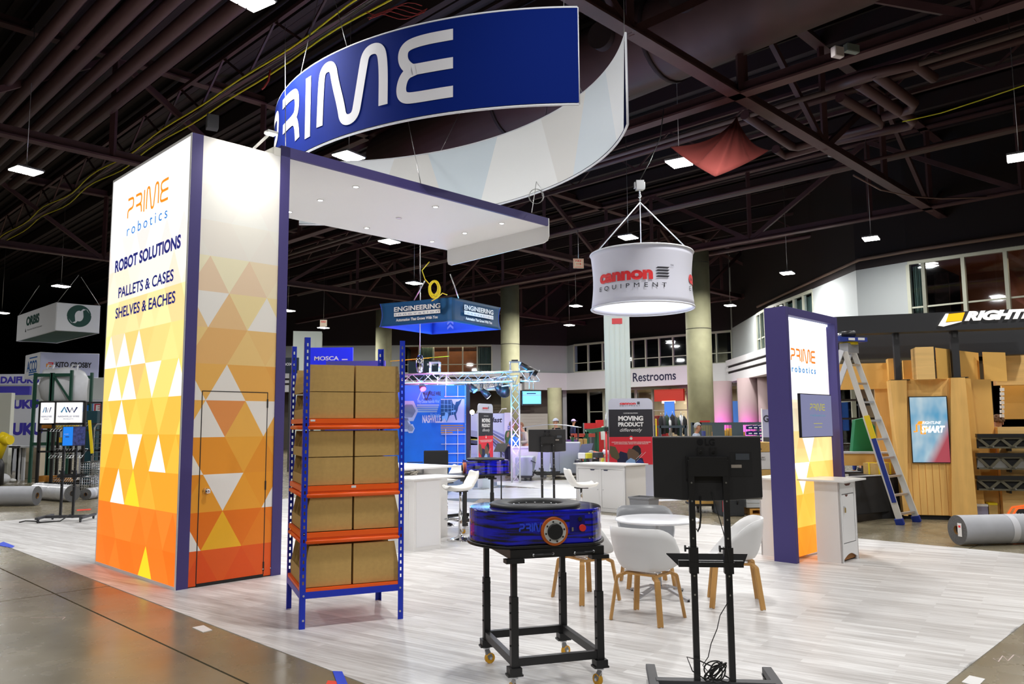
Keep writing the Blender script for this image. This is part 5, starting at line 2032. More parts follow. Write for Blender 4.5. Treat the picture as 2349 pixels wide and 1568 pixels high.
def winseg(a, b, z0, z1, n, trans=.3, depth=3.2, rear=brown, curtains=(), glassy=True, mw=.09):
    a, b = Vector(a), Vector(b)
    L = (b - a).length
    d = (b - a).normalized()
    nn = Vector((-d.y, d.x))
    WN[0] += 1
    rot = atan2(d.y, d.x)
    w = bpy.data.objects.new('window_%d' % WN[0], None)
    COL.objects.link(w)
    w.location = (a.x, a.y, z0)
    w.rotation_euler = (0, 0, rot)
    w['kind'] = 'structure'
    H = z1 - z0
    MB().box(0, L, 0, .15, -.02, .09).box(0, L, 0, .15, H - .12, H + .02).build('window_frame', mull, w)
    for k in range(n + 1):
        x = L * k / n
        MB().box(x - mw / 2, x + mw / 2, -.02, .16, .09, H - .12).build('mullion', mull, w)
    for k in range(n):
        x0, x1 = L * k / n + mw / 2, L * (k + 1) / n - mw / 2
        MB().box(x0, x1, .03, .1, H * trans - .03, H * trans + .03).build('transom', mull, w)
        if glassy:
            MB().box(x0, x1, .06, .07, .09, H - .12).build('pane', glass, w)
        if k in curtains:
            mb = MB().grid(lambda u, v: (x0 + (x1 - x0) * u, .35 + .07 * sin(u * 40) + .02 * sin(u * 97), .05 + (H - .2) * v), 60, 1)
            mb.build('curtain', mat('curtain_green', s2l(110, 128, 112), .8), w, recalc=False)
    # the room behind
    MB().box(0, L, depth, depth + .1, -.1, H).box(0, L, .2, depth, H, H + .1).box(0, L, .2, depth, -.15, -.1).build('room_wall', rear, w)
    return w


P = bp_
# upper floor, far wall
wallseg(P['L0'], P['L1'], 5.5, TOPZ, wallm)
w1 = winseg(P['L1'], P['L2'], 5.45, TOPZ, 6, .33, 3.5, brown, (1, 5))
wallseg(P['L2'], P['C0'], 5.5, TOPZ, wallm)
wallseg(P['C0'], P['C1'], 5.5, TOPZ, wallm)
w2 = winseg(P['C1'], P['C2'], 5.5, TOPZ, 4, .33, 3.5, roomd)
w3 = winseg(P['C2'], P['C3'], 5.5, TOPZ, 7, .33, 3.5, roomd)
# right-hand bays
wallseg(P['D0'], P['D1'], 5.5, TOPZ, wallm, name='wall_right')
w4 = winseg(P['D1'], P['D2'], 5.5, TOPZ, 3, .33, 3, roomd, (1, 2))
w5 = winseg(P['D2'], P['D3'], 5.5, TOPZ, 5, .33, 3, roomd, (1, 2, 3, 4))
wallseg(P['D3'], P['D4'], 4.6, TOPZ, wallm, name='wall_right')
wallseg(P['D4'], P['E1'], 4.6, TOPZ, wallm, name='wall_right')
d = (P['E2'] - P['E1'])
Q1 = P['E1'] + d * .14
w6 = winseg(P['E1'], Q1, 4.9, TOPZ, 1, .36, 3, roomd, (0,), mw=.12)
w7 = winseg(Q1, P['E3'], 4.9, TOPZ, 5, .36, 4.5, brown, (), mw=.12)
wallseg(P['E1'], P['E3'], 4.0, 4.9, wallm, name='wall_right')
# fascia with two recessed dark grooves on the bays
def fascia(a, b, grooves=True, name='trim_1'):
    a, b = Vector(a), Vector(b)
    d = (b - a).normalized()
    n = Vector((d.y, -d.x)) * .5
    a2, b2 = a + n, b + n
    if grooves:
        wallseg(a2, b2, 5.2, 5.55, walll, .55, name)
        wallseg(a2 - n * .3, b2 - n * .3, 5.05, 5.2, roomd, .4, name)
        wallseg(a2, b2, 4.85, 5.05, walll, .55, name)
        wallseg(a2 - n * .3, b2 - n * .3, 4.7, 4.85, roomd, .4, name)
        wallseg(a2, b2, 4.2, 4.7, walll, .55, name)
    else:
        wallseg(a2, b2, 4.25, 5.5, walll, .55, name)


fascia(P['L0'], P['L2'] + Vector((2.2, 0)), True)
fascia(P['L2'] + Vector((2.2, 0)), P['C0'], False)
fascia(P['C0'], P['C3'], False)
fascia(P['D0'], P['D3'], True)
fascia(P['D3'], P['D4'], True)
# Restrooms lettering
a, b = P['C0'], P['C3']
dd = (b - a).normalized()
nn = Vector((dd.y, -dd.x))
o0 = a + nn * .5


def restx(u, v, t):
    return (o0.x + dd.x * u + nn.x * (.01 + t), o0.y + dd.y * u + nn.y * (.01 + t), 4.62 + v)


def u_at(px):
    best = min(range(2000), key=lambda i: abs((lambda q: q.x / q.y)(o0 + dd * (i * .01)) - (lambda g: g[0] / g[1])(D_(px, 870, 50))))
    return best * .01


u0_, u1_ = u_at(1452), u_at(1551)
so = thing('wall_lettering', 'dark lettering reading Restrooms on the white balcony fascia', 'sign', (0, 0, 0))
text('Restrooms', mat('ink_dark_navy', s2l(22, 20, 60), .6), so, lambda u, v, t: restx(u + u0_, v, t), w=u1_ - u0_, h=.62, bold=.015)
# dark bulkhead above the building
for a, b in (('L0', 'L1'), ('L1', 'L2'), ('L2', 'C0'), ('C0', 'C3'), ('D0', 'D3'), ('D3', 'D4'), ('D4', 'E1'), ('E1', 'E3')):
    wallseg(P[a], P[b], TOPZ, 12.6, topm, .5, 'wall_back' if a in 'L0L1L2C0' else 'wall_right')
struct(MB().prism([P['C3'], P['D0'], P['D0'] + Vector((1, 0)), P['C3'] + Vector((1, 0))], 4.2, 12.6).build('wall_back', wallm))
# soffit floor slab above ground level
pts = [P['L0'], P['C0'], P['C3'], P['D0'], P['D3'], P['D4'], P['D4'] + Vector((6, 4)), Vector((26, 66)), Vector((-22, 66))]
struct(MB().prism([tuple(p) for p in pts], 4.3, 4.5).build('ceiling_soffit', mat('soffit_grey', s2l(150, 148, 145), .7)))
# conduit rail along the top of the windows
tag(MB().tube([(P[k].x, P[k].y - .3, TOPZ + .35) for k in ('D1', 'D3', 'D4', 'E1', 'E3')], .07, 6).build('roof_pipe', mat('pipe_tan', s2l(120, 96, 84), .5)), 'tan pipe following the top of the upper-floor windows at right', 'pipe')
# ground level: block wall in bays, roller door, glass front
yb = P['C0'].y + 1.5
blk = struct(MB().box(-22, 3.8, yb, yb + .3, 0, 4.3).build('wall_block', mat('mortar_grey', s2l(96, 90, 82), .9)))
mbk = MB()
rnd = random.Random(2)
bm_ = mat('block_tan', s2l(128, 118, 102), .85, noise=.08, nscale=4)
bmd = mat('block_brown', s2l(74, 66, 60), .85, noise=.08, nscale=4)
pieces = 0
for r in range(21):
    for c in range(22):
        x0 = -9.8 + c * .62 + (.31 if r % 2 else 0)
        z0 = r * .205
        if x0 + .6 > 3.7 or (1.2 < x0 < 3.9):
            continue
        if pieces < 290:
            o = MB().box(x0 + .01, x0 + .61, yb - .06 - rnd.uniform(0, .01), yb, z0 + .01, z0 + .195).build('block', bm_ if (c // 5) % 2 == 0 or r < 0 else bmd, blk)
            pieces += 1
rd = struct(MB().box(.3, 3.2, yb - .2, yb - .12, 0, 2.55).build('door_1', mat('roller_white', s2l(205, 203, 190), .5)))
for k in range(11):
    MB().box(.32, 3.18, yb - .225, yb - .2, .05 + k * .23, .05 + k * .23 + .2).build('door_slat', MATS['roller_white'], rd)
struct(MB().box(3.8, 4.1, yb - 1, yb + .3, 0, 4.3).build('wall_pier', wallm))
struct(MB().box(-4.6, -1.6, yb - .25, yb - .1, .0, 4.2).build('wall_alcove', bmd))
struct(MB().box(-.4, 0.2, yb - .6, yb - .1, .0, 4.2).build('wall_pier', mat('pier_tan', s2l(140, 130, 110), .8)))
# glass front along C0-C3, set back
off = Vector((-dd.y, dd.x)) * 1.6
WN[0] += 0
g1 = winseg(P['C1'] + off, P['C3'] + off, 0, 4.25, 9, .62, 7, mat('lobby_wall', s2l(170, 150, 120), .7), (), mw=.12)
g2 = winseg(P['D0'] + Vector((1.5, 0)), P['D3'] + Vector((1.5, 0)), 0, 4.25, 7, .62, 6, mat('lobby_wall', (0, 0, 0)), (), mw=.12)
# lobby contents
lm_ = (P['C1'] + P['C3']) / 2 + off
area('lobby_glow', (lm_.x + 2, lm_.y + 4, 4.0), 4, 700, (1, .93, .8))
area('lobby_glow', (P['D1'].x + 4.5, P['D1'].y, 4.0), 3, 200, (1, .95, .85))
area('upper_room_glow', ((P['L1'].x + P['L2'].x) / 2, P['L1'].y + 1.8, TOPZ - .15), 4, 110, (1, .8, .5))
qm = (Q1 + E3) / 2
area('upper_room_glow', (qm.x + 1.5, qm.y + 1.5, TOPZ - .3), 3, 60, (1, .72, .42))
vm = D_(1518, 940, P['C2'].y + 3.2)
v = thing('vending_machine', 'red vending machine with a white bottle shape behind the glass front', 'vending machine', (vm[0], vm[1], 0), -.7)
MB().box(-.45, .45, -.3, .3, 0, 2.3).build('cabinet', red, v, bevel=.02)
MB().prism([(-.1, .0), (.1, 0), (.11, .5), (.05, .75), (.05, 1.0), (-.05, 1.0), (-.05, .75), (-.11, .5)], 0, .01, lambda u, w_, t: (u, -.3 - t, w_ + .8)).build('bottle_graphic', ink_white, v)
for (px, w_, nm) in ((1543, .7, 'blue poster behind the glass front, left of the tall round column'), (1708, 1.2, 'blue glowing poster between the purple columns')):
    q = D_(px, 940, 47)
    o = thing('lobby_poster', nm, 'poster', (q[0] + .3, q[1] + 2.5, 0), -.7)
    MB().box(-w_ / 2, w_ / 2, 0, .05, 1.2, 3.1).build('board', mat('poster_blue', s2l(60, 120, 200), .5, emit=.2), o)
q = D_(1541, 922, 52)
o = thing('lobby_sign', 'red glowing canopy sign behind the glass front', 'sign', (q[0], q[1] + 1, q[2]), -.7)
MB().box(-1.1, 1.1, 0, .2, .1, .9).build('panel', mat('sign_red_dim', s2l(170, 40, 20), .5, emit=.25), o)
MB().box(-.5, .5, -.05, 0, -.05, .12).build('light_strip', mat('sign_warm', (1, .5, .3), .5, emit=2, ecol=(1, .6, .4)), o)

# ------------------------------------------------------------------ columns
cm = mat('concrete_column', s2l(158, 156, 124), .75, noise=.16, nscale=1.2, bump=.05, bscale=6)


def column(px, Y, r, label, h=12.4, m=cm):
    x = D_(px, 900, Y)[0]
    t = thing('concrete_column', label, 'column', (x, Y, 0), 0, 'round concrete columns')
    MB().tube([(0, 0, 0), (0, 0, h)], r, 40).build('shaft', m, t)
    for z in (6.2, 9.4) if h > 9.5 else ():
        MB().lathe([(r + .004, z - .02), (r + .004, z + .02)], 0, 0, 40, cap=False).build('form_joint', mat('joint_dark', s2l(70, 68, 56), .8), t)
    return t


column(1607, 37.5, .60, 'tall round concrete column right of the square white one, nearest round column', D_(1600, 577, 37.5)[2])
column(1171, 44, .53, 'tall round concrete column behind the lit truss, left of the hanging television', D_(1171, 655, 44)[2])
column(879, 50, .51, 'tall round concrete column above the right-hand bins of the rack', D_(879, 710, 50)[2])
column(1272, 55, .5, 'short round concrete column under the balcony, left of the roller door', 4.25)
pinkm = mat('column_plain', s2l(160, 140, 140), .7)
column(1655, 47, .62, 'purple-lit round column just right of the tallest concrete one', 4.2, pinkm)
column(1717, 44, .6, 'pink-lit round column beside the purple display frame', 4.2, pinkm)
column(1760, 43, .5, 'purple-lit column half hidden by the purple display frame', 4.2, pinkm)
for x, y, z in ((D_(1640, 930, 45)[0], 45, 1.0), (D_(1700, 930, 42)[0], 42.3, 1.)):
    area('magenta_uplight', (x, y, z), .4, 110, (.9, .05, .8), rot=(radians(75), 0, 0))
# square clad column
x = D_(1418, 900, 31)[0]
t = thing('square_column', 'square white steel-clad column with a small red plate, centre of the hall', 'column', (x, 31, 0), RB - .9)
sqh = D_(1418, 640, 31)[2]
MB().box(-.48, .48, -.48, .48, 0, sqh).build('core', mat('clad_white', s2l(196, 204, 196), .5), t)
for s in range(5):
    xx = -.4 + s * .2
    MB().box(xx - .07, xx + .07, -.5, -.48, 0, sqh).build('cladding_panel', MATS['clad_white'], t)
    MB().box(-.5, -.48, xx - .07, xx + .07, 0, sqh).build('cladding_panel', MATS['clad_white'], t)
q = D_(1420, 736, 30.4)
MB().box(-.2, .2, -.515, -.5, q[2] - .1, q[2] + .12).build('red_plate', red, t)
x = D_(705, 850, 40)[0]
t = thing('square_column', 'pale square column seen above the left end of the rack', 'column', (x, 40, 0), .2)
MB().box(-.7, .7, -.5, .5, 0, D_(705, 762, 40)[2]).build('core', MATS['clad_white'], t)
MB().box(-.02, .02, -.52, -.5, 0, 6).box(.4, .43, -.52, -.5, 0, 6).build('cladding_panel', MATS['clad_white'], t)
MB().box(-.12, .3, -.52, -.5, 4.0, 4.2).build('red_plate', red, t)
# far left grey wall with a dark top
struct(MB().box(-40, -15, 50, 50.4, 0, 4.9).build('wall_left', wallm))

# ================================================================== banner stands
def banner_stand(label, loc, rz, big=True):
    t = thing('banner_stand', label, 'banner', (loc[0], loc[1], 0), rz, 'black and red banner stands')
    Wb, Hb = .5, 2.27
    rr = .12
    poly = [(-Wb, .05), (Wb, .05), (Wb, Hb - rr)] + [(Wb - rr + rr * cos(a), Hb - rr + rr * sin(a)) for a in [pi / 2 * k / 6 for k in range(1, 7)]] + [(-Wb + rr - rr * sin(a), Hb - rr + rr * cos(a)) for a in [pi / 2 * k / 6 for k in range(7)]]
    MB().prism(poly, 0, .03, lambda u, v, q: (u, q, v)).build('panel', mat('banner_silver', s2l(205, 208, 225), .5), t)
    MB().box(-Wb, Wb, -.15, .18, .0, .02).build('foot', grey, t)
    x = plane_xf((0, 0, 0), (1, 0, 0), (0, 0, 1))
    bk = lambda u0, u1, z0, z1, m, n: MB().box(u0, u1, -.003, 0, z0, z1).build(n, m, t)
    bk(-Wb + .005, Wb - .005, 1.4, 2.02, mat('banner_black', s2l(40, 40, 48), .6), 'print_black')
    bk(-Wb + .005, Wb - .005, .78, 1.4, mat('banner_red', s2l(232, 44, 62), .6), 'print_red')
    xx = lambda u, v, q: x(u, v, q + .004)
    text('cannon', ink_red, t, lambda u, v, q: xx(u - .24, v + 2.13, q), w=.36, h=.06, bold=.04)
    for k in range(4):
        MB().prism([(.15, 2.135 + k * .016), (.21, 2.135 + k * .016), (.215, 2.145 + k * .016), (.155, 2.145 + k * .016)], 0, .001, xx).build('logo_bar', ink_black, t)
    text('EQUIPMENT', ink_black, t, lambda u, v, q: xx(u - .24, v + 2.09, q), w=.46, h=.025, space=1.8)
    text('CUSTOM SOLUTIONS', ink_white, t, lambda u, v, q: xx(u, v + 1.925, q), w=.32, h=.02, bold=.03, align='C')
    text('MOVING', ink_white, t, lambda u, v, q: xx(u, v + 1.77, q), w=.56, h=.1, bold=.05, align='C')
    text('PRODUCT', ink_white, t, lambda u, v, q: xx(u, v + 1.64, q), w=.57, h=.09, bold=.05, align='C')
    text('differently', ink_white, t, lambda u, v, q: xx(u, v + 1.52, q), w=.5, h=.08, shear=.25, align='C')
    MB().prism([(.05 * cos(2 * pi * k / 20), 1.37 + .055 * sin(2 * pi * k / 20)) for k in range(20)], 0, .001, xx).build('round_badge', MATS['banner_red'], t)
    g = MB()
    n = 16
    g.prism([((.036 if k % 2 else .026) * cos(2 * pi * k / n), 1.365 + (.036 if k % 2 else .026) * sin(2 * pi * k / n)) for k in range(n)], 0.001, .002, xx)
    g.build('gear_badge', ink_white, t)
    text('CUSTOM SOLUTIONS TRANSFORM UNIQUE PROBLEMS', ink_white, t, lambda u, v, q: xx(u, v + 1.27, q), w=.88, h=.024, bold=.02, align='C')
    text('INTO SPECIALIZED, MADE-TO-ORDER RESULTS', ink_white, t, lambda u, v, q: xx(u, v + 1.235, q), w=.76, h=.024, bold=.02, align='C')
    # the welder photograph, as flat shapes of colour
    def pp(pts, m, lay):
        MB().prism([(u, v) for u, v in pts], lay * .0006, lay * .0006 + .0005, xx).build('photo_shape', m, t)
    dkb = mat('print_navy_suit', s2l(24, 30, 70), .6)
    pp([(-.3, .55), (-.33, .95), (-.25, 1.08), (-.05, 1.02), (.05, .95), (.25, .92), (.3, .7), (.3, .55)], dkb, 1)
    pp([(-.48, 1.2), (-.36, 1.18), (-.28, 1.02), (-.27, .93), (-.33, .88), (-.45, .95), (-.49, 1.05)], mat('print_glove', s2l(96, 88, 60), .6), 2)
    pp([(.0, 1.12), (.06, 1.2), (.15, 1.21), (.21, 1.14), (.22, 1.02), (.16, .93), (.06, .95)], ink_black, 2)
    pp([(-.1, 1.04), (-.06, 1.14), (.05, 1.12), (.16, 1.04), (.18, .96), (.08, .88), (-.08, .9)], mat('print_helmet', s2l(112, 88, 70), .6), 3)
    pp([(-.12, .86), (-.02, .93), (.08, .88), (.1, .74), (.02, .66), (-.1, .72), (-.16, .78)], mat('print_blueflare', s2l(150, 190, 240), .6), 4)
    pp([(.1, .86), (.2, .9), (.3, .8), (.3, .62), (.12, .62)], mat('print_blue_suit', s2l(28, 60, 140), .6), 4)
    for a, b in (((.1, .85), (.32, 1.06)), ((.1, .9), (.24, 1.04)), ((-.36, .78), (-.26, .6))):
        mb = MB()
        stroke(mb, [a, b], .006, lambda u, v, q: xx(u, v, q + .004), maxl=1)
        mb.build('spark', ink_white, t, recalc=False)
    return t


bl = D_(1451, 1146, 17.9)
bs = banner_stand('large black and red banner stand behind the two-door cabinet', bl, -.05)
bb = D_(1115, 1100, 21.5)
b2 = copy_tree(bs, None, (bb[0], bb[1], 0), 1.2, 'same black and red banner stand seen almost edge-on in front of the blue wall end')

# ================================================================== blue wire-shelving wall
Yw = 25.
A_ = Vector(G(925, 1098)[:2])
Bw = Vector(G(1078, 1096)[:2])
zt = D_(1075, 881, Bw.y)[2]
d = (Bw - A_).normalized()
A_ = A_ - d * 1.2
L = (Bw - A_).length
t = thing('graphic_wall', 'bright blue graphic wall with a map of states and white wire shelving', 'display wall', (A_.x, A_.y, 0), atan2(d.y, d.x))
bluew = mat('graphic_blue', s2l(16, 118, 220), .45, noise=.14, nscale=1.1, emit=.0)
MB().box(0, L - .12, 0, .08, 0, zt - .03).build('panel', bluew, t)
MB().box(L - .12, L, -.06, .14, 0, zt).build('end_post', black, t)
MB().box(L - .17, L - .12, -.03, 0, 0, zt).build('edge_strip', mat('edge_blue', s2l(90, 170, 240), .4), t)
xw = plane_xf((0, -.002, 0), (1, 0, 0), (0, 0, 1))
wx = lambda px: 0


def wpx(px, py):
    "photo point on the wall -> u,z"
    dr = ray(px, py)
    det = dr[0] * (-d.y) + d.x * dr[1]
    tt = (A_.x * (-d.y) + d.x * A_.y) / det
    return ((tt * dr[0] - A_.x) * d.x + (tt * dr[1] - A_.y) * d.y, CAMH + tt * dr[2])


def wz(x, y):       # from the 4.9x crop at (900,780)
    return wpx(900 + x / 4.9, 780 + y / 4.9)


cyan = mat('print_cyan', s2l(130, 200, 245), .5)
u0, z0 = wz(360, 620)
u1, z1 = wz(545, 600)
text('NASHVILLE WIRE', ink_black, t, lambda u, v, q: xw(u + u0, v + z0, q), w=u1 - u0, h=.13, bold=.03)
text('PRODUCTS', ink_black, t, lambda u, v, q: xw(u + u0, v + z0 - .16, q), w=(u1 - u0) * .45, h=.08, bold=.03)
mb = MB()
ua = wz(285, 650)[0]
stroke(mb, [(ua, z0 - .15), (ua + .12, z0 + .15), (ua + .2, z0 - .1)], .03, xw, maxl=1)
mb.build('logo_stroke', cyan, t, recalc=False)
mb = MB()
stroke(mb, [(ua + .18, z0 + .1), (ua + .28, z0 - .15), (ua + .4, z0 + .15)], .04, xw, maxl=1)
mb.build('logo_stroke', ink_black, t, recalc=False)
uq, zq = wz(280, 705)
text('Why Choose Nashville Wire?', cyan, t, lambda u, v, q: xw(u + uq, v + zq, q), w=wz(530, 700)[0] - uq, h=.11, bold=.02)
for k in range(4):
    u, z = wz(275, 730 + k * 24)
    MB().box(u, u + (wz(525, 700)[0] - u) * (1 - .03 * k), -.003, 0, z - .025, z + .025).build('print_line', mat('print_line_grey', s2l(150, 190, 215), .5), t)
un, zn = wz(430, 865)
text('Not Just', cyan, t, lambda u, v, q: xw(u + un, v + zn, q), w=wz(530, 865)[0] - un, h=.14, bold=.02)
un, zn = wz(338, 925)
text('NASHVILLE...', ink_white, t, lambda u, v, q: xw(u + un, v + zn, q), w=wz(575, 925)[0] - un, h=.24, bold=.03)
# map
mx0, mz1 = wz(545, 660)
mx1, mz0 = wz(820, 925)
MB().box(mx0, mx1, -.004, 0, mz0, mz1).build('map_board', mat('map_pale', s2l(196, 214, 232), .5), t)
mapd = mat('map_teal', s2l(14, 84, 130), .5)
MWd, MHt = mx1 - mx0, mz1 - mz0
mpoly = [(0, .02), (0, .97), (.45, .97), (.5, .8), (.58, .74), (.62, .88), (.72, .9), (.86, 1.0), (.8, .82), (.72, .68), (.68, .5), (.62, .36), (.66, .12), (.62, .1), (.54, .34), (.36, .3), (.24, .02), (.16, .2), (.06, .1)]
MB().prism([(mx0 + u * MWd, mz0 + v * MHt) for u, v in mpoly], 0.003, .006, xw).build('map_shape', mapd, t)
MB().prism([(mx0 + u * MWd, mz0 + v * MHt) for u, v in [(.05, .1), (.05, .28), (.16, .3), (.18, .44), (.28, .42), (.3, .26), (.24, .05), (.16, .2)]], 0.007, .008, xw).build('map_state', cyan, t)
MB().prism([(mx0 + u * MWd, mz0 + v * MHt) for u, v in [(.44, .5), (.6, .54), (.6, .48), (.44, .44)]], 0.007, .008, xw).build('map_state', cyan, t)
for pts in ([(0, .78), (.42, .76)], [(0, .6), (.5, .6)], [(.02, .44), (.6, .46)], [(.14, .97), (.14, .44)], [(.28, .97), (.3, .3)], [(.42, .92), (.44, .3)], [(.53, .74), (.52, .35)]):
    mb = MB()
    stroke(mb, [(mx0 + u * MWd, mz0 + v * MHt) for u, v in pts], .012, lambda u, v, q: xw(u, v, .0075), maxl=9)
    mb.build('map_line', cyan, t, recalc=False)
for k in range(4):
    u, z = wz(545 + (0 if k else 0), 960 + k * 26)
    MB().box(u, u + (wz(810, 960)[0] - u) * (.95, 1, .93, .5)[k], -.003, 0, z - .02, z + .025).build('print_line', mat('print_orange_line', s2l(175, 140, 90), .5), t)
for (cx_, cy_, r_) in ((185, 795, .3), (140, 950, .2), (207, 992, .13)):
    u, z = wz(cx_, cy_)
    MB().prism([(u + r_ * cos(pi / 3 * k), z + r_ * 1.25 * sin(pi / 3 * k)) for k in range(6)], 0, .01, xw).build('hexagon_photo', mat('hex_pale', s2l(190, 205, 225), .5), t)
    MB().prism([(u + r_ * .75 * cos(pi / 3 * k), z + r_ * .8 * sin(pi / 3 * k)) for k in range(6)], 0.01, .012, xw).build('hexagon_image', mat('hex_grey', s2l(130, 145, 165), .5), t)
# white wire shelf lines at right
gx0, gx1 = wz(480, 700)[0], wz(850, 700)[0]
for k, y in enumerate((632, 725, 835, 945, 1055, 1165, 1270, 1375)):
    u, z = wz(700, y)
    x0 = gx0 + .2 if k > 3 else mx1
    if k in (0,):
        x0 = gx0 + .3
    MB().tube([(x0, -.05, z), (L - .14, -.05, z)], .015, 6).build('shelf_wire', ink_white, t)
for px_ in (600, 735):
    u = wz(px_, 900)[0]
    MB().tube([(u, -.04, .2), (u, -.04, mz0 - .2)], .012, 6).build('upright_wire', ink_white, t)
    MB().tube([(u, -.04, mz1 + .05), (u, -.04, zt - .05)], .012, 6).build('upright_wire', ink_white, t)
area('blue_wash', (Bw.x - 1.6, Bw.y - 1.8, 3.4), 1.5, 90, (.25, .55, 1), rot=(radians(-35), 0, 0))

# black meeting chair in front of the wall
cq = G(1000, 1135)
t = thing('office_chair', 'black meeting chair seen over the reception counter', 'chair', (cq[0] - .0, cq[1], 0), .15)
MB().box(-.3, .3, -.02, .02, .72, 1.08).build('backrest', blackm, t, bevel=.02)
MB().box(-.28, .28, .03, .5, .44, .5).build('seat', blackm, t)
for s in (-1, 1):
    MB().tube([(s * .32, -.0, .7), (s * .32, .35, .68), (s * .32, .4, .45)], .014, 6).build('armrest', black, t)
    for e in (0, .45):
        MB().tube([(s * .28, e, 0), (s * .28, e, .45)], .014, 6).build('leg', black, t)
MB().tube([(-.32, 0, .8), (-.7, 0, .8), (-.7, 0, .6)], .012, 6).build('side_arm', black, t)


# ================================================================== lit truss rig
alu = mat('aluminium', (.72, .74, .78), .3, .9)


def truss_beam(name, label, p, q, w=.29, lit=None, parent=None):
    p, q = Vector(p), Vector(q)
    t = thing(name, label, 'truss', tuple(p))
    dv = q - p
    L = dv.length
    d = dv.normalized()
    u = Vector((0, 0, 1)) if abs(d.z) < .9 else Vector((1, 0, 0))
    x = d.cross(u).normalized() * w / 2
    y = x.cross(d).normalized() * w / 2
    for sx_, sy_ in ((1, 1), (1, -1), (-1, -1), (-1, 1)):
        MB().tube([x * sx_ + y * sy_, dv + x * sx_ + y * sy_], .025, 8).build('main_tube', alu, t)
    n = max(2, int(L / .3))
    for (a, b) in (((1, 1), (1, -1)), ((1, -1), (-1, -1)), ((-1, -1), (-1, 1)), ((-1, 1), (1, 1))):
        mb = MB()
        for i in range(n):
            s0, s1 = (a, b) if i % 2 == 0 else (b, a)
            mb.beam(dv * (i / n) + x * s0[0] + y * s0[1], dv * ((i + 1) / n) + x * s1[0] + y * s1[1], .018, .018)
        mb.build('lacing', alu, t)
    return t


t0 = D_(905, 862, 24.5)
tz = t0[2]
P1 = D_(1178, 871, 23.5)
zr = (t0[2] + P1[2]) / 2
truss_beam('truss_beam', 'front horizontal aluminium truss glowing pink and blue above the blue wall', (t0[0], t0[1], zr), (P1[0], P1[1], zr))
P2 = D_(1232, 880, 23.2)
truss_beam('truss_beam', 'short cyan-lit truss stub sticking out right with a television under it', (P1[0] + .3, P1[1], zr), (P2[0], P2[1], zr))
P3 = D_(1050, 876, 29)
truss_beam('truss_beam', 'rear cyan-lit truss running back from the corner post', (P1[0], P1[1] + .3, zr - .1), (P3[0], P3[1], zr - .1))
P4 = D_(900, 884, 29)
truss_beam('truss_beam', 'rear horizontal truss low behind the front one, pink and cyan', (P4[0], 29, zr - .1), (P3[0], 29, zr - .1))
truss_beam('truss_post', 'vertical lattice truss post lit blue and pink, right of the blue wall', (P1[0] + .05, P1[1], 0), (P1[0] + .05, P1[1], zr - .2), .24)
c1_ = D_(998, 862, 24.2)
truss_beam('truss_post', 'vertical truss post behind the top of the blue wall', (c1_[0], 26.8, 0), (c1_[0], 26.8, zr + .2))
for (px, lab) in ((998, 'left'), (1181, 'right')):
    c = D_(px, 845, 23.9)
    o = thing('truss_corner', lab + ' box corner block with a hoist shackle on top of the truss', 'truss', (c[0], c[1], zr + .15))
    MB().box(-.17, .17, -.17, .17, 0, .03).box(-.17, .17, -.17, .17, .3, .33).build('plate', alu, o)
    for sx_ in (-1, 1):
        for sy_ in (-1, 1):
            MB().tube([(sx_ * .14, sy_ * .14, .03), (sx_ * .14, sy_ * .14, .3)], .025, 8).build('main_tube', alu, o)
    MB().box(-.1, .1, -.1, .1, .33, .38).build('clamp', darkg, o)
c = D_(963, 850, 24)
o = thing('chain_motor', 'silver chain motor standing on the truss', 'hoist', (c[0], c[1], zr + .15))
MB().lathe([(.0, 0), (.09, .05), (.12, .2), (.12, .42), (.07, .55), (0, .58)], 0, 0, 16, cap=False).build('motor_body', chrome, o)
MB().tube([(0, 0, .55), (0, 0, 4)], .015, 5).build('chain', wirem, o)
MB().tube([(-.9, 0, .38), (.9, 0, .52)], .012, 5).build('tag_line', ycab, o)
for k, (px, py, col, lab) in enumerate(((965, 876, (1, .15, .6), 'first'), (1075, 880, (.2, .3, 1), 'second'), (1105, 893, (1, .95, .9), 'third'), (1138, 882, (.2, .6, 1), 'fourth'), (1158, 886, (.1, .6, 1), 'rightmost, large'))):
    c = D_(px, py, 24.3)
    o = thing('stage_light', 'black stage light under the lit truss, %s from the left' % lab, 'stage light', (c[0], c[1], c[2]), k * .7)
    r = .17 if k == 4 else .1
    MB().tube([(0, 0, 0), (.05, -.1, -.1), (.1, -.2, -.22)], [r * .7, r, r * 1.05], 14).build('lamp_body', black, o)
    MB().tube([(-r * 1.2, 0, -.05), (-r * 1.2, 0, .18), (r * 1.2, 0, .18), (r * 1.2, 0, -.05)], .014, 6).build('yoke', black, o)
    MB().tube([(.101, -.202, -.222), (.104, -.208, -.228)], r * .9, 14).build('lens', mat('lens_glow_%d' % k, col, .5, emit=4 if k == 2 else .6), o)
c = D_(1212, 848, 23.3)
o = thing('stage_light', 'black profile spotlight tilted on top of the truss stub', 'stage light', c, .3)
MB().tube([(-.25, 0, .18), (.25, 0, -.1)], [.06, .11], 14).build('lamp_body', black, o)
MB().tube([(-.25, 0, .18), (-.26, 0, .186)], .05, 12).build('lens', mat('lens_blue', (.1, .3, 1), .4, emit=1), o)
MB().tube([(.05, 0, 0), (.05, 0, -.32)], .02, 6).build('yoke', black, o)
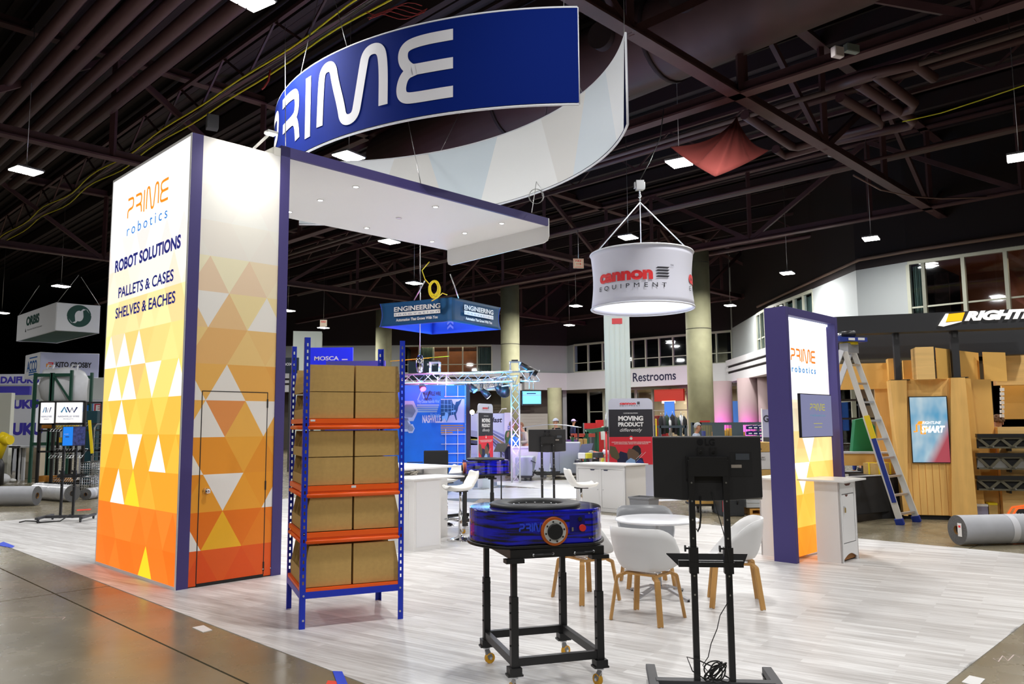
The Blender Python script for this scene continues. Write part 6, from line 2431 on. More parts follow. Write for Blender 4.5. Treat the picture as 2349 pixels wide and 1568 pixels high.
# coloured wash on the truss from the rig's own lamps
area('truss_wash', (t0[0] + .8, 23.6, zr - .9), .5, 135, (1, .12, .55), rot=(radians(180), 0, 0))
area('truss_wash', (t0[0] + 2.3, 23.4, zr - .9), .5, 135, (.1, .45, 1), rot=(radians(180), 0, 0))
area('truss_wash', (P1[0] - .3, 23.0, zr - 1), .5, 135, (.05, .6, 1), rot=(radians(180), 0, 0))
area('truss_wash', (P1[0] - .2, 22.9, 1.2), .5, 75, (.5, .3, 1), rot=(radians(120), 0, 0))
area('truss_wash', (P1[0] - .8, 28.5, zr - 1), .5, 135, (.05, .7, 1), rot=(radians(180), 0, 0))
# television on the stub
c = D_(1220, 911, 23)
tv = thing('hanging_screen', 'flat television with a pale cyan page hanging from the truss stub', 'television', c, .12)
MB().box(-.29, .29, 0, .05, -.23, .21).build('bezel', black, tv, bevel=.005)
MB().box(-.27, .27, -.004, .0, -.19, .18).build('panel', mat('tv_cyan', s2l(120, 200, 240), .3, emit=.8), tv)
MB().box(-.15, .12, -.006, -.004, .1, .125).build('screen_title', ink_navy, tv)
MB().box(-.27, .27, -.006, -.004, .06, .068).build('screen_rule', ink_red, tv)
for s in (-.06, .06):
    MB().tube([(s, .03, .2), (s, .03, zr - c[2] - .1)], .018, 6).build('drop_pole', alu, tv)

# ================================================================== plastics stand with printed wall
a = Vector(G(1080, 1062)[:2])
c_ = D_(1080, 948, 27)
t = thing('printed_wall', 'white printed booth wall with grey stacked sheets and black logotype', 'display wall', (c_[0], 27, 0), .0)
Wd = D_(1157, 948, 27)[0] - c_[0]
zt2 = c_[2]
MB().box(0, Wd, 0, .08, 0, zt2).build('panel', mat('print_pale', s2l(214, 226, 236), .5), t)
MB().box(Wd, Wd + .24, -.1, .08, 0, zt2 + .02).build('corner_panel', white, t)
xp = plane_xf((0, -.001, 0), (1, 0, 0), (0, 0, 1))
px_u = lambda px: D_(px, 960, 27)[0] - c_[0]
pz = lambda py: D_(1120, py, 27)[2]
text('wellplast', ink_black, t, lambda u, v, q: xp(u + px_u(1096), v + pz(968), q), w=px_u(1152) - px_u(1096), h=.17, bold=.03, shear=.2)
for (y0, y1, col, sh) in ((986, 1006, (180, 190, 196), .0), (1000, 1009, (215, 205, 60), .2), (1008, 1020, (90, 98, 108), .1), (1016, 1040, (226, 232, 238), 0)):
    MB().prism([(0, pz(y1)), (px_u(1105), pz(y1)), (px_u(1100), pz(y0) - .05), (0, pz(y0))], 0, .002, xp).build('print_shape', mat('pr_%d' % y0, s2l(*col), .5), t)
for k, col in enumerate(((150, 165, 200), (110, 120, 150), (180, 150, 90), (120, 130, 160), (90, 96, 110), (140, 150, 175))):
    x0 = px_u(1130)
    MB().prism([(x0 - .1, pz(990 + k * 7)), (x0, pz(985 + k * 6)), (px_u(1156), pz(997 + k * 9)), (px_u(1156), pz(1003 + k * 9)), (x0, pz(990 + k * 6))], .003 * k, .003 * k + .002, xp).build('print_sheet', mat('prs_%d' % k, s2l(*col), .5), t)
vx = plane_xf((Wd + .17, -.101, 0), (0, 0, 1), (-1, 0, 0))
text('wellplast.com', mat('ink_sky', s2l(60, 130, 200), .5), t, lambda u, v, q: plane_xf((Wd + .18, -.103, .3), (0, 0, 1), (-1, 0, 0))(u, v, q), w=1.35, h=.11)
for px in (1092, 1145):
    o0_ = px_u(px)
    MB().tube([(o0_, -.0, zt2), (o0_ + .1, -.3, zt2 + .14), (o0_ + .25, -.5, zt2 + .15)], .02, 6).build('arm_lamp', mat('lamp_cream', s2l(230, 225, 200), .4), t)
c = D_(1083, 945, 26.5)
o = thing('spot_lamp', 'small glowing warm lamp at the left end of the white printed wall', 'lamp', c)
MB().sph(0, 0, 0, .08).build('bulb', mat('bulb_warm', (1, .9, .4), .5, emit=8, ecol=(1, .85, .35)), o)
MB().tube([(0, 0, .06), (0, .2, .1), (0, .4, -.1)], .015, 6).build('stem', black, o)
# small white sign board on the floor with dark figures
c = D_(1117, 1110, 21)
o = thing('floor_poster', 'small white poster panel with dark shapes beneath the far robot', 'poster', (c[0], c[1] + .3, 0), .1)
MB().box(-.17, .17, 0, .02, 0, .36).build('board', mat('print_pale', (0, 0, 0)), o)
mb = MB()
rnd = random.Random(5)
for k in range(7):
    mb.box(-.12 + k * .035, -.09 + k * .035, -.003, 0, .24 + rnd.uniform(0, .06), .34)
mb.build('print_figures', darkg, o)
# tablet on a stand near far robot
c = D_(1148, 1026, 17)
o = thing('tablet', 'black tablet tilted on a stand behind the far robot', 'tablet', c, -.4)
MB().prism([(-.14, -.1), (.12, -.1), (.16, .1), (-.1, .1)], 0, .015, lambda u, v, q: (u, v * .6 + q, v * .9)).build('slab', black, o, bevel=.003)
MB().tube([(0, .03, -.08), (0, .03, -c[2])], .014, 6).build('stand_pole', black, o)

# ================================================================== right-hand timber stand
oakw = mat('honey_oak', s2l(244, 194, 112), .45, noise=.10, nscale=3, stretch=(3, 3, .35))
oakh = mat('honey_oak_horizontal', s2l(246, 202, 128), .45, noise=.09, nscale=3, stretch=(.4, .4, 5))
oakd = mat('honey_oak_plain', s2l(236, 186, 100), .5, noise=.06, nscale=2)
blkst = mat('black_beam', s2l(42, 43, 47), .55)
Fp = Vector(G(2078, 1190)[:2])
Fq = Vector(G(2240, 1194)[:2])
fd = (Fq - Fp).normalized()
fr_ = atan2(fd.y, fd.x)
fn = Vector((-fd.y, fd.x))


def fpx(px, py, off=0.):
    "photo point on the stand's front plane shifted back by off -> u,z"
    A0_ = Fp + fn * off
    dr = ray(px, py)
    det = dr[0] * (-fd.y) + fd.x * dr[1]
    tt = (A0_.x * (-fd.y) + fd.x * A0_.y) / det
    return ((tt * dr[0] - A0_.x) * fd.x + (tt * dr[1] - A0_.y) * fd.y, CAMH + tt * dr[2])


ts = thing('timber_booth', 'honey oak timber booth tower with a tall screen, black feet and raised side panels', 'booth structure', (Fp.x, Fp.y, 0), fr_)


def fbox(px0, py0, px1, py1, off0, off1, m, name, par=None, **k):
    u0, z1 = fpx(px0, py0, off0)
    u1, z0 = fpx(px1, py1, off0)
    return MB().box(u0, u1, off0, off1, z0, z1).build(name, m, par or ts, **k)


R4 = lambda x, y: (1600 + x / 2.24, 600 + y / 2.24)
u0 = 0.02
uR = fpx(2222, 1100)[0]
# central recessed panel with vertical battens
uL1 = fpx(2078, 1100)[0]
zc_ = fpx(2100, 868)[1]
MB().box(uL1, uR, .06, .5, .07, zc_).build('core_panel', oakw, ts)
MB().box(uL1 - .1, uR + .1, .1, .6, 0, .07).build('plinth', blackm, ts)
n = 9
for k in range(n):
    a, b = uL1 + (uR - uL1) * k / n, uL1 + (uR - uL1) * (k + 1) / n
    MB().box(a + .004, b - .004, .045, .06, .075, fpx(2150, 1062)[1]).build('batten', oakw, ts)
# flanking columns leaning slightly
for (pa, pb, qa, qb, ptop, lab) in ((2042, 2080, 2074, 2084, 872, 'l'), (2181, 2214, 2184, 2244, 866, 'r')):
    ua, zt_ = fpx(pa, ptop, -.05)
    ub, _ = fpx(pb, ptop, -.05)
    uc, _ = fpx(qa, 1192, -.05)
    ud, _ = fpx(qb, 1192, -.05)
    MB().prism([(uc, .06), (ud, .06), (ub, zt_), (ua, zt_)], -.05, .35, lambda u, v, q: (u, q, v)).build('side_column', oakw, ts)
    MB().box(ua + .02, ub + .06, -.03, .3, zt_, zt_ + .012).build('cap_plate', blackm, ts)
# side return to the right of the right column
MB().prism([(fpx(2222, 866)[0], fpx(2222, 866)[1]), (fpx(2244, 1192)[0], .06), (fpx(2262, 1190, .35)[0], .06), (fpx(2226, 868, .35)[0], fpx(2222, 866)[1])], .34, .36, lambda u, v, q: (u, q, v)).build('return_panel', oakd, ts)
MB().box(fpx(2214, 900)[0], fpx(2275, 900, .5)[0], .5, .56, fpx(2240, 1190, .5)[1], fpx(2240, 870, .5)[1]).build('back_panel', oakd, ts)
# raised box panels above
fbox(2100, 796, 2146, 869, -.25, .2, oakh, 'raised_box', bevel=.002)
fbox(2071, 826, 2104, 872, .3, .4, oakd, 'header_panel')
u0_, z1_ = fpx(2146, 797, -.25)
u1_, z2_ = fpx(2245, 818, 1.2)
zb_ = fpx(2146, 868, -.25)[1]
MB().prism([(0, 0), (1, 0), (1, 1), (0, 1)], 0, 1, lambda u, v, q: ((u0_ + (u1_ - u0_) * u), (-.25 + 1.45 * u) + .03 * q, zb_ + (z1_ - zb_) * v)).build('angled_panel', oakd, ts)
MB().prism([(0, 0), (1, 0), (1, 1), (0, 1)], 0, 1, lambda u, v, q: (u1_ + .02 + .45 * u, 1.0 + .3 * u + .03 * q, zb_ + (z1_ - zb_) * v)).build('angled_panel', oakd, ts)
# the tall screen
sc_ = thing('tall_screen', 'tall portrait screen showing a blue and red blur with orange and white lettering', 'screen', (Fp.x, Fp.y, 0), fr_)
u0_, z1_ = fpx(2086, 911, .0)
u1_, z0_ = fpx(2180, 1060, .0)
MB().box(u0_ - .01, u1_ + .015, .0, .045, z0_ - .015, z1_ + .015).build('bezel', black, sc_)


def screenmat():
    m = bpy.data.materials.new('screen_blur')
    m.use_nodes = True
    nt = m.node_tree
    b = nt.nodes['Principled BSDF']
    tc = nt.nodes.new('ShaderNodeTexCoord')
    sp_ = nt.nodes.new('ShaderNodeSeparateXYZ')
    nt.links.new(tc.outputs['Generated'], sp_.inputs[0])
    n = nt.nodes.new('ShaderNodeTexNoise')
    n.inputs['Scale'].default_value = 2.2
    nt.links.new(tc.outputs['Generated'], n.inputs['Vector'])
    r = nt.nodes.new('ShaderNodeValToRGB')
    e = r.color_ramp.elements
    e[0].position = .3
    e[0].color = s2l(90, 165, 205) + (1,)
    e[1].position = .65
    e[1].color = s2l(200, 220, 228) + (1,)
    nt.links.new(n.outputs[0], r.inputs[0])
    # red area towards the lower right
    a = nt.nodes.new('ShaderNodeMath')
    a.operation = 'SUBTRACT'
    nt.links.new(sp_.outputs[0], a.inputs[0])
    nt.links.new(sp_.outputs[2], a.inputs[1])
    mr = nt.nodes.new('ShaderNodeMapRange')
    mr.inputs['From Min'].default_value = .3
    mr.inputs['From Max'].default_value = .6
    nt.links.new(a.outputs[0], mr.inputs['Value'])
    mx = nt.nodes.new('ShaderNodeMix')
    mx.data_type = 'RGBA'
    nt.links.new(mr.outputs[0], mx.inputs[0])
    nt.links.new(r.outputs[0], mx.inputs[6])
    mx.inputs[7].default_value = s2l(180, 70, 84) + (1,)
    nt.links.new(mx.outputs[2], b.inputs['Emission Color'])
    b.inputs['Emission Strength'].default_value = .85
    b.inputs['Base Color'].default_value = (.02, .02, .02, 1)
    return m


MB().box(u0_, u1_, -.004, .0, z0_, z1_).build('panel', screenmat(), sc_)
xs_ = plane_xf((0, -.006, 0), (1, 0, 0), (0, 0, 1))
wsc = u1_ - u0_
hsc = z1_ - z0_
lit_w = mat('screen_white', (.9, .9, .9), .5, emit=.8)
lit_o = mat('screen_orange', s2l(245, 150, 30), .5, emit=.8)
text('RIGHTLINE', lit_w, sc_, lambda u, v, q: xs_(u + u0_ + wsc * .3, v + z0_ + hsc * .585, q), w=wsc * .52, h=.05, bold=.02, shear=.3)
MB().prism([(0, 0), (.1, 0), (.13, .05), (.03, .05)], 0, .001, lambda u, v, q: xs_(u + u0_ + wsc * .16, v + z0_ + hsc * .585, q)).build('logo', lit_o, sc_)
text('SMART', lit_w, sc_, lambda u, v, q: xs_(u + u0_ + wsc * .26, v + z0_ + hsc * .46, q), w=wsc * .66, h=.11, bold=.06, shear=.3)
mb = MB()
stroke(mb, [(0, 0), (.05, 0), (.05, .12), (.12, .12), (.12, -.04), (.18, -.04), (.18, .06), (.24, .06)], .028, lambda u, v, q: xs_(u + u0_ + wsc * .06, v + z0_ + hsc * .47, q), maxl=1)
mb.build('logo', lit_o, sc_, recalc=False)

# black overhead beam with lettering
u0_, zA = fpx(1900, 737, -.1)
u1_, _ = fpx(2420, 700, -.1)
zA = fpx(2180, 715, -.1)[1]
zB = fpx(2180, 757, -.1)[1]
hb = thing('overhead_beam', 'long black overhead beam with white and yellow lettering on black posts', 'booth structure', (Fp.x, Fp.y, 0), fr_)
MB().box(u0_, u1_, -.1, .25, zB, zA).build('beam_box', blkst, hb)
MB().box(u0_, u1_, 1.3, 1.6, zB - .35, zA - .1).build('rear_beam', blkst, hb)
for (pa, pb, pt) in ((2055, 2068, 872), (2187, 2204, 866)):
    ua, z0_ = fpx(pa, pt, .05)
    ub, _ = fpx(pb, pt, .05)
    MB().box(ua, ub, .03, .18, z0_ + .0, zB).build('post', blkst, hb)
    MB().box(ua + .03, ub - .03, .02, .03, zB - .12, zB - .02).build('bolt_plate', darkg, hb)
for pa in (2100, 2228):
    ua, z0_ = fpx(pa, 820, 1.3)
    MB().box(ua - .05, ua + .05, 1.35, 1.5, z0_ - .1, zB - .3).build('post', blkst, hb)
xb_ = plane_xf((0, -.102, 0), (1, 0, 0), (0, 0, 1))
sx = lambda x, y: fpx(2100 + x / 7.84, 560 + y / 7.84, -.1)
lw = mat('sign_white_lit', (.95, .92, .85), .5, emit=.75)
ly = mat('sign_yellow_lit', s2l(255, 190, 0), .5, emit=.65)
q = [sx(405, 1465), sx(510, 1480), sx(590, 1248), sx(540, 1250)]
MB().prism(q, 0, .03, lambda u, v, w_: xb_(u, v, w_)).build('logo_stroke', lw, hb)
q = [sx(540, 1395), sx(830, 1375), sx(880, 1228), sx(600, 1255)]
MB().prism(q, 0, .03, xb_).build('logo_block', ly, hb)
q = [sx(520, 1475), sx(825, 1395), sx(825, 1385), sx(540, 1410)]
MB().prism(q, 0, .03, xb_).build('logo_stroke', lw, hb)
ua, za = sx(870, 1368)
ub = sx(2000, 1290)[0]
text('RIGHTLINE', lw, hb, lambda u, v, w_: xb_(u + ua, v + za, w_), w=(ub - ua) * 1.62, h=sx(900, 1215)[1] - za, bold=.07, shear=.35, ext=.03)

# left timber window frame with a counter
def lbox(px0, py0, px1, py1, o0_, o1_, m, name, par):
    return fbox(px0, py0, px1, py1, o0_, o1_, m, name, par)


lw_ = thing('timber_counter', 'timber service window with a pale counter behind the ladder', 'counter', (Fp.x, Fp.y, 0), fr_)
lbox(1880, 836, 2040, 891, .9, 1.1, oakd, 'header', lw_)
lbox(2037, 822, 2054, 875, .7, .95, oakd, 'header_end', lw_)
lbox(1880, 891, 1943, 1200, .95, 1.1, oakw, 'side_post', lw_)
u0_, zc1 = fpx(1935, 1036, .7)
u1_, _ = fpx(2050, 1036, .7)
MB().box(u0_, u1_, .6, 1.1, zc1 - .03, zc1).build('counter_top', lgrey, lw_)
MB().box(u0_, u1_, .65, 1.05, zc1 - .25, zc1 - .03).build('counter_apron', oakd, lw_)
uu = fpx(2020, 1100, .9)[0]
MB().box(uu, uu + .5, 1.0, 1.1, 0, 2.4).build('side_post', oakw, lw_)
# right-hand timber: panels, desk and shelf brackets
rw = thing('timber_wall', 'tall timber wall panels at the far right with an inset white brick strip', 'booth structure', (Fp.x, Fp.y, 0), fr_)
lbox(2226, 880, 2290, 1190, 2.0, 2.1, oakd, 'wall_panel', rw)
lbox(2268, 812, 2290, 1190, 1.85, 1.95, oakw, 'wall_post', rw)
lbox(2283, 816, 2440, 880, 1.7, 1.95, oakh, 'header_panel', rw)
lbox(2298, 884, 2440, 960, 2.4, 2.5, oakd, 'alcove_back', rw)
b0 = fpx(2300, 956, 1.3)
for k in range(7):
    z = fpx(2300, 888 + k * 10, 1.3)
    MB().box(z[0] - .04, z[0] + .02, 1.28, 1.34, z[1] - .07, z[1] - .01).build('brick', ink_white, rw)
dsk = thing('timber_desk', 'light timber desk at the far right with a glowing orange vehicle print', 'counter', (Fp.x, Fp.y, 0), fr_)
lbox(2288, 979, 2440, 1192, .35, .9, oakh, 'desk_body', dsk)
u0_, z0_ = fpx(2305, 1160, .34)
for pts in ([(2305, 1190), (2322, 1163), (2360, 1158)], [(2318, 1190), (2332, 1167), (2362, 1165)], [(2305, 1190), (2362, 1186)], [(2322, 1180), (2360, 1178)]):
    mb = MB()
    stroke(mb, [fpx(a, b, .345) for a, b in pts], .022, lambda u, v, w_: (u, .345 - .003, v), maxl=9)
    mb.build('neon_stroke', mat('neon_orange', s2l(255, 90, 30), .5, emit=1.2), dsk, recalc=False)
MB().prism([fpx(a, b, .345) for a, b in ((2322, 1188), (2336, 1167), (2365, 1165), (2365, 1188))], .341, .344, lambda u, v, q: (u, q, v)).build('print_dark', darkg, dsk)
text('MAX', ink_white, dsk, lambda u, v, q: (u + fpx(2330, 1182, .34)[0], .34 - q, v + fpx(2330, 1182, .34)[1]), w=.2, h=.05)
# three forklift fork brackets
olive = mat('olive_grey_metal', s2l(104, 100, 84), .45, .3)
for k, (y0, y1) in enumerate(((1002, 1028), (1046, 1076), (1098, 1124))):
    o = thing('lattice_bracket', 'olive metal lattice bar with black top rail at the far right, %s of three' % ['highest', 'middle', 'lowest'][k], 'bracket', (Fp.x, Fp.y, 0), fr_, 'lattice bars on the timber desk')
    ua, zt_ = fpx(2241, y0, .1)
    ub, _ = fpx(2420, y0, .1)
    _, zb2 = fpx(2241, y1, .1)
    MB().box(ua, ub, .08, .2, zt_ - .005, zt_ + .055).build('top_rail', black, o)
    h_ = zt_ - zb2
    MB().box(ua, ub, .1, .14, zt_ - .035, zt_ - .005).box(ua + .02, ub, .1, .14, zb2, zb2 + .03).build('flange', olive, o)
    MB().box(ua, ub, .145, .155, zb2, zt_).build('backing', blackm, o)
    mb = MB()
    n = 9
    st_ = .17
    for i in range(n):
        x0 = ua + .02 + i * st_
        mb.beam((x0, .12, zt_ - .02 if i % 2 == 0 else zb2 + .015), (x0 + st_, .12, zb2 + .015 if i % 2 == 0 else zt_ - .02), .04, .045)
    mb.build('lattice', olive, o)
    if k == 1:
        for i in (0, 2, 4):
            x0 = ua + .02 + i * st_
            MB().prism([(x0 - .12 if i else x0 - .02, zb2 + .03), (x0 + .12, zb2 + .03), (x0, zt_ - .04)], .138, .144, lambda u, v, q: (u, q, v)).build('bright_gusset', steel, o)
    for i in range(4):
        MB().tube([(ua + .24 + i * .34, .1, zb2 + .03), (ua + .24 + i * .34, .09, zb2 + .03)], .014, 10).build('bolt', steel, o)
    MB().box(ua + .5, ua + .53, .15, .4, zb2 - .05, zt_).build('hanger', black, o)

# black cabinet behind brackets, small boxes on the floor
for (px0, py0, px1, py1, m, nm, lab, cat) in ((2237, 1078, 2290, 1190, blackm, 'black_cabinet', 'black cabinet behind the olive lattice bars', 'cabinet'),
                                              (2241, 1160, 2268, 1188, mat('crate_grey', s2l(150, 145, 170), .6), 'storage_box', 'grey-lilac box of papers on the floor right of the timber tower', 'box'),
                                              (2268, 1157, 2290, 1190, card, 'storage_box', 'cardboard box with a yellow lid beside the timber desk', 'box')):
    off0 = .55 if nm == 'black_cabinet' else .25
    o = thing(nm, lab, cat, (Fp.x, Fp.y, 0), fr_)
    u0_, z1_ = fpx(px0, py0, off0)
    u1_, _ = fpx(px1, py1, off0)
    MB().box(u0_, u1_, off0, off0 + .3, 0, z1_).build('body', m, o, bevel=.003)
    if nm == 'storage_box':
        MB().box(u0_ - .005, u1_ + .005, off0 - .005, off0 + .305, z1_ - .005, z1_ + .03).build('lid', yellow if 'yellow' in lab else ink_white, o)

# rolled flooring, right foreground
def roll(label, p, q, r, m, core=True):
    p, q = Vector(p), Vector(q)
    t = thing('carpet_roll', label, 'roll', (p.x, p.y, 0), atan2(q.y - p.y, q.x - p.x), 'rolled-up flooring')
    L = (q - p).length
    MB().tube([(0, 0, r), (L, 0, r)], r, 40, cap=False).build('outer_wrap', m, t)
    face_ = mat('roll_layers', s2l(92, 92, 92), .9, noise=.3, nscale=60)
    for s, x in ((-1, 0), (1, L)):
        mb = MB()
        n = 40
        vs = [(x - s * .0, rr * cos(2 * pi * k / n), r + rr * sin(2 * pi * k / n)) for rr in (r, r * .3) for k in range(n)]
        mb.add(vs, [(k, (k + 1) % n, n + (k + 1) % n, n + k) for k in range(n)])
        mb.build('layer_face', face_, t)
    MB().tube([(-.01, 0, r), (L + .01, 0, r)], r * .3, 24, cap=False).build('core_tube', mat('core_card', s2l(150, 110, 60), .8), t)
    MB().tube([(.02, 0, r), (L - .02, 0, r)], r * .26, 20).build('core_void', blackm, t)
    for k in range(3):
        x = L * (.3 + .25 * k)
        MB().tube([(x, 0, r), (x + .1, 0, r)], r + .003, 40, cap=False).build('tape_band', mat('clear_tape', s2l(215, 216, 222), .15), t)
    return t


rollm = mat('roll_grey', s2l(170, 172, 178), .6, noise=.06, nscale=5)
rp = Vector(G(2198, 1249)[:2])
rq = Vector(G(2420, 1242)[:2])
rq.x += .3
rl = roll('large grey roll of flooring lying on the concrete at right, tagged end towards the ladder', rp, rq + (rq - rp) * .3, .20, rollm)
MB().box(-.008, -.004, -.1, -.02, .12, .3).build('paper_tag', whitep, rl)
MB().box(-.0095, -.008, -.08, -.04, .24, .27).build('tag_print', ink_red, rl)

# the ladder
lad = thing('folding_ladder', 'tall aluminium folding ladder leaning up to the black beam, blue feet', 'ladder', (0, 0, 0))
fa_, fb_ = Vector(G(2066, 1203)), Vector(G(2104, 1196))
ta_, tb2 = Vector(D_(1938, 806, 12.9)), Vector(D_(1958, 808, 13.2))
ralu = mat('ladder_alu', (.62, .63, .66), .35, .85)
stile = mat('ladder_stile', s2l(214, 212, 206), .45)
for (f_, t_, nm) in ((fa_, ta_, 0), (fb_, tb2, 1)):
    up_ = (t_ - f_)
    MB().beam(f_ + Vector((0, 0, .03)), f_.lerp(t_, .62), .1, .035, (tb2 - ta_).normalized()).build('rail', stile, lad)
    MB().beam(f_.lerp(t_, .45), t_, .085, .03, (tb2 - ta_).normalized()).build('upper_rail', stile, lad)
    MB().beam(f_ + Vector((0, 0, .0)), f_.lerp(t_, .035), .13, .06, (tb2 - ta_).normalized()).build('foot', mat('ladder_blue', s2l(24, 50, 140), .5), lad)
    if nm == 0:
        MB().beam(f_.lerp(t_, .13) + Vector((-.0, -.03, 0)), f_.lerp(t_, .5) + Vector((0, -.03, 0)), .07, .02, (tb2 - ta_).normalized()).build('blue_sticker', MATS['ladder_blue'], lad)
        MB().beam(f_.lerp(t_, .5) + Vector((-.0, -.035, 0)), f_.lerp(t_, .63) + Vector((0, -.035, 0)), .085, .02, (tb2 - ta_).normalized()).build('yellow_sticker', yellow, lad)
for k in range(9):
    s = .06 + k * .108
    MB().beam(fa_.lerp(ta_, s), fb_.lerp(tb2, s), .07, .03).build('rung', ralu, lad)
cc = (ta_ + tb2) / 2
MB().cbox(cc.x, cc.y, cc.z + .06, .3, .16, .16, .6).build('hinge_head', ralu, lad)
for (t_, dx) in ((ta_, -1.15), (tb2, -1.1)):
    g_ = Vector((t_.x + dx, t_.y + .35, 0))
    MB().beam(g_, t_ + Vector((-.05, 0, .02)), .085, .03, (tb2 - ta_).normalized()).build('rear_rail', ralu, lad)
MB().cbox(cc.x - .02, cc.y, cc.z + .2, .55, .3, .07, .3).build('top_tray', MATS['ladder_blue'], lad)
for k in range(3):
    MB().cbox(cc.x - .18 + k * .16, cc.y - .165, cc.z + .2, .12, .015, .04, .3).build('tray_label', whitep, lad)
MB().cbox(cc.x, cc.y, cc.z + .145, .2, .2, .05, .3).build('yellow_clip', yellow, lad)
o = thing('power_drill', 'dark tool with a silver ring lying in the blue tray on top of the ladder', 'tool', (cc.x, cc.y, cc.z + .235))
MB().tube([(-.12, 0, .06), (.1, 0, .07)], [.05, .06], 14).build('motor', black, o)
MB().tube([(-.2, 0, .03), (-.1, 0, .06)], .04, 12).build('chuck', steel, o)
MB().box(-.02, .03, -.03, .03, 0, .05).build('grip', black, o)

# things inside the service window: monitor, screens, green bag, crate with yellow straps
o = thing('flat_screen', 'large black screen leaning on the floor behind the right white cabinet', 'screen', (0, 0, 0))
a, b = Vector(D_(1950, 1170, 13.6)), Vector(D_(2040, 1165, 14.1))
MB().prism([(a.x, a.y), (b.x, b.y), (b.x, b.y + .05), (a.x, a.y + .05)], .12, .75).build('panel', blackm, o, bevel=.004)
MB().prism([(a.x - .02, a.y - .01), (b.x + .02, b.y - .01), (b.x + .02, b.y + .06), (a.x - .02, a.y + .06)], .75, .765).build('bezel_top', lgrey, o)
MB().prism([(a.x + .1, a.y), (b.x - .1, b.y), (b.x - .1, b.y + .3), (a.x + .1, a.y + .3)], 0, .12).build('base', black, o)
c = D_(2016, 1094, 14.3)
o = thing('strapped_box', 'cardboard parcel tied with yellow straps under the service counter', 'box', (c[0], c[1], 0), .3)
MB().box(-.2, .2, -.15, .15, .76, .96).build('carton', card, o)
for x in (-.12, .0, .12):
    MB().box(x - .015, x + .015, -.155, .155, .755, .966).build('strap', yellow, o)
MB().box(-.205, .205, -.02, .02, .755, .966).build('strap', yellow, o)
MB().box(-.4, .4, -.2, .3, 0, .76).build('support', blackm, o)
c = D_(1985, 1030, 15.2)
o = thing('green_bag', 'bright green upright panel standing on the service counter', 'bag', (c[0], c[1], 0), .1)
MB().prism([(-.26, 0), (.26, 0), (.22, .5), (.05, .66), (-.17, .62)], 0, .12, lambda u, v, q: (u, q, v + zc1 - .02)).build('panel', mat('bag_green', s2l(20, 130, 80), .6), o, bevel=.01)
# dark racks behind the window
for k, px in enumerate((1953, 2008, 2060)):
    c = D_(px, 1000, 17)
    o = thing('equipment_rack', 'tall black equipment frame behind the service window, %s' % ['left', 'middle', 'right'][k], 'rack', (c[0], 17, 0), .1 * k)
    for x in (-.22, .22):
        MB().box(x - .03, x + .03, -.03, .03, 0, 2.3 - .1 * k).build('upright', black, o)
    for z in (.6, 1.2, 1.75, 2.15 - .1 * k):
        MB().box(-.22, .22, -.05, .3, z, z + .04).build('shelf', black, o)

# ================================================================== middle distance clutter
def rbox(name, label, cat, px0, py0, px1, py1, Y, depth, m, rz=0, bevel=.01, to_floor=False, lid=None):
    a = D_(px0, py0, Y)
    b = D_(px1, py1, Y)
    z0 = 0 if to_floor else b[2]
    o = thing(name, label, cat, (a[0], Y, 0), rz)
    MB().box(0, b[0] - a[0], 0, depth, z0, a[2]).build('body', m, o, bevel=bevel)
    return o, b[0] - a[0], z0, a[2]


# grey packing machines
gm = mat('machine_grey', s2l(150, 158, 168), .5)
for k, (x0, y0, x1, Y, dp, lab) in enumerate(((1182, 1048, 1222, 24, 1.2, 'left pale grey packing machine cabinet behind the far monitor'), (1262, 1015, 1330, 25, 1.3, 'right grey packing machine cabinet with a tilted control screen'))):
    a, b = D_(x0, y0, Y), D_(x1, y0, Y)
    o = thing('packing_machine', lab, 'machine', (a[0], Y, 0), -.1)
    w_ = b[0] - a[0]
    MB().box(0, w_, 0, dp, .16, a[2]).build('cabinet', gm, o, bevel=.03)
    MB().box(.05, w_ - .05, .05, dp, 0.1, .16).build('base', darkg, o)
    for x in (.1, w_ / 2, w_ - .1):
        MB().tube([(x, .1, .05), (x + .06, .1, .05)], .05, 12).build('castor', black, o)
    MB().box(w_ * .3, w_ * .305, -.005, 0, .2, a[2] - .04).build('door_seam', darkg, o)
    if k == 1:
        MB().prism([(w_ - .1, a[2] - .55), (w_ + .28, a[2] - .5), (w_ + .42, a[2] - .02), (w_ + .05, a[2] - .05)], -.1, -.05, lambda u, v, q: (u, q, v)).build('control_screen', mat('screen_slate', s2l(110, 120, 140), .3), o)
    else:
        MB().prism([(w_ + .05, .35), (w_ + .5, .3), (w_ + .55, .95), (w_ + .2, .95)], -.1, .2, lambda u, v, q: (u, q, v)).build('chute', gm, o)
        MB().tube([(w_ * .9, -.05, a[2] - .1), (w_ + .2, -.05, .5), (w_, -.05, .2)], .02, 6).build('strut', black, o)
# glass-domed awning machine behind monitor
c = D_(1265, 978, 29)
o = thing('curved_canopy', 'thin curved silver canopy over the machine behind the far monitor', 'machine', (c[0], 29, 0))
MB().grid(lambda u, v: (-1.1 + 2.2 * u, .6 * v, c[2] + .12 * sin(pi * u) - .04), 16, 2).build('canopy_sheet', steel, o, solid=.03)
for x in (-.95, 1.0):
    MB().tube([(x, .3, 0), (x, .3, c[2])], .03, 8).build('leg', black, o)
# rolls on the floor in the middle
p1, p2 = Vector(G(1192, 1087)[:2]), Vector(G(1140, 1089)[:2])
roll('small cream roll with a yellow core on the floor left of the far monitor stand', p1, p1 + Vector((-2.0, .3)), .17, mat('roll_cream', s2l(205, 205, 190), .5))
